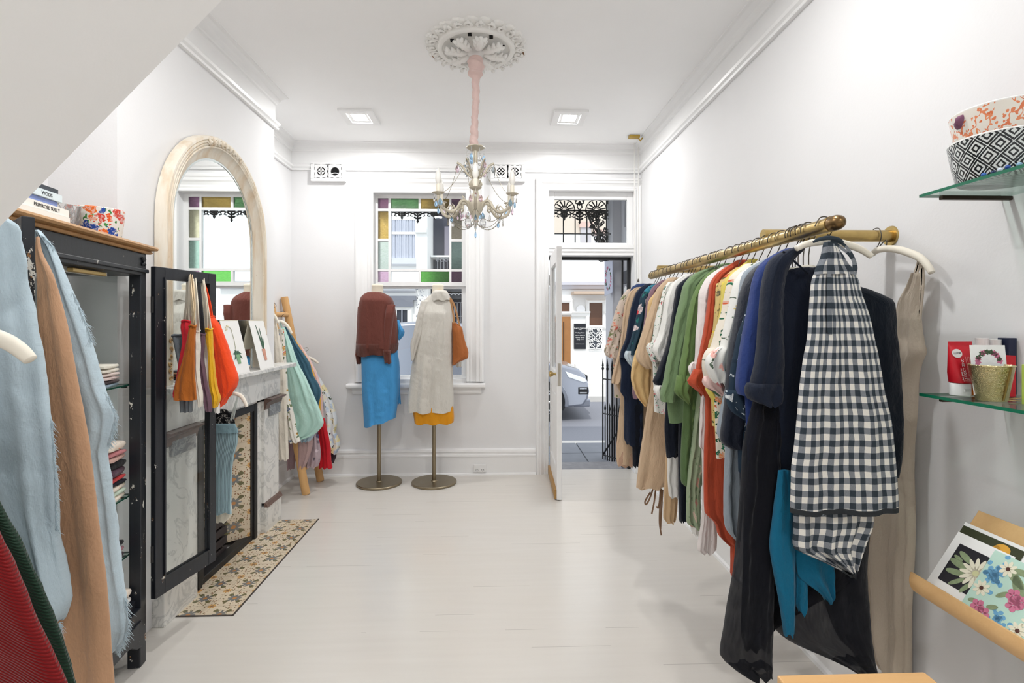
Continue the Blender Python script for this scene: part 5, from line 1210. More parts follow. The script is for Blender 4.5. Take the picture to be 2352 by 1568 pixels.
hang('jacket', 'honey coloured jacket with loose folded cuffs on the rail', 'jacket', fabric('honey_cotton', (214, 182, 130), .1), 2.70, '660 1510 1526;673 1503 1518;690 1490 1514;726 1485 1508;790 1466 1500;823 1455 1496;850 1451 1496',
     cuff='826 1454 1496;850 1450 1494;869 1449 1492;890 1454 1494;912 1464 1495;931 1480 1493', hem=1.05, short='honey jacket')
c = hang('dress', 'long sand linen dress with brown waist ties dangling below its hem', 'dress', TANL, 2.62, '638 1534 1560;648 1522 1548;658 1513 1534;672 1505 1522;704 1495 1512;738 1482 1504;767 1473 1496;800 1464 1492;822 1460 1494;836 1470 1498;846 1484 1499',
     body='840 1496 1530;887 1495 1545;924 1488 1545;991 1478 1545;1048 1469 1545;1090 1464 1542;1121 1461 1527', short='long sand linen dress')
for k, q in enumerate(('1500 1122;1492 1145;1484 1158;1482 1150;1494 1130', '1506 1122;1503 1150;1497 1180', '1517 1122;1515 1150;1512 1166;1508 1162', '1519 1122;1516 1160;1515 1200;1519 1229', '1522 1124;1520 1160;1517 1215')):
    b = MB(); loop_strap(b, bez(P3(q, 2.63), 6), .008, .002); b.build('waist_tie', fabric('brown_tie', (128, 100, 78), .08), c[0])
RF = floral('white_red_sprig', (226, 226, 220), [(190, 40, 60), (226, 150, 160), (60, 110, 100)], 44, .5, (70, 120, 96), .7, .34)
hang('shirt', 'white shirt with small red and green sprigs and rolled cuff', 'shirt', RF, 2.54, '648 1534 1556;661 1525 1540;684 1518 1532;719 1508 1526;746 1502 1522;780 1497 1515;796 1490 1508',
     cuff='788 1490 1510;798 1484 1508;812 1490 1511;828 1496 1513;842 1503 1512', hem=1.0, short='red-sprigged white shirt')
hang('shirt', 'plain white linen shirt with tapered sleeve next to the sprigged one', 'shirt', WHT, 2.46, '630 1572 1590;640 1556 1578;652 1542 1562;663 1537 1552;682 1528 1550;725 1522 1545;767 1512 1537;795 1500 1530;804 1497 1526;818 1506 1520;829 1513 1517',
     body='820 1560 1600;900 1550 1600;1040 1533 1560;1100 1533 1560;1140 1536 1558', short='plain white linen shirt')
hang('top', 'slim navy top with gathered elastic cuff on the rail', 'top', NAVY2, 2.39, '636 1580 1600;644 1568 1588;656 1556 1572;679 1550 1564;723 1543 1557;790 1532 1547;839 1514 1534;860 1506 1528;876 1499 1524;890 1512 1522',
     body='880 1532 1580;922 1530 1580;984 1527 1580;1030 1530 1580;1048 1532 1560', cuff='884 1506 1522;894 1501 1523;904 1506 1521;916 1513 1518', cuffmat=WHT, short='slim navy top')
hang('dress', 'long black-navy dress reaching lower than its white neighbour', 'dress', NAVY2, 2.335, None, body='640 1590 1640;700 1575 1630;900 1562 1610;1050 1558 1600;1190 1560 1576;1196 1562 1574', topz=1.59, short='long black-navy dress', hang_=True)
hang('dress', 'ochre tan dress hem hanging lowest beneath the white shirt', 'dress', TAN2, 2.50, None, body='660 1560 1600;900 1535 1580;1100 1527 1556;1190 1524 1551;1198 1530 1548', topz=1.58, short='ochre tan dress')
SAGE_ = fabric('sage_green_linen', (114, 138, 100), .1); GRN_ = fabric('leaf_green_linen', (104, 130, 78), .16, 1.6)
hang('jacket', 'smooth sage green jacket with wide straight sleeve', 'jacket', SAGE_, 2.30, '606 1655 1692;614 1630 1668;624 1602 1640;636 1584 1620;656 1569 1600;682 1563 1592;726 1552 1588;793 1540 1568;840 1529 1560;880 1522 1554;908 1515 1549;921 1518 1547', sth=.036, hem=1.0, short='smooth sage green jacket')
hang('dress', 'crinkled leaf green linen dress with two rolled sleeves', 'dress', GRN_, 2.215, '620 1634 1655;636 1616 1644;650 1605 1630;665 1597 1615;690 1587 1604;732 1578 1600;805 1567 1596;846 1559 1594;880 1556 1592',
     cuff='862 1554 1594;880 1552 1592;900 1548 1588;912 1560 1586;924 1576 1583', body='900 1572 1625;922 1570 1625;1000 1566 1620;1060 1564 1616;1110 1565 1612;1119 1580 1608', bodymat=fabric('moss_green_cotton', (82, 106, 66), .08),
     extra=[('sleeve', GRN_, '880 1592 1614;920 1586 1611;960 1582 1608;988 1579 1605;993 1590 1604')], short='crinkled green linen dress')
hang('skirt', 'grey-green floral skirt hem below the green linen dress', 'skirt', floral('grey_green_sprig', (150, 164, 136), [(186, 130, 120), (200, 176, 160)], 22, .45, (110, 130, 100), .6), 2.19, None, body='700 1620 1670;1000 1590 1630;1112 1577 1610;1199 1576 1609;1210 1590 1607', topz=1.57, extra=[('lining', WHT, '1190 1588 1608;1215 1587 1606;1227 1592 1604')], short='grey-green floral skirt')
hang('shirt', 'blush white long shirt between the green dress and the rust dress', 'shirt', fabric('blush_white', (226, 218, 216), .05), 2.135, '610 1662 1690;622 1642 1668;636 1624 1650;652 1614 1638;673 1605 1630;720 1603 1626;770 1598 1620;820 1596 1610;836 1594 1606',
     cuff='832 1590 1600;844 1581 1600;856 1584 1598;864 1588 1596', body='846 1612 1650;908 1610 1650;961 1607 1645;1024 1605 1640;1030 1612 1640;1177 1613 1642;1200 1610 1646;1240 1603 1646;1260 1601 1644;1267 1612 1634', short='blush white shirt')
RUST = fabric('rust_linen', (184, 78, 52), .12, 1.4)
hang('dress', 'long rust red linen dress with flared cuff', 'dress', RUST, 2.05, '598 1690 1716;608 1674 1704;620 1655 1684;634 1640 1662;650 1631 1652;680 1626 1648;742 1617 1640;800 1607 1628;838 1598 1622;856 1594 1622',
     cuff='848 1594 1624;862 1588 1624;877 1580 1622;890 1592 1620;902 1606 1619;909 1613 1617', body='880 1621 1668;910 1620 1670;961 1620 1672;1030 1617 1690;1120 1616 1695;1177 1618 1695;1200 1640 1695;1234 1652 1695;1250 1672 1693',
     extra=[('sash', RUST, '1235 1680 1694;1250 1680 1692;1300 1681 1686;1319 1681 1683')], fn=4, short='long rust dress')
YEL = fabric('lemon_cotton', (214, 196, 92), .1)
hang('blouse', 'yellow and ochre printed blouse peeping past the rust dress', 'blouse', floral('ochre_print', (206, 182, 122), [(226, 196, 70), (70, 70, 60), (190, 80, 50), (90, 150, 150)], 34, .8, (90, 90, 60), .6), 1.985, '614 1690 1710;627 1672 1692;640 1658 1672;655 1650 1664;680 1646 1660;713 1641 1656;761 1637 1651;800 1627 1640;812 1630 1636', hem=1.05, short='ochre printed blouse')
hang('shirt', 'lemon yellow shirt with rolled cuff showing low between the patterned blouses', 'shirt', YEL, 1.935, '596 1718 1736;608 1704 1724;620 1688 1708;633 1672 1690;650 1662 1680;675 1658 1672;711 1654 1664;800 1640 1650;880 1632 1650', cuff='880 1622 1658;896 1622 1658;912 1632 1658;929 1640 1656', hem=.98, short='lemon yellow shirt')
CFL = floral('cream_green_orange', (224, 216, 202), [(206, 96, 60), (30, 104, 76), (226, 140, 90), (40, 96, 70)], 30, .8, (34, 80, 60), .65, .44)
hang('blouse', 'cream blouse with emerald and orange flowers and knotted cuff', 'blouse', CFL, 1.885, '606 1712 1732;618 1696 1716;630 1682 1700;646 1674 1692;679 1666 1682;723 1657 1675;755 1646 1664;790 1637 1655;806 1630 1652',
     cuff='800 1628 1652;815 1618 1650;835 1614 1648;858 1616 1646;878 1622 1646;890 1632 1640', hem=.95, sth=.034, short='cream blouse with emerald flowers')
WFL = floral('white_botanical', (226, 226, 222), [(226, 170, 160), (60, 70, 80), (206, 180, 90)], 26, .42, (84, 100, 84), .4, .34)
hang('blouse', 'white blouse with sparse botanical sprigs and puffed pink cuff', 'blouse', WFL, 1.83, '600 1742 1764;612 1722 1744;624 1704 1728;636 1694 1712;650 1687 1704;675 1680 1698;719 1671 1688;755 1663 1678;790 1656 1672;806 1650 1672',
     cuff='798 1650 1674;808 1634 1674;822 1623 1674;838 1620 1672;856 1626 1672;875 1634 1668;880 1640 1662', extra=[('cuff_band', floral('pink_botanical', (222, 190, 184), [(226, 150, 150), (90, 70, 70)], 12, .6), '864 1616 1650;876 1613 1655;890 1622 1662;904 1645 1663;909 1655 1662')], hem=.95, sth=.03, short='white botanical blouse')
GREYB = fabric('misty_grey_blue', (148, 158, 168), .1)
hang('shirt', 'misty grey-blue shirt with long tail on the rail', 'shirt', GREYB, 1.775, '596 1752 1776;606 1734 1756;620 1712 1732;633 1704 1722;667 1698 1712;700 1694 1708;800 1680 1700;905 1664 1690',
     body='905 1663 1720;950 1653 1715;995 1647 1712;1020 1662 1712;1030 1667 1712;1071 1665 1710;1140 1663 1706;1183 1663 1704;1218 1670 1700;1240 1690 1697', short='grey-blue shirt')
hang('top', 'glossy midnight navy tunic with long gathered sleeve', 'tunic', fabric('midnight_satin', (24, 30, 44), .1, .4, .5), 1.72, '596 1772 1796;606 1748 1776;619 1728 1756;642 1712 1738;679 1699 1724;713 1692 1718;761 1683 1708;799 1675 1702;828 1672 1700;860 1669 1700;919 1664 1712;965 1658 1718;1000 1654 1720;1016 1656 1722;1028 1674 1716', hem=.9, sth=.034, short='midnight navy tunic')
INK_ = floral('ink_white_streak', (38, 54, 70), [(206, 214, 218), (190, 200, 210), (30, 44, 60)], 40, .55, (200, 208, 212), .25, .3)
hang('blouse', 'dark ink blue blouse streaked with white and a bunched cuff', 'blouse', INK_, 1.675, '600 1780 1800;625 1748 1772;650 1732 1752;688 1718 1738;732 1707 1728;767 1694 1716;809 1685 1710;847 1677 1706;880 1674 1708;900 1672 1712', cuff='896 1668 1722;910 1666 1738;930 1672 1743;945 1680 1743;957 1696 1740;965 1708 1722', cuffmat=floral('ink_white_cuff', (46, 62, 78), [(214, 220, 224), (200, 210, 216)], 34, .8, (200, 208, 212), .5), hem=.95, short='ink blue streaked blouse')
hang('sweater', 'royal blue knitted sweater with thick sleeve on the rail', 'sweater', fabric('royal_blue_knit', (44, 62, 118), .2, 2.2), 1.615, '572 1800 1836;582 1780 1820;594 1760 1798;613 1742 1780;644 1729 1770;705 1718 1762;785 1702 1748;862 1691 1738;890 1690 1734;905 1696 1730', sth=.032, fa=.005, xr=1.14, hem=1.0, short='royal blue sweater')
BAT = floral('blue_batik', (52, 50, 92), [(30, 120, 180), (40, 150, 200), (60, 90, 160)], 46, .75, (30, 130, 180), .5)
hang('tunic', 'blue batik print tunic panel hanging below the rolled navy cuff', 'tunic', BAT, 1.60, None, body='640 1800 1990;880 1762 1900;930 1750 1830;1000 1752 1826;1054 1749 1826;1083 1755 1826;1100 1776 1824;1106 1800 1820', topz=1.55, hang_=True, short='blue batik tunic')
hang('knit_top', 'blue-black fine knit top showing at the right of the gingham apron', 'knit top', fabric('blue_black_knit', (16, 24, 34), .12, .7), 1.585, None, body='580 1930 2000;590 1925 2018;602 1920 2032;621 1915 2049;690 1900 2053;766 1900 2058;843 1900 2067;900 1900 2070;958 1900 2072;1015 1900 2071;1060 1900 2068;1092 1910 2062', topz=1.605, fa=.006, short='blue-black knit top')
c = hang('shirt', 'dark navy linen shirt with rolled cuff nearest the camera on the rail', 'shirt', fabric('dark_navy_linen', (27, 34, 49), .16, 1.5), 1.53, '568 1822 1846;578 1794 1836;590 1774 1822;605 1762 1808;625 1755 1800;659 1748 1794;700 1744 1791;747 1740 1790;800 1736 1792;840 1730 1793;877 1721 1793;896 1718 1792',
     cuff='880 1718 1794;892 1713 1795;905 1714 1795;918 1722 1794;928 1745 1785;930 1755 1775', body='700 1782 1975;766 1788 1985;850 1790 1990;960 1787 1995;1034 1785 2000;1098 1790 1990', sth=.032, xr=1.07, fa=.008, short='dark navy linen shirt')
b = MB(); pts = [at(x, y, Y=1.50) for x, y in ((1798, 577), (1815, 592), (1838, 612), (1856, 628))]; b.tube(bez(pts, 4), .003, 6); b.build('neckline_binding', NAVY2, c[0])
SHR = fabric('sheer_black_linen', (18, 20, 28), .3, 1.6, .9, 0, .3); BLK2 = fabric('black_linen', (15, 17, 24), .2, 1.4)
c = cloth('trousers', 'very long black sheer linen trousers reaching lowest of all on the rail', 'trousers', [
    ('leg', [SHR, BLK2], dict(band=.03, rows=rp('900 1735 1810;1022 1709 1800;1109 1704 1790;1235 1694 1782;1319 1685 1776;1391 1672 1773;1445 1664 1773;1507 1655 1771;1532 1680 1770;1550 1720 1768', Y=1.555), y0=1.555, th=.028, fa=.012, fn=3.5, seed=301, wr=.005, nu=64)),
    ('leg', [SHR, BLK2], dict(band=.03, rows=rp('900 1800 2020;1022 1790 2030;1109 1786 2020;1235 1780 1998;1319 1776 1992;1391 1774 1995;1435 1774 1999;1470 1810 2003;1507 1890 2007;1540 1960 2009', Y=1.575), y0=1.575, th=.028, fa=.012, fn=4.2, seed=302, wr=.005, nu=64)),
    ('inner_leg', BLK2, dict(rows=rp('900 1760 1990;1109 1712 1985;1319 1706 1985;1450 1702 1770;1490 1712 1765', Y=1.60), y0=1.60, th=.012, fa=.01, fn=3.5, seed=303)),
    ('inner_leg', BLK2, dict(rows=rp('1000 1870 2000;1319 1880 1988;1400 1900 1995;1470 1930 2000;1500 1960 2004;1532 1975 2005', Y=1.62), y0=1.62, th=.012, fa=.01, fn=3.5, seed=304))], rgar)
hanger_for(1.60-.03, 'wire-hooked hanger on the brass rail holding the very long black trousers')
TEAL = fabric('petrol_teal_knit', (18, 98, 130), .12, .8)
cloth('cardigan', 'petrol teal cardigan with trailing sleeves in front of the black trousers', 'cardigan', [
    ('front_panel', TEAL, dict(rows=rp('1080 1788 1815;1105 1786 1818;1181 1777 1820;1253 1769 1825;1308 1777 1826;1380 1791 1827;1430 1799 1826;1456 1803 1824', Y=1.50), y0=1.50, th=.016, fa=.006, fn=2, seed=311)),
    ('draped_hem', TEAL, dict(rows=rp('1240 1826 1915;1268 1826 1915;1300 1828 1915;1325 1834 1916;1350 1866 1915;1372 1892 1912;1379 1898 1906', Y=1.51), y0=1.51, th=.014, fa=.012, fn=2.4, seed=312)),
    ('sleeve', TEAL, dict(rows=rp('1300 1826 1852;1344 1827 1853;1390 1827 1852;1407 1836 1848', Y=1.52), y0=1.52, th=.014, fa=.005, fn=2, seed=313))], rgar)
GING = gingham(); GTR = plain('dark_check_trim', (40, 44, 48), .9, 0, .3, 120)
c = cloth('apron', 'black and white gingham apron at the front end of the rail', 'apron', [
    ('skirt', [GING, GTR], dict(rows=rp('625 1872 1962;640 1866 1968;674 1862 1977;728 1858 1996;778 1854 2007;824 1845 2018;900 1835 2032;958 1830 2046;1026 1823 2055;1072 1817 2059;1109 1816 2062;1150 1815 2064;1178 1814 2064', Y=1.43), y0=1.43, band=.011, th=.022, fa=.012, fn=3.4, seed=321, nu=96, wr=.0018, hem=.003, top=.8)),
    ('bib', GING, dict(rows=rp('556 1896 1912;572 1893 1920;590 1888 1934;606 1880 1944;620 1873 1958;630 1871 1964', Y=1.425), y0=1.425, th=.02, fa=.006, fn=4, seed=322, nu=64, wr=.0015, hem=.001, top=.8)),
    ('lower_flounce', [GING, GTR], dict(rows=rp('1150 1826 2000;1190 1821 2003;1215 1821 1999;1240 1820 1988;1258 1822 1982;1272 1850 1976;1290 1890 1970;1305 1922 1965;1319 1944 1960', Y=1.462), y0=1.462, band=.012, th=.018, fa=.016, fn=4, seed=323, nu=96, wr=.002))], rgar)
for q in ('1905 556;1904 600;1903 640;1902 700;1904 764', '1908 556;1906 620;1907 690;1908 768', '1910 552;1928 566;1948 582;1960 600;1961 622', '1908 552;1936 560;1956 584;1966 612;1963 632'):
    b = MB(); loop_strap(b, bez(P3(q, 1.405), 6), .007, .002); b.build('apron_tie', GING, c[0])
MB().tube(bez([at(x, y, Y=1.40) for x, y in ((1868, 556), (1880, 550), (1902, 546), (1925, 549), (1936, 556))], 6), [.003+.003*math.sin(PI*i/24) for i in range(25)], 8).build('knotted_tie', GING, c[0], smooth=True)
h = P3('1829 571;1845 563;1868 557;1902 554;1940 560;1975 572;2001 588', 1.47)
hanger_at('clothes_hanger', 'cream padded hanger behind the gingham apron, nearest the rail end', h, .011, [h[3], h[3]+Vector((0, 0, .02)), Vector((RX, 1.47, RZ-.05)), Vector((RX+.02, 1.47, RZ-.022)), Vector((RX+.0265, 1.47, RZ)), Vector((RX+.014, 1.47, RZ+.024)), Vector((RX-.01, 1.47, RZ+.025)), Vector((RX-.026, 1.47, RZ))], 'hangers on the brass rail')
# taupe dress on the wall arm, parallel to the wall
TP_ = fabric('taupe_linen', (182, 170, 154), .08, 1.2)
XD = 1.352
c = cloth('dress', 'long taupe linen strap dress hanging flat near the right wall', 'dress', [
    ('body', TP_, dict(rows=rp('628 2096 2114;660 2080 2113;690 2066 2112;740 2058 2113;785 2054 2118;802 2052 2122;826 2050 2112;850 2040 2106;919 2030 2102;1000 2015 2096;1060 2005 2095;1150 2000 2098;1181 1996 2098;1254 1988 2095;1326 1990 2091;1400 1998 2090;1460 2004 2089;1500 2010 2088;1530 2022 2087', X=XD), org=(XD, 0), ang=PI/2, th=.024, fa=.014, fn=4, seed=331, nu=72, top=.25))], rgar)
for q in ('2074 690;2084 665;2100 632;2110 600', '2086 680;2094 655;2106 625;2113 598', '2110 720;2112 690;2116 650;2117 606', '2112 740;2116 700;2120 650;2119 608'):
    b = MB(); loop_strap(b, bez([at(*map(float, s_.split()), X=XD) for s_ in q.split(';')], 6), .010, .003, n=(1, 0, 0)); b.build('shoulder_strap', TP_, c[0])
h = [at(x, y, X=1.345) for x, y in ((2004, 584), (2014, 575), (2035, 571), (2062, 573), (2092, 582), (2116, 594), (2132, 612), (2140, 626))]
hkp = Vector((1.345, 1.80, RZ+.028))
hanger_at('clothes_hanger', 'cream padded hanger on the wall arm holding the taupe dress', h, .0125, [h[2], h[2]+Vector((0, 0, .03)), hkp+Vector((0, .0, -.05)), hkp+Vector((0, -.02, -.022)), hkp+Vector((0, -.026, 0)), hkp+Vector((0, -.014, .024)), hkp+Vector((0, .012, .024)), hkp+Vector((0, .026, 0))], 'hangers on the brass rail')
# ================================================================== GLASS SHELVES ON THE RIGHT WALL
SHX0, SHY1, SHY0 = 1.168, 1.40, .50
ZS = (1.797, 1.252, .712)
for z, lab in zip(ZS, ('upper green-edged glass wall shelf carrying the patterned bowls', 'middle green-edged glass wall shelf carrying the sunscreen tubes', 'lower green-edged glass wall shelf carrying the card rack')):
    t = thing('glass_shelf', lab, 'shelf', (1.285, .95, z-.008), 'green-edged glass wall shelves')
    MB().box((SHX0+.001, SHY0, z-.008), (XR, SHY1-.001, z)).build('glass_plate', SHG, t)
    b = MB(); b.box((SHX0, SHY0, z-.008), (SHX0+.0012, SHY1, z)); b.box((SHX0, SHY1-.0012, z-.008), (XR, SHY1, z)); b.build('polished_edge', plain('green_glass_edge', (16, 106, 78), .2, 0, .05), t)
    for y in (1.365, .62): MB().box((SHX0+.035, y, z-.02), (XR, y+.012, z-.0085)).build('bracket', plain('bracket_bronze', (58, 48, 38), .4, .5), t, bevel=.002)
# bowls
def ikat():
    m = MT('ikat_glaze', .12, 0, .5); x, y, _ = m.xyz(m.coord('UV')); P = 1/.036
    j = m.noise(m.coord('UV'), 190, 2)*.10
    a = ((x+y*1.0)*P*.75); b2 = ((x-y*1.0)*P*.75)
    u = (a.fr()-.5).ab(); v = (b2.fr()-.5).ab(); d = u.mx(v)+j-.05
    k = ((d*4.2).fr()).lt(.5)
    c = m.mix(k, lin((26, 30, 32)), lin((214, 218, 216))); m.col(c); return m.mat
def blossom():
    m = MT('orange_blossom_glaze', .12, 0, .5); uv = m.coord('UV'); w = m.warp(uv, .02, 30)
    v = m.vor(w, 95); r, g, b2 = m.xyz(v.outputs['Color']); d = S(m.nt, v.outputs['Distance']); f = d.lt(.36)*g.lt(.6)
    br = ((m.noise(m.scale(m.warp(uv, .03, 25), (1, .6, 1)), 30, 2)-.5).ab()).lt(.022)
    c = m.mix((f+br).mn(1), lin((228, 222, 212)), m.mix(r, lin((214, 110, 66)), lin((226, 140, 96))))
    m.col(m.mix(d.lt(.06)*f, c, lin((236, 220, 200)))); return m.mat
IK, BLO = ikat(), blossom()
def bowl(name, lab, c, r, h, mat, grp):
    t = thing(name, lab, 'bowl', c, grp)
    MB().lathe([(r*.80, 0), (r*.84, .003), (r*.93, h*.5), (r, h), (r*.985, h+.003), (r*.96, h), (r*.9, h*.5), (r*.8, .01), (.0, .008)], c, 56).build('bowl_body', mat, t, smooth=35)
    MB().lathe([(r*.99, h-.001), (r*1.004, h+.002), (r*.985, h+.005), (r*.96, h+.002)], c, 56, cap=False).build('white_rim', plain('white_glaze', (232, 232, 230), .15, 0, .01), t, smooth=True)
    return t
bc = Vector((1.272, 1.262, ZS[0]+.0005))
bowl('patterned_bowl', 'black and white diamond patterned bowl, lower of the stack on the upper glass shelf', bc, .112, .10, IK, 'stacked bowls on the upper shelf')
bowl('patterned_bowl', 'white bowl with orange blossom branches, upper of the stack on the upper glass shelf', bc+Vector((0, 0, .072)), .108, .10, BLO, 'stacked bowls on the upper shelf')
for nm, rgb, pos, rz_, s in (('folded_cloth', (128, 86, 110), (-.062, .02, .150), .4, (.05, .03, .03)), ('folded_cloth', (226, 66, 36), (.012, -.03, .160), -.3, (.055, .034, .028)), ('folded_cloth', (84, 62, 76), (-.012, .01, .152), .1, (.035, .03, .022))):
    b = MB(); n = 14; vs = []; M = Matrix.Translation(bc+Vector(pos))@Matrix.Rotation(rz_, 4, 'Z')
    prof = []
    for i in range(n+1):
        th_ = PI*i/n
        for k in range(20):
            q = 2*PI*k/20; p = Vector((s[0]*math.sin(th_)*math.cos(q), s[1]*math.sin(th_)*math.sin(q), s[2]*math.cos(th_)))
            p *= 1+.16*math.sin(q*3+th_*4)+.1*math.sin(q*5); vs.append(M@p)
    b.add(vs, [(i*20+k, i*20+(k+1) % 20, (i+1)*20+(k+1) % 20, (i+1)*20+k) for i in range(n) for k in range(20)], [(p.x, p.y) for p in vs])
    lab = {128: 'mauve crumpled cloth at the left rim of the orange blossom bowl', 226: 'bright orange crumpled cloth in the orange blossom bowl', 84: 'dark plum crumpled cloth between the mauve and orange ones in the bowl'}[rgb[0]]
    tag(b.build(nm, fabric('bowl_cloth_%d' % rgb[0], rgb), smooth=True), lab, 'cloth', 'cloths in the stacked bowls')
t = thing('bead_string', 'string of blue and white beads on the edge of the upper glass shelf', 'beads', (1.18, 1.12, ZS[0]))
BC = ((60, 110, 190), (30, 50, 90), (214, 226, 240), (40, 80, 160), (150, 190, 220))
for k in range(11):
    c = Vector((1.1795+.004*math.sin(k*1.7), 1.222-.021*k, ZS[0]+.0058))
    b = MB(); b.lathe([(.0002, -.0055), (.0045, -.003), (.0058, 0), (.0045, .003), (.0002, .0055)], c, 12); b.build('bead', plain('bead_%d' % (k % 5), BC[k % 5], .25), t, smooth=True)
# toiletries on the middle shelf
z2 = ZS[1]+.0005
def tube_thing(name, lab, c, w, h, rgb, capc, cat='tube'):
    t = thing(name, lab, cat, c, 'toiletries on the middle shelf')
    b = MB(); n = 24; vs = []; R = [(.022, .024, .034), (.024, .024, .045), (w*.44, .021, .06), (w*.47, .015, .09), (w*.5, .007, h-.014), (w*.505, .0022, h-.010), (w*.505, .002, h)]
    for a, d, z in R:
        for k in range(n):
            q = 2*PI*k/n; vs.append(c+Vector((math.copysign(abs(math.cos(q))**.7, math.cos(q))*a, math.sin(q)*d, z)))
    b.add(vs, [(i*n+k, i*n+(k+1) % n, (i+1)*n+(k+1) % n, (i+1)*n+k) for i in range(len(R)-1) for k in range(n)]+[tuple(range(n)), tuple((len(R)-1)*n+k for k in range(n))])
    body = b.build('tube_body', plain(name+'_red', rgb, .35, 0, .03), t, smooth=50)
    b = MB(); b.lathe([(.0215, 0), (.0235, .001), (.0235, .03), (.022, .0325), (.001, .0325)], c, 28, M=Matrix.Scale(.95, 4, (0, 1, 0))); b.build('flip_cap', capc, t, smooth=40)
    b = MB(); b.box((c.x-.008, c.y-.0245, c.z+.012), (c.x+.008, c.y-.02, c.z+.019)); b.build('cap_notch', plain('cap_shade', (206, 208, 208), .4), t)
    return t, body
WCAP = plain('white_cap', (236, 238, 238), .3, 0, .01); TXW = plain('white_ink', (240, 238, 236), .6); TXB = plain('black_ink', (24, 24, 26), .6); TXG = plain('pale_red_ink', (232, 170, 166), .6)
c = Vector((1.240, 1.352, z2)); t, tb = tube_thing('sunscreen_tube', 'red sunscreen tube with round white tester sticker on the middle glass shelf', c, .066, .143, (196, 24, 40), WCAP)
fy = lambda z: c.y-(.0245 if z < .05 else .0245+(z-.05)/(.143-.05)*(-.022))
def on(z, x): return Vector((c.x+x, fy(z)-.0008, c.z+z))
tilt = math.atan(.022/.093)
Ux = Vector((1, 0, 0)); Vz = Vector((0, math.sin(tilt), math.cos(tilt)))
b = MB(); p = on(.112, -.018); b.prism([(.0135*math.cos(q), .0118*math.sin(q)) for q in [2*PI*k/28 for k in range(28)]], p, Ux, Vz, .0005); b.build('tester_sticker', TXW, tb)
text('sticker_lettering', 'TESTER', .0062, p-Vector((0, .0006, 0)), axes(Ux+Vector((0, 0, .08)), Vz), TXB, tb)
text('product_lettering', 'STICKY ZINC', .0092, on(.072, -.007), axes(Vz, -Ux), TXW, tb)
text('product_lettering', 'feel good inc', .006, on(.058, -.0155), axes(Vz, -Ux), TXW, tb)
for k in range(4): text('small_lettering', 'your face beams like it is wearing and', .0034, on(.078, .0025+.005*k), axes(Vz, -Ux), TXG, tb)
text('small_lettering', '100g', .005, on(.045, .0), axes(Ux, Vz), TXG, tb); text('small_lettering', 'NET WT. ORIGINAL', .003, on(.0405, .0), axes(Ux, Vz), TXG, tb)
def carton(name, lab, lo, hi, rgb, lines=()):
    t = thing(name, lab, 'box', ((lo[0]+hi[0])/2, (lo[1]+hi[1])/2, lo[2]), 'toiletries on the middle shelf')
    bd = MB().box(lo, hi).build('carton', plain('carton_%d_%d_%d' % rgb, rgb, .4, 0, .02), t, bevel=.0012)
    for tx, sz, x, z, rot in lines: text('lettering', tx, sz, (x, lo[1]-.0006, z), axes((0, 0, 1), (-1, 0, 0)) if rot else axes((1, 0, 0), (0, 0, 1)), TXW, bd)
    return t
carton('product_carton', 'orange carton standing behind the brass cup on the middle glass shelf', (1.272, 1.345, z2), (1.303, 1.372, z2+.115), (232, 124, 30), (('LEMON', .009, 1.279, z2+.075, 1), ('200ml', .006, 1.281, z2+.025, 0)))
for k, (x, y, h) in enumerate(((1.325, 1.378, .150), (1.358, 1.376, .146))):
    t = thing('white_bottle', 'white bottle '+('left of' if k == 0 else 'right of')+' centre behind the wreath card on the middle shelf', 'bottle', (x, y, z2), 'toiletries on the middle shelf')
    MB().lathe([(.0145, 0), (.0155, .002), (.0155, h*.66), (.014, h*.72), (.001, h*.72)], (x, y, z2), 24).build('bottle_body', WCAP, t, smooth=40)
    MB().lathe([(.0145, h*.72), (.0145, h), (.015, h+.001), (.001, h+.001)], (x, y, z2), 24).build('cap', WCAP, t, smooth=40)
carton('product_carton', 'red carton right of the brass cup on the middle glass shelf', (1.306, 1.318, z2), (1.360, 1.345, z2+.107), (196, 26, 40), (('SO', .009, 1.334, z2+.062, 0), ('smooth', .005, 1.334, z2+.045, 0), ('skin', .005, 1.334, z2+.037, 0)))
carton('product_carton', 'navy carton standing tallest at the right end of the middle glass shelf', (1.3755, 1.352, z2), (1.397, 1.385, z2+.152), (32, 40, 66))
carton('product_carton', 'lime green carton at the right edge of the middle glass shelf', (at(2346, 860, Y=1.2).x, 1.175, z2), (at(2346, 860, Y=1.2).x+.05, 1.2, z2+.095), (166, 186, 84))
cup = Vector((1.238, 1.262, z2))
t = thing('brass_cup', 'engraved brass cup holding a flower wreath card on the middle glass shelf', 'cup', cup, 'toiletries on the middle shelf')
def engraved():
    m = MT('engraved_brass', .28, 1.0); uv = m.coord('UV'); n = m.noise(uv, 40, 3)
    v = m.vor(m.warp(uv, .012, 80), 105); d = S(m.nt, v.outputs['Distance']); rings = (d*26).sn()
    m.col(m.mix(n, lin((196, 178, 130)), lin((232, 220, 176)))); m.bump(rings, .35, .002); return m.mat
MB().lathe([(.029, 0), (.031, .002), (.044, .084), (.046, .087), (.0445, .089), (.042, .086), (.029, .006), (.001, .005)], cup, 48).build('cup_body', engraved(), t, smooth=40)
b = MB(); b.tube([cup+Vector((-.002, -.0325, .004)), cup+Vector((.002, -.0385, .045)), cup+Vector((.006, -.0445, .086))], [.0025, .003, .0025], 8); b.build('seam', metal('seam_brass', (150, 124, 70), .3), t)
def flat_card(name, lab, O, U, V, w, h, mat, cat='card', grp=None, th=.0008):
    """thin stiff card, lower-left corner O"""
    t = thing(name, lab, cat, O, grp); b = MB(); b.prism([(0, 0), (w, 0), (w, h), (0, h)], O, U, V, th); return t, b.build('card_sheet', mat, t)
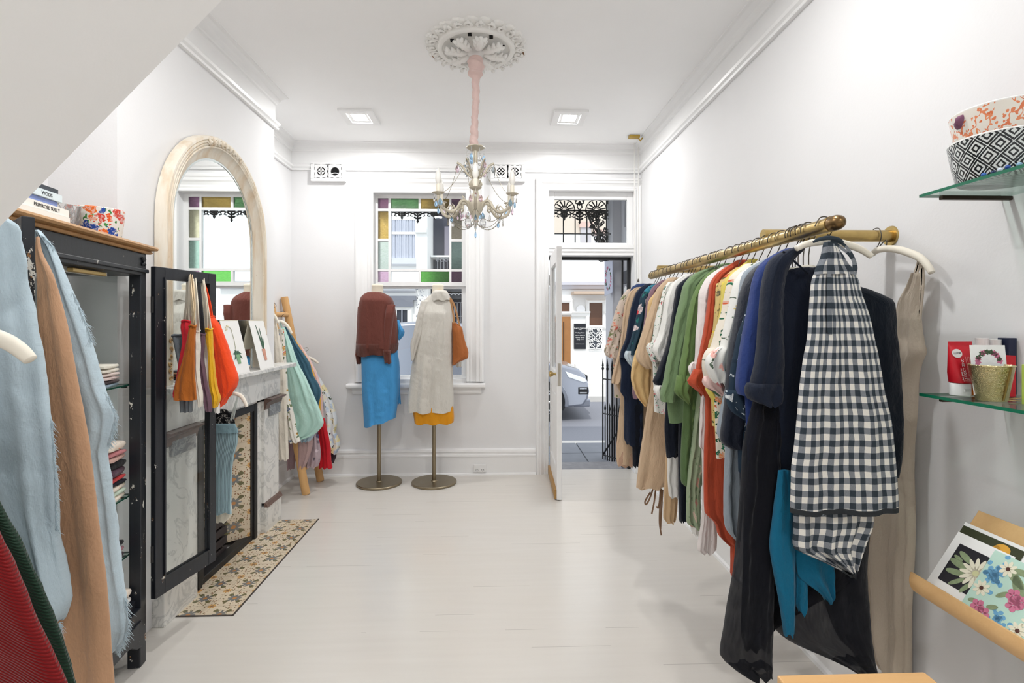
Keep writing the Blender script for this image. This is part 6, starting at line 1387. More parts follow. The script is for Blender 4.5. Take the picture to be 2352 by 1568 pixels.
def blob(b, O, U, V, x, y, r, n=12, k=0, amp=0, off=.001): b.prism([(x+r*(1+amp*math.cos(k*q))*math.cos(q), y+r*(1+amp*math.cos(k*q))*math.sin(q)) for q in [2*PI*i/n for i in range(n)]], O, U, V, off)
PINKP = plain('print_pink', (206, 120, 150), .6, 0, .25, 80); GRNP = plain('print_green', (60, 84, 56), .6, 0, .3, 80); YELP = plain('print_ochre', (214, 160, 60), .6, 0, .15, 60); BLUP = plain('print_hydrangea', (110, 168, 206), .6, 0, .3, 160); CRMP = plain('print_cream_petal', (232, 228, 206), .6, 0, .08, 90); BLKP = plain('print_black_ground', (38, 36, 42), .55, 0, .1, 30); SAGP = plain('print_sage_leaf', (136, 152, 116), .6, 0, .3, 120); BRNP = plain('print_brown', (84, 52, 44), .6)
U, V = Vector((1, -.12, 0)).normalized(), Vector((0, .10, 1)).normalized(); O = cup+Vector((-.034, .012, .012))
t, cd = flat_card('wreath_card', 'white card printed with a flower wreath standing in the brass cup', O, U, V, .083, .125, PAP)
for nm, mt, pts in (('wreath_leaves', GRNP, [(a, .0062) for a in (.3, .9, 1.3, 1.7, 2.2, 2.7)]), ('wreath_blossom', PINKP, [(a, .0068) for a in (.1, .65, 1.05, 2.0, 2.9, 3.2)])):
    b = MB()
    for a, r in pts: blob(b, O, U, V, .042+.026*math.cos(a), .083+.025*math.sin(a), r, 15, 5, .28, .0012)
    b.build(nm, mt, cd)
b = MB(); p = at(2290, 917, Z=z2+.003)
b.tube([p, p+Vector((.03, -.012, .004)), p+Vector((.06, -.014, .006))], [.002, .004, .001], 8, flat=.4); b.tube([p, p+Vector((.028, -.022, .0)), p+Vector((.055, -.034, 0))], [.002, .004, .001], 8, flat=.4)
b.tube([p+Vector((-.016+.008*math.cos(q), .006+.008*math.sin(q), 0)) for q in [2*PI*k/14 for k in range(14)]], .002, 6, closed=True)
tag(b.build('scissors', metal('gold_scissor', (196, 172, 120), .25), smooth=True), 'small gold scissors lying before the brass cup on the middle glass shelf', 'scissors')
# card rack on the lower shelf
PLY = wood('bent_plywood', (202, 158, 106), (226, 188, 136), 1.6, 0, .45)
z3 = ZS[2]
t = thing('card_rack', 'bent plywood card rack on the lower glass shelf', 'card rack', (1.22, 1.05, z3), None)
RY1, RY0 = 1.378, .62
prf = [(1.128, z3+.060), (1.124, z3+.035), (1.134, z3+.012), (1.158, z3+.003), (1.182, z3+.014), (1.225, z3+.085), (1.30, z3+.195), (1.318, z3+.222)]
pp = [Vector((x, 0, z)) for x, z in [(q.x, q.z) for q in bez([(a, 0, c_) for a, c_ in prf], 6)]]
b = MB(); vs = []; n = len(pp)
for y in (RY1, RY0):
    for i, p in enumerate(pp):
        d = (pp[min(i+1, n-1)]-pp[max(i-1, 0)]).normalized(); nn = Vector((-d.z, 0, d.x)); e = .0 if 3 < i < n-4 else 0
        vs += [Vector((p.x, y, p.z))+nn*.0035, Vector((p.x, y, p.z))-nn*.0035]
fs = []
for i in range(n-1):
    a, c2 = 2*i, 2*n+2*i
    fs += [(a, a+2, c2+2, c2), (a+1, c2+1, c2+3, a+3), (a, a+1, a+3, a+2), (c2, c2+2, c2+3, c2+1)]
fs += [(0, 2*n, 2*n+1, 1), (2*n-2, 2*n-1, 4*n-1, 4*n-2)]
b.add(vs, fs); b.build('plywood_tray', PLY, t, smooth=40, bevel=.002)
RU = Vector((0, -1, 0)); RV = Vector((.62, 0, .92)).normalized()       # across the rack, up its slope
rn = RU.cross(RV).normalized()
def rcard(name, lab, y, w, h, lift, mat, s0=0.0):
    O = Vector((1.160, y, z3+.012))+RV*s0+rn*lift*(1 if rn.x < 0 else -1); return (O,)+flat_card(name, lab, O, RU, RV, w, h, mat, 'card', 'cards in the plywood rack')
front = 1 if rn.x < 0 else -1; FO = .0003*front
def mk(cd, nm, mt, shapes, O):
    b = MB()
    for s_ in shapes: b.prism(s_, O+rn*front*.0010, RU, RV, FO)
    return b.build(nm, mt, cd)
ell = lambda x, y, a, b_, r=0, n=14: [(x+a*math.cos(q)*math.cos(r)-b_*math.sin(q)*math.sin(r), y+a*math.cos(q)*math.sin(r)+b_*math.sin(q)*math.cos(r)) for q in [2*PI*k/n for k in range(n)]]
O, tt, cd = rcard('greeting_card', 'white-edged card behind the others at the far end of the plywood rack', 1.375, .175, .215, .004, PAP)
O, tt, cd = rcard('greeting_card', 'dark green painted card behind the white flower card in the rack', 1.372, .165, .205, .0065, plain('dark_green_card', (58, 62, 40), .5, 0, .2, 20))
mk(cd, 'painted_bloom', YELP, [ell(.118, .185, .02, .016), ell(.105, .182, .01, .01)], O)
O, tt, cd = rcard('greeting_card', 'white-bordered card with a white flower on black in the plywood rack', 1.372, .155, .183, .009, PAP)
mk(cd, 'black_picture', BLKP, [[(.022, .045), (.142, .045), (.142, .155), (.022, .155)]], O)
mk(cd, 'cactus_leaves', SAGP, [ell(.052, .082, .026, .008, .2), ell(.05, .105, .028, .009, -.1), ell(.056, .128, .024, .008, -.35), ell(.068, .062, .022, .006, .8), ell(.095, .06, .02, .006, 1.2), ell(.124, .14, .02, .006, .6), ell(.04, .118, .014, .005, -.2)], O+rn*front*.0002)
mk(cd, 'white_flower', CRMP, [ell(.098+.02*math.cos(a), .103+.02*math.sin(a), .021, .0055, a) for a in [k*2*PI/13 for k in range(13)]], O+rn*front*.0004)
mk(cd, 'flower_centre', plain('print_pale_green', (206, 206, 160), .6), [ell(.098, .103, .008, .008)], O+rn*front*.0007)
O, tt, cd = rcard('greeting_card', 'mint green card with blue hydrangeas and pink blossom in the plywood rack', 1.262, .165, .178, .0135, plain('mint_card', (188, 220, 206), .5, 0, .02))
rnd = random.Random(8)
mk(cd, 'hydrangea', BLUP, [ell(.03+rnd.gauss(0, .013), .118+rnd.gauss(0, .022), .0065, .0055, rnd.random()*3, 8) for k in range(34)]+[ell(.148+rnd.gauss(0, .007), .13+rnd.gauss(0, .016), .006, .005, rnd.random()*3, 8) for k in range(16)]+[ell(.095+rnd.gauss(0, .014), .028+rnd.gauss(0, .011), .006, .005, rnd.random()*3, 8) for k in range(22)], O)
mk(cd, 'leaves', SAGP, [ell(.075, .135, .03, .01, -.5), ell(.09, .118, .032, .011, -.9), ell(.085, .155, .028, .008, .1), ell(.112, .14, .024, .009, -.6), ell(.07, .088, .016, .006, .8), ell(.13, .085, .016, .006, -.6), ell(.02, .042, .012, .005, .4), ell(.065, .05, .013, .006, .5)], O+rn*front*.0003)
mk(cd, 'pink_blossom', PINKP, [ell(x+.009*math.cos(a), y+.009*math.sin(a), .008, .007, a, 10) for x, y in ((.09, .098), (.112, .093), (.036, .036), (.055, .026), (.1, .078)) for a in [k*2*PI/5 for k in range(5)]], O+rn*front*.0005)
for x, y in ((.05, .148), (.022, .078), (.135, .032), (.15, .06)):
    dz = mk(cd, 'daisy', CRMP, [ell(x+.011*math.cos(a), y+.011*math.sin(a), .01, .0045, a, 10) for a in [k*2*PI/8 for k in range(8)]], O+rn*front*.0006)
mk(cd, 'daisy_centre', BRNP, [ell(x, y, .005, .005) for x, y in ((.05, .148), (.022, .078), (.135, .032), (.155, .06))], O+rn*front*.0007)
O, tt, cd = rcard('greeting_card', 'dark card scattered with small colourful flowers at the right of the plywood rack', 1.112, .165, .165, .010, BLKP)
mk(cd, 'yellow_flowers', YELP, [ell(.03, .12, .013, .008, .3), ell(.06, .14, .008, .006), ell(.11, .1, .01, .008)], O)
mk(cd, 'pink_flowers', PINKP, [ell(.02+.01*math.cos(a), .05+.01*math.sin(a), .009, .005, a, 10) for a in [k*2*PI/5 for k in range(5)]]+[ell(.06, .085, .009, .005, .6), ell(.09, .05, .01, .006)], O)
mk(cd, 'white_flowers', CRMP, [ell(.028, .085, .009, .005, .5), ell(.055, .06, .007, .004, -.4), ell(.12, .13, .009, .006)], O); mk(cd, 'leaves', SAGP, [ell(.045, .035, .009, .006, .3), ell(.08, .115, .01, .005, -.8), ell(.13, .06, .01, .005, .6)], O)
# ================================================================== TIMBER TABLE AT THE BOTTOM EDGE
TW = wood('pine_table_top', (194, 148, 96), (222, 182, 130), .9, 0, .42)
t = thing('side_table', 'small pine table whose far edge shows at the bottom of the photo', 'table', (.71, .80, 0))
MB().box((.558, .60, .722), (.858, 1.016, .75)).build('tabletop', TW, t, bevel=.003)
for x in (.575, .805):
    for y in (.62, .96): MB().box((x, y, 0), (x+.035, y+.035, .722)).build('leg', TW, t, bevel=.003)
# ================================================================== OUTSIDE : verandah, footpath, road, car, houses over the road
YO = YB+.28
ASPH = plain('asphalt', (128, 130, 138), .95, 0, .12, 40, .3); SLATE = plain('slate_paving', (120, 124, 132), .7, 0, .14, 8, .2); STONE = plain('worn_bluestone', (150, 150, 154), .8, 0, .3, 14, .5)
CONC = plain('pale_concrete', (200, 198, 194), .9, 0, .06, 12, .2)
def st(mb, n, m, **k): return struct(mb.build(n, m, **k))
st(MB().box((DX0-.1, YB+.13, -.14), (DX1+.1, YO+.16, -.012)), 'doorstep', STONE, bevel=.01)
b = MB()
for i in range(-6, 8):
    for j in range(3): b.box((i*.55+.006, YO+.16+j*.55+.006, -.3), (i*.55+.544, YO+.16+j*.55+.544, -.20))
st(b, 'footpath', SLATE, bevel=.004); st(MB().box((-9, YO, -.5), (9, YO+1.9, -.212)), 'footpath_bed', plain('mortar', (96, 98, 102), .9))
st(MB().box((-9, YO+1.81, -.5), (9, YO+1.99, -.21)), 'kerb_near', CONC, bevel=.01)
st(MB().box((-12, YO+1.9, -.6), (12, 11.9, -.40)), 'road', ASPH)
st(MB().box((-12, 11.9, -.6), (12, 14.3, -.40+.12)), 'footpath_far', CONC)
# verandah : party wall, ceiling, cast-iron lace and posts
VW = plain('verandah_wall', (206, 206, 210), .8, 0, .03, 6, .1)
b = MB(); b.box((1.46, YO, -.25), (1.62, 6.35, 3.3)); b.box((1.36, 5.98, -.25), (1.47, 6.35, 3.3)); st(b, 'verandah_wall', VW)
b = MB(); b.strip([(5.55+.24*math.cos(q), 2.5+.5*math.sin(q)) for q in [PI*k/14 for k in range(15)]], .05, (1.462, 0, 0), (0, 1, 0), (0, 0, 1), -.012); b.box((1.452, 5.4, 1.0), (1.462, 5.7, 2.6)); st(b, 'trim_5', plain('niche_grey', (168, 168, 172), .8))
st(MB().box((-4, YO, 2.98), (1.6, 6.5, 3.06)), 'verandah_ceiling', plain('verandah_boards', (214, 214, 214), .8))
IRON = plain('black_cast_iron', (20, 21, 23), .5, 0, .2, 30, .1)
YV = 6.22
t = thing('iron_lace', 'black cast iron lace frieze hanging along the verandah outside', 'iron lace', (-.1, YV, 2.3))
def lace_panel(x0, w, zt, h):
    b = MB(); O = (x0, YV, zt); U = (1, 0, 0); V = (0, 0, 1); T = .012
    s = lambda p, wd=.014: b.strip(p, wd, O, U, V, T)
    s([(0, 0), (w, 0)], .022); s([(0, -h*.52), (w, -h*.52)], .02)
    cx = w*.34
    for k in range(7):                                    # fan
        a = PI*(k+.5)/7; l = h*.42; s([(cx+.022*math.cos(a), -h*.5+.02*math.sin(a)), (cx+l*.55*math.cos(a*.96), -h*.5+l*.6*math.sin(a)), (cx+l*.98*math.cos(a), -h*.5+l*.95*math.sin(a))], [.008, .013, .016])
    for r in (.45, .17): s([(cx+h*r*math.cos(q), -h*.5+h*r*math.sin(q)) for q in [PI*k/16 for k in range(17)]], .012)
    for sg in (-1, 1):                                    # flower column between fans
        fx = w*.82; s([(fx, -h*.5), (fx+sg*.03, -h*.38), (fx+sg*.018, -h*.2), (fx, -h*.12)], .013); s([(fx, -h*.28), (fx+sg*.05, -h*.2), (fx+sg*.04, -.02)], .013)
        b.prism(ell(fx+sg*.045, -h*.1, .016, .012), O, U, V, T)
    b.prism(ell(w*.82, -h*.22, .018, .026), O, U, V, T)
    for fx, dl in ((cx, .34), (w*.82, .48)):              # leafy drops below the rail
        z0 = -h*.52; s([(fx, z0), (fx, z0-h*dl)], .02)
        for k, f in enumerate((.25, .5, .75)):
            for sg in (-1, 1): b.prism(ell(fx+sg*.026, z0-h*dl*f, .022, .011, sg*(.7-k*.1)), O, U, V, T)
        b.prism([(fx-.018, z0-h*dl), (fx+.018, z0-h*dl), (fx, z0-h*dl-.03)], O, U, V, T)
        for sg in (-1, 1):
            s([(fx, z0-.01), (fx+sg*.05, z0-.05), (fx+sg*.1, z0-.035), (fx+sg*.13, z0-.008)], [.022, .02, .014, .01]); s([(fx+sg*.07, z0-.045), (fx+sg*.085, z0-.075), (fx+sg*.06, z0-.08)], .012)
    return b.build('lace_panel', IRON, t)
zt = at(1350, 456, Y=YV).z
for i in range(12): lace_panel(-3.15+i*.385, .385, zt, .28)
b = MB(); O = (1.36-.0, YV-.0, zt); rnd = random.Random(4)
for k in range(12):
    z = -.18-.05*k; wd = max(.02, .26-.016*k)
    for j in range(5):
        x = -wd*rnd.random(); a = rnd.random()*6.3
        b.strip([(x+.03*math.cos(a+q)*(1-q/7), z+.03*math.sin(a+q)*(1-q/7)) for q in [i*.6 for i in range(8)]], .012, O, (1, 0, 0), (0, 0, 1), .012)
        b.prism(ell(x+.02*math.cos(a), z+.02*math.sin(a), .022, .012, a), O, (1, 0, 0), (0, 0, 1), .012)
b.strip([(-.27, -.15), (-.2, -.3), (-.1, -.45), (-.05, -.62), (-.03, -.8)], .02, O, (1, 0, 0), (0, 0, 1), .012); b.box((1.335, YV, zt-.85), (1.352, YV+.012, zt))
b.build('lace_bracket', IRON, t)
t = thing('window_grille', 'black security bars outside the light above the door', 'grille', (.9, YO+.04, 2.18), None)
zg = at(1350, 537, Y=YO+.05).z
b = MB(); b.tube([(gx0-.02, YO+.05, zg), (gx1-.09, YO+.05, zg)], .0065, 8); b.build('cross_bar', IRON, t)
for i in range(4): x = at(1294+27*i, 500, Y=YO+.05).x; MB().tube([(x, YO+.05, 2.15), (x, YO+.05, 2.52)], .0065, 8).build('upright_bar', IRON, t)
# iron gate in palisade style
g0 = at(1384, 1062, Z=-.15); g1 = at(1436, 1072, Z=-.15)
g0 = Vector((1.255, 6.02, -.20)); g1 = Vector((1.455, 5.72, -.20))
t = thing('palisade_gate', 'black spear-topped iron palisade gate standing open by the doorstep', 'gate', (1.31, 5.8, -.2))
N_ = 5
for i in range(N_+1):
    p = g0.lerp(g1, i/N_); h = 1.08
    MB().tube([p+Vector((0, 0, .05)), p+Vector((0, 0, h)), p+Vector((0, 0, h+.02)), p+Vector((0, 0, h+.045)), p+Vector((0, 0, h+.05)), p+Vector((0, 0, h+.14))], [.0085, .0085, .016, .008, .013, .001], 8).build('spear_bar', IRON, t)
    q = g0.lerp(g1, min(1, (i+.5)/N_)); h = .62
    if i < N_: MB().tube([q+Vector((0, 0, .05)), q+Vector((0, 0, h)), q+Vector((0, 0, h+.02)), q+Vector((0, 0, h+.09))], [.007, .007, .013, .001], 8).build('short_spear', IRON, t)
for z in (.1, .58, .98): MB().tube([g0+Vector((0, 0, z)), g1+Vector((0, 0, z))], .012, 8, flat=.6).build('rail', IRON, t)
MB().tube([g0+Vector((0, 0, .1)), g1+Vector((0, 0, .58))], .01, 8).build('brace', IRON, t)
# hanging banner and small fittings by the door
Y = 6.1; c0, c1, c2, c3 = at(1386, 600, Y=Y), at(1404, 600, Y=Y-.25), at(1402, 672, Y=Y-.25), at(1389, 680, Y=Y)
t = thing('hanging_banner', 'pale banner printed with a floral wreath hanging outside the door', 'banner', c3)
dU = (c1-c0); dV = Vector((0, 0, 1)); nU = dU.normalized(); hh = c0.z-c3.z
b = MB(); b.prism([(0, 0), (dU.length, .06), (dU.length, hh), (0, hh)], c3, nU, dV, .004); bn = b.build('banner_cloth', plain('banner_cloth_white', (206, 210, 226), .8, 0, .03), t)
rnd = random.Random(2)
for nm, mt in (('wreath_leaves', GRNP), ('wreath_blossom', PINKP)):
    b = MB()
    for k in range(14):
        a = rnd.random()*2*PI; b.prism(ell(dU.length*.5+dU.length*.33*math.cos(a), hh*.52+hh*.3*math.sin(a), .018, .01, a, 8), c3-nU.cross(dV)*.0012*(-1), nU, dV, .0055 if nm[7] == 'l' else .006)
    b.build(nm, mt, bn)
b = MB()
for k in range(14):
    a = rnd.random()*2*PI; b.prism(ell(dU.length*.5+dU.length*.33*math.cos(a), hh*.52+hh*.3*math.sin(a), .016, .01, a, 8), c3-nU.cross(dV)*.0025, nU, dV, .002)
b.build('wreath_leaves', GRNP, bn)
t = thing('meter_box', 'small grey box with a folded white notice on the verandah wall', 'box', (1.44, 5.7, 1.75))
MB().box((1.425, 5.62, 1.86), (1.46, 5.76, 2.0)).build('box', plain('meter_dark', (70, 72, 78), .6), t, bevel=.004)
b = MB(); b.prism([(0, 0), (.09, -.03), (.11, .1), (.03, .16), (-.01, .12)], (1.44, 5.75, 1.68), (.2, -1, 0), (0, 0, 1), .004); b.build('notice', PAP, t)
# ------------------------------------------------------------------ car parked over the road
CP = MT('silver_car_paint', .22, .55, .5); CP.col((.27, .29, .34)); CP.setin('Coat Weight', .6); CP = CP.mat
TYRE = plain('tyre_rubber', (28, 28, 30), .9); RIM = metal('alloy_wheel', (196, 198, 202), .25); CHROME = metal('car_chrome', (220, 222, 226), .12); LAMP = plain('headlamp_lens', (226, 232, 238), .08, 0, .1, 40); DRK = plain('car_dark_plastic', (24, 25, 28), .5)
ZR = -.40; YC = 9.55                              # near flank of the car
car = thing('car', 'silver four-wheel-drive car parked across the road, front end in view', 'car', (.2, YC+.9, ZR))
CXF = at(1355, 900, Y=YC).x                       # front bumper
def carx(x): return CXF+x
secs = []                                          # (x, [ (y,z) outline half ... ]) side profile extruded with rounding
top = [(-4.7, 1.0), (-4.6, 1.75), (-3.0, 1.86), (-2.1, 1.80), (-1.35, 1.18), (-1.15, 1.13), (-.55, 1.06), (-.2, .97), (-.08, .86), (-.03, .72), (-.0, .56), (-.03, .42), (-.12, .30)]
bot = [(-.4, .27), (-.55, .27), (-4.2, .30), (-4.7, .4)]
b = MB(); path = top+bot; n = len(path)
W2 = 1.86
lay = [(0.0, .90, .10), (.035, .96, .04), (.10, .99, .01), (.22, 1.0, 0), (W2-.22, 1.0, 0), (W2-.10, .99, .01), (W2-.035, .96, .04), (W2, .90, .10)]
vs = []
for yy, sc, ins_ in lay:
    for x, z in path:
        xc = -2.35; hood = 1 if z > 1.2 else 0
        tuck = .20*max(0, (z-1.1))/.75
        y_ = yy+(tuck if yy < W2/2 else -tuck)
        vs.append((carx(xc+(x-xc)*(1-.02*(1-sc)*10*.3)), YC+y_, ZR+.3+(z-.3)*(1-(1-sc)*.25)))
m = len(lay); fs = [(i*n+k, i*n+(k+1) % n, (i+1)*n+(k+1) % n, (i+1)*n+k) for i in range(m-1) for k in range(n)]+[tuple(range(n-1, -1, -1)), tuple((m-1)*n+k for k in range(n))]
b.add(vs, fs); body = b.build('car_body', CP, car, smooth=35, bevel=.03, seg=3)
def wheel(x, y, sg):
    c = Vector((carx(x), y, ZR+.36)); R = .36
    Mr = Matrix.Rotation(PI/2*sg, 4, 'X')
    w_ = MB().lathe([(.22, -.11), (.33, -.115), (.355, -.08), (.36, 0), (.355, .08), (.33, .115), (.22, .11)], c, 40, M=Mr).build('wheel', TYRE, car, smooth=40)
    b = MB(); b.lathe([(.235, .09), (.24, .112), (.225, .116), (.215, .07), (.001, .05)], c, 40, M=Mr)
    for k in range(6):
        a = 2*PI*k/6
        for d in (-.12, .12): b.tube([c+Mr@Vector((.04*math.cos(a), .04*math.sin(a), .09)), c+Mr@Vector((.22*math.cos(a+d), .22*math.sin(a+d), .1))], [.022, .016], 6)
    b.lathe([(.05, .08), (.048, .11), (.001, .112)], c, 16, M=Mr); b.build('alloy_rim', RIM, w_, smooth=40)
for x in (-.86, -3.65):
    wheel(x, YC+.10, 1); wheel(x, YC+W2-.10, -1)
    b = MB(); b.strip([(carx(x)+.43*math.cos(q), ZR+.36+.43*math.sin(q)) for q in [PI*(-.06)+PI*1.12*k/20 for k in range(21)]], .07, (0, YC+.012, 0), (1, 0, 0), (0, 0, 1), .05); b.build('wheel_arch', CP, car, smooth=40, bevel=.01)
    b = MB(); b.prism([(carx(x)+.41*math.cos(q), ZR+.36+.41*math.sin(q)) for q in [PI*(-.12)+PI*1.24*k/20 for k in range(21)]], (0, YC+.004, 0), (1, 0, 0), (0, 0, 1), .012); b.build('arch_liner', DRK, car)
b = MB(); b.prism([(carx(-.46), ZR+.93), (carx(-.10), ZR+.80), (carx(-.055), ZR+.74), (carx(-.12), ZR+.72), (carx(-.40), ZR+.82)], (0, YC+.012, 0), (1, 0, 0), (0, 0, 1), .03); b.build('headlamp', LAMP, car, bevel=.008)
b = MB(); b.box((carx(-.035), YC+.3, ZR+.62), (carx(.012), YC+W2-.3, ZR+.82)); g_ = b.build('grille', DRK, car, bevel=.01)
for z in (.65, .71, .77): MB().box((carx(.008), YC+.32, ZR+z), (carx(.022), YC+W2-.32, ZR+z+.02)).build('grille_bar', CHROME, g_)
b = MB(); b.box((carx(-.22), YC-.004, ZR+.50), (carx(-.035), YC+.1, ZR+.64)); f_ = b.build('fog_lamp_surround', DRK, car, bevel=.012)
MB().box((carx(-.19), YC-.012, ZR+.52), (carx(-.06), YC, ZR+.545)).build('fog_trim', CHROME, f_); MB().box((carx(-.19), YC-.012, ZR+.60), (carx(-.06), YC, ZR+.62)).build('fog_trim', CHROME, f_)
b = MB(); b.box((carx(-.30), YC+.02, ZR+.27), (carx(.015), YC+W2-.02, ZR+.42)); b.build('bumper', CP, car, bevel=.03, seg=3)
b = MB(); b.prism([(carx(-1.45), ZR+1.18), (carx(-2.1), ZR+1.72), (carx(-2.5), ZR+1.74), (carx(-2.5), ZR+1.18)], (0, YC+.05, 0), (1, 0, 0), (0, 0, 1), .02); b.build('side_window', DRK, car)
# ------------------------------------------------------------------ buildings over the road
YF = 14.2; GZ = -.30
RENDER = plain('white_render', (236, 236, 234), .85, 0, .02, 4, .05); GREYW = plain('grey_shop_window', (70, 74, 84), .25, 0, .2, 3); BRNG = plain('brown_shop_interior', (92, 62, 44), .35, 0, .35, 2.5); OCH = plain('ochre_door', (150, 104, 60), .4, 0, .15, 6)
fx = lambda px, Y=YF: at(px, 700, Y=Y).x
fz = lambda py, Y=YF: at(1300, py, Y=Y).z
t = thing('shopfront_building', 'white rendered shopfront with parapet seen through the open door', 'building', ((fx(1270)+fx(1440))/2, YF, GZ))
xl, xr_ = fx(1266), fx(1480)
MB().box((xl, YF, GZ), (xr_, YF+3, fz(655))).build('wall', RENDER, t)
b = MB(); b.extrude([(0, 0), (.1, .02), (.14, .1), (.2, .12), (.2, .2), (0, .2)], (xl, YF, fz(665)), (xr_, YF, fz(665)), (0, -1, 0), (0, 0, 1)); b.build('parapet_cornice', plain('grey_flashing', (190, 190, 198), .7), t)
MB().box((fx(1312), YF-.5, fz(677)), (fx(1408), YF, fz(671))).build('awning_edge', plain('timber_edge', (188, 168, 150), .7), t)
for a, c_, y0_, y1_ in ((1282, 1308, 695, 715), (1353, 1383, 695, 747)):
    fr = MB(); e = .12; X0, X1, Z0, Z1_ = fx(a), fx(c_), fz(y1_), fz(y0_)
    fr.frame([(0, 0), (0, .06), (.05, .09), (.09, .06), (.11, 0)], [((X0, YF, Z0), (-1, 0, -1)), ((X0, YF, Z1_), (-1, 0, 1)), ((X1, YF, Z1_), (1, 0, 1)), ((X1, YF, Z0), (1, 0, -1))], (0, -1, 0)); w_ = fr.build('window', RENDER, t)
    MB().box((X0, YF-.03, Z0), (X1, YF-.01, Z1_)).build('pane', BRNG, w_)
b = MB(); X0, X1, Z0, Z1_ = fx(1352), fx(1381), fz(800), fz(749); MB().box((X0, YF-.02, Z0), (X1, YF-.008, Z1_)).build('grille_backing', GREYW, t)
cxg, czg = (X0+X1)/2, (Z0+Z1_)/2; hw_, hz_ = (X1-X0)/2, (Z1_-Z0)/2
O = (cxg, YF-.05, czg)
b.strip([(-hw_, -hz_), (hw_, -hz_), (hw_, hz_), (-hw_, hz_)], .03, O, (1, 0, 0), (0, 0, 1), .02, True)
for s1 in (-1, 1):
    b.strip([(0, 0), (s1*hw_, hz_*.55)], .02, O, (1, 0, 0), (0, 0, 1), .02); b.strip([(0, 0), (s1*hw_, -hz_*.55)], .02, O, (1, 0, 0), (0, 0, 1), .02)
    b.strip([(0, s1*hz_), (hw_, s1*hz_*.45)], .02, O, (1, 0, 0), (0, 0, 1), .02); b.strip([(0, s1*hz_), (-hw_, s1*hz_*.45)], .02, O, (1, 0, 0), (0, 0, 1), .02)
    for s2 in (-1, 1):
        for cxx, czz in ((.45, .30), (.5, .72), (.85, .1)):
            b.strip([(s1*hw_*cxx+.07*math.cos(q)*(1-q/8), s2*hz_*czz+.07*math.sin(q)*(1-q/8)) for q in [i*.55 for i in range(11)]], .018, O, (1, 0, 0), (0, 0, 1), .02)
b.build('scroll_grille', plain('white_iron', (238, 238, 236), .5), t)
X0, X1, Z0, Z1_ = fx(1318), fx(1345), fz(801), fz(743)
sg = MB().box((X0, YF-.05, Z0), (X1, YF-.01, Z1_)).build('sign_panel', plain('sign_black', (22, 24, 32), .5), t)
yS = YF-.053; xm = (X0+X1)/2; Hs = Z1_-Z0
for k, (tx, f, s_) in enumerate((('Kerry Rocks', .82, .062), ('Shoes', .77, .035), ('Trading Hours', .64, .042), ('Mon-Fri 10.00-5.30', .535, .034), ('Saturday  10-5.30', .45, .034), ('Sunday   11-4', .375, .034), ('www.kerryrocks.com.au', .2, .024))):
    text('sign_lettering', tx, s_, (xm, yS, Z0+Hs*f), axes((1, 0, 0), (0, 0, 1)), TXW, sg)
X0, X1, Z1_ = fx(1272), fx(1310), fz(727)
d = MB().box((X0, YF-.05, GZ), (X1, YF-.02, Z1_)).build('door', OCH, t); MB().box((X0, YF-.06, GZ+.5), (X1-.28, YF-.05, Z1_-.14)).build('door_glass', BRNG, d)
b = MB(); b.box((X1-.3, YF-.07, GZ+.5), (X1-.27, YF-.05, Z1_-.14)); b.box((X1-.2, YF-.07, GZ+.5), (X1-.18, YF-.05, Z1_-.14)); b.build('door_bars', DRK, d)
for a, c_ in ((1312, 1354), (1386, 1440)):
    b = MB(); b.extrude([(0, 0), (.06, .02), (.1, .1), (.14, .12), (.14, .16), (0, .16)], (fx(a), YF, fz(728)), (fx(c_), YF, fz(728)), (0, -1, 0), (0, 0, 1)); b.build('pilaster_capital', RENDER, t)
c_ = Vector((fx(1333), YF-.04, fz(711))); MB().tube([c_, c_-Vector((0, .05, 0))], .12, 20).build('wall_light', plain('wall_light_white', (240, 240, 240), .4), t)
MB().box((fx(1340)-.25, YF-.25, GZ), (fx(1340)+.1, YF-.02, fz(835))).build('meter_pillar', RENDER, t)
# beige building further back, seen in the light over the door
t = thing('rear_building', 'beige rendered house with blinds seen through the light above the door', 'building', (2.2, 19.5, 0))
YR = 19.5; fx2 = lambda p: at(p, 700, Y=YR).x; fz2 = lambda p: at(1300, p, Y=YR).z
BEI = plain('beige_render', (214, 202, 188), .9, 0, .03, 4); MB().box((fx2(1255), YR, fz2(575)), (fx2(1475), YR+2, fz2(380))).build('wall', BEI, t)
MB().box((fx2(1235), YR-.02, fz2(588)), (fx2(1475), YR+1.9, fz2(538))).build('pale_band', plain('pale_band_render', (226, 226, 226), .9), t)
for a, c_, zt_, zb_ in ((1333, 1357, 510, 556), (1366, 1390, 528, 556)):
    w_ = MB().box((fx2(a), YR-.08, fz2(zb_)), (fx2(c_), YR-.02, fz2(zt_))).build('window', plain('lilac_window', (186, 182, 186), .3), t); MB().box((fx2(a)-.06, YR-.14, fz2(zt_+13)), (fx2(c_)+.06, YR-.06, fz2(zt_))).build('blind', plain('pink_blind', (206, 178, 168), .8), w_)
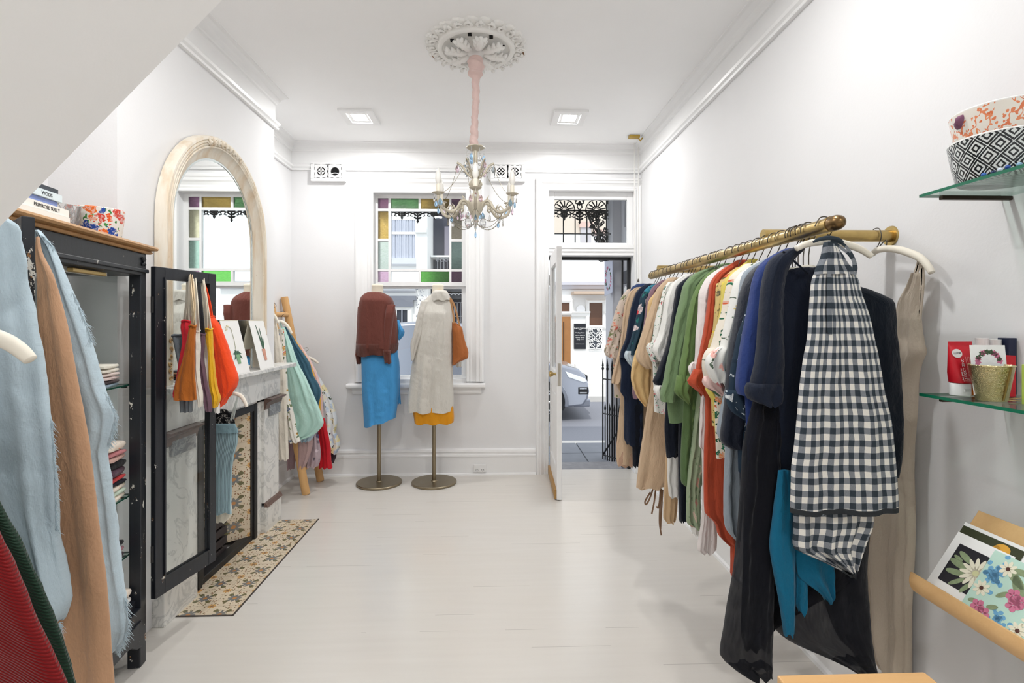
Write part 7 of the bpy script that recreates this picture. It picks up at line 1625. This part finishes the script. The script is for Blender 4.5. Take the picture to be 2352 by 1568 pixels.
# white terrace house seen through the sash window
t = thing('terrace_house', 'white terrace house with curtained window seen through the sash window', 'building', (-2.2, YF, GZ))
X0_, Xm, X1_ = fx(780), fx(983), fx(1085)
MB().box((X0_-2.5, YF+.02, GZ), (Xm+.0, YF+3, 7.2)).build('wall', RENDER, t)
def win2(a, c_, z0, z1, m, lab=None, split=None):
    X0, X1, Z0, Z1 = fx(a), fx(c_), fz(z1), fz(z0); b = MB(); b.frame([(0, 0), (0, .06), (.12, .09), (.14, 0)], [((X0, YF+.02, Z0), (-1, 0, -1)), ((X0, YF+.02, Z1), (-1, 0, 1)), ((X1, YF+.02, Z1), (1, 0, 1)), ((X1, YF+.02, Z0), (1, 0, -1))], (0, -1, 0))
    if split: b.box((X0, YF-.06, fz(split+3)), (X1, YF, fz(split-3)))
    w_ = b.build('window', RENDER, t); MB().box((X0, YF-.01, Z0), (X1, YF+.01, Z1)).build('pane', m, w_); return w_, X0, X1, Z0, Z1
CUR = plain('net_curtain', (196, 200, 212), .9, 0, .05, 10); NIGHT = plain('dim_window', (150, 154, 166), .3)
w_, X0, X1, Z0, Z1 = win2(900, 954, 508, 597, NIGHT, split=538)
b = MB(); n = 60; vs = []
for i in range(n+1):
    x = X0+(X1-X0)*i/n; y = YF-.03-.02*math.sin(i*1.15)-.012*math.sin(i*.43)
    vs += [(x, y, Z0), (x, y, Z1), (x, y+.006, Z0), (x, y+.006, Z1)]
b.add(vs, [f for i in range(n) for f in ((4*i, 4*i+4, 4*i+5, 4*i+1), (4*i+2, 4*i+3, 4*i+7, 4*i+6))]); b.build('curtain', CUR, w_, smooth=True)
b = MB(); b.box((fx(958), YF-.15, fz(660)), (fx(983), YF+.02, fz(490))); b.extrude([(0, 0), (.08, .03), (.08, .16), (0, .18)], (fx(957), YF-.15, fz(541)), (fx(982), YF-.15, fz(541)), (0, -1, 0), (0, 0, 1)); b.build('pilaster', RENDER, t)
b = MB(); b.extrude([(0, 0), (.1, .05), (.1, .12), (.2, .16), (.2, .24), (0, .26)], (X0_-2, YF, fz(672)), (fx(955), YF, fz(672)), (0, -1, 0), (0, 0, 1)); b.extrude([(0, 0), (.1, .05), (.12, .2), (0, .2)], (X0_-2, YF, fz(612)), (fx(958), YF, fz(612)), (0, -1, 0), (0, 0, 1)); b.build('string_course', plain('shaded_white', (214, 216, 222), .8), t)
b = MB(); b.box((X0_-2, YF-.1, fz(690)), (fx(956), YF+.02, fz(680))); b.box((fx(905), YF-.12, fz(705)), (fx(950), YF, fz(690))); b.build('lintel', plain('grey_lintel', (120, 124, 134), .7), t)
w_, X0, X1, Z0, Z1 = win2(912, 936, 712, 835, plain('dark_shop_glass', (52, 56, 66), .3))
b = MB(); b.box(((X0+X1)/2-.02, YF-.06, Z0), ((X0+X1)/2+.02, YF-.01, Z1)); b.build('mullion', plain('grey_lintel', (120, 124, 134), .7), w_)
b = MB(); O = (fx(970), YF-.17, fz(690)); rnd = random.Random(9)
for k in range(70): b.prism(ell(rnd.uniform(-.13, .13), rnd.uniform(-.5, .5), .016, .016, 0, 6), O, (1, 0, 0), (0, 0, 1), .01)
b.build('pierced_screen', plain('grey_dots', (120, 124, 134), .7), t)
# dark recessed house beside it
t = thing('dark_house', 'dark recessed house front with balcony behind the right half of the sash window', 'building', (fx(1030), YF+1, GZ))
MB().box((Xm+.002, YF+1.2, GZ), (fx(1200), YF+3, 7.2)).build('wall', plain('charcoal_wall', (62, 64, 76), .8, 0, .1, 3), t)
MB().box((fx(1012), YF+1.1, fz(590)), (fx(1150), YF+1.2, fz(505))).build('grey_panel', plain('lavender_grey', (128, 124, 136), .8), t)
b = MB(); b.box((Xm+.01, YF+.5, fz(586)), (fx(1150), YF+1.2, fz(582))); b.build('balcony_floor', plain('white_iron', (238, 238, 236), .5), t)
b = MB(); O = (fx(1000), YF+.55, fz(618))
for k in range(16): b.strip([(k*.09, 0), (k*.09, .38)], .012, O, (1, 0, 0), (0, 0, 1), .012)
for k in range(12): b.strip([(k*.12+.04*math.cos(q), .3+.04*math.sin(q)) for q in [i*.7 for i in range(9)]], .014, O, (1, 0, 0), (0, 0, 1), .012)
b.box((O[0], O[1], O[2]-.02), (O[0]+1.5, O[1]+.02, O[2]+.01)); b.build('balcony_lace', plain('pale_grey_iron', (170, 172, 178), .6), t)
b = MB(); b.box((fx(983), YF+.6, fz(668)), (fx(1150), YF+1.2, fz(658))); b.box((fx(983), YF+.6, fz(684)), (fx(1150), YF+1.2, fz(674))); b.build('lower_fascia', plain('charcoal_trim', (40, 42, 48), .6), t)
b = MB(); O = (fx(1012), YF+.58, fz(676))
for k in range(14): b.strip([(k*.1+.05*math.cos(q), .05*math.sin(q)) for q in [PI*i/8 for i in range(9)]], .016, O, (1, 0, 0), (0, 0, 1), .012)
b.build('fringe_lace', plain('pale_grey_iron', (170, 172, 178), .6), t)
b = MB(); O = (fx(1036), YF+1.1, fz(860))
for k in range(7): b.strip([(k*.09, 0), (k*.09, 2.0)], .02, O, (1, 0, 0), (0, 0, 1), .02)
for k in range(6): b.strip([(0, k*.4), (.6, k*.4)], .02, O, (1, 0, 0), (0, 0, 1), .02)
b.build('window_bars', plain('pale_grey_iron', (170, 172, 178), .6), t)
b = MB(); b.box((fx(984), YF+.4, GZ), (fx(1150), YF+.6, fz(838))); b.build('front_wall', RENDER, t)
# ================================================================== LIGHT
w = bpy.data.worlds.new('sky'); SC.world = w; w.use_nodes = True
bg = w.node_tree.nodes['Background']; bg.inputs['Color'].default_value = (.90, .95, 1.0, 1); bg.inputs['Strength'].default_value = 1.5
sd = bpy.data.lights.new('sun', 'SUN'); sd.energy = 1.7; sd.angle = math.radians(1.0); sd.color = (1, .96, .9)
so = bpy.data.objects.new('sun', sd); COL.objects.link(so); so.rotation_euler = (math.radians(38), 0, math.radians(-14))
VS = SC.view_settings; VS.view_transform = 'Standard'; VS.look = 'None'; VS.exposure = 0.24; VS.gamma = 1.0; VS.use_curve_mapping = False
SC.cycles.use_denoising = True; SC.cycles.max_bounces = 10; SC.cycles.diffuse_bounces = 6; SC.cycles.glossy_bounces = 5; SC.cycles.transmission_bounces = 8; SC.cycles.transparent_max_bounces = 16
SC.cycles.caustics_reflective = False; SC.cycles.caustics_refractive = False; SC.cycles.sample_clamp_indirect = 6
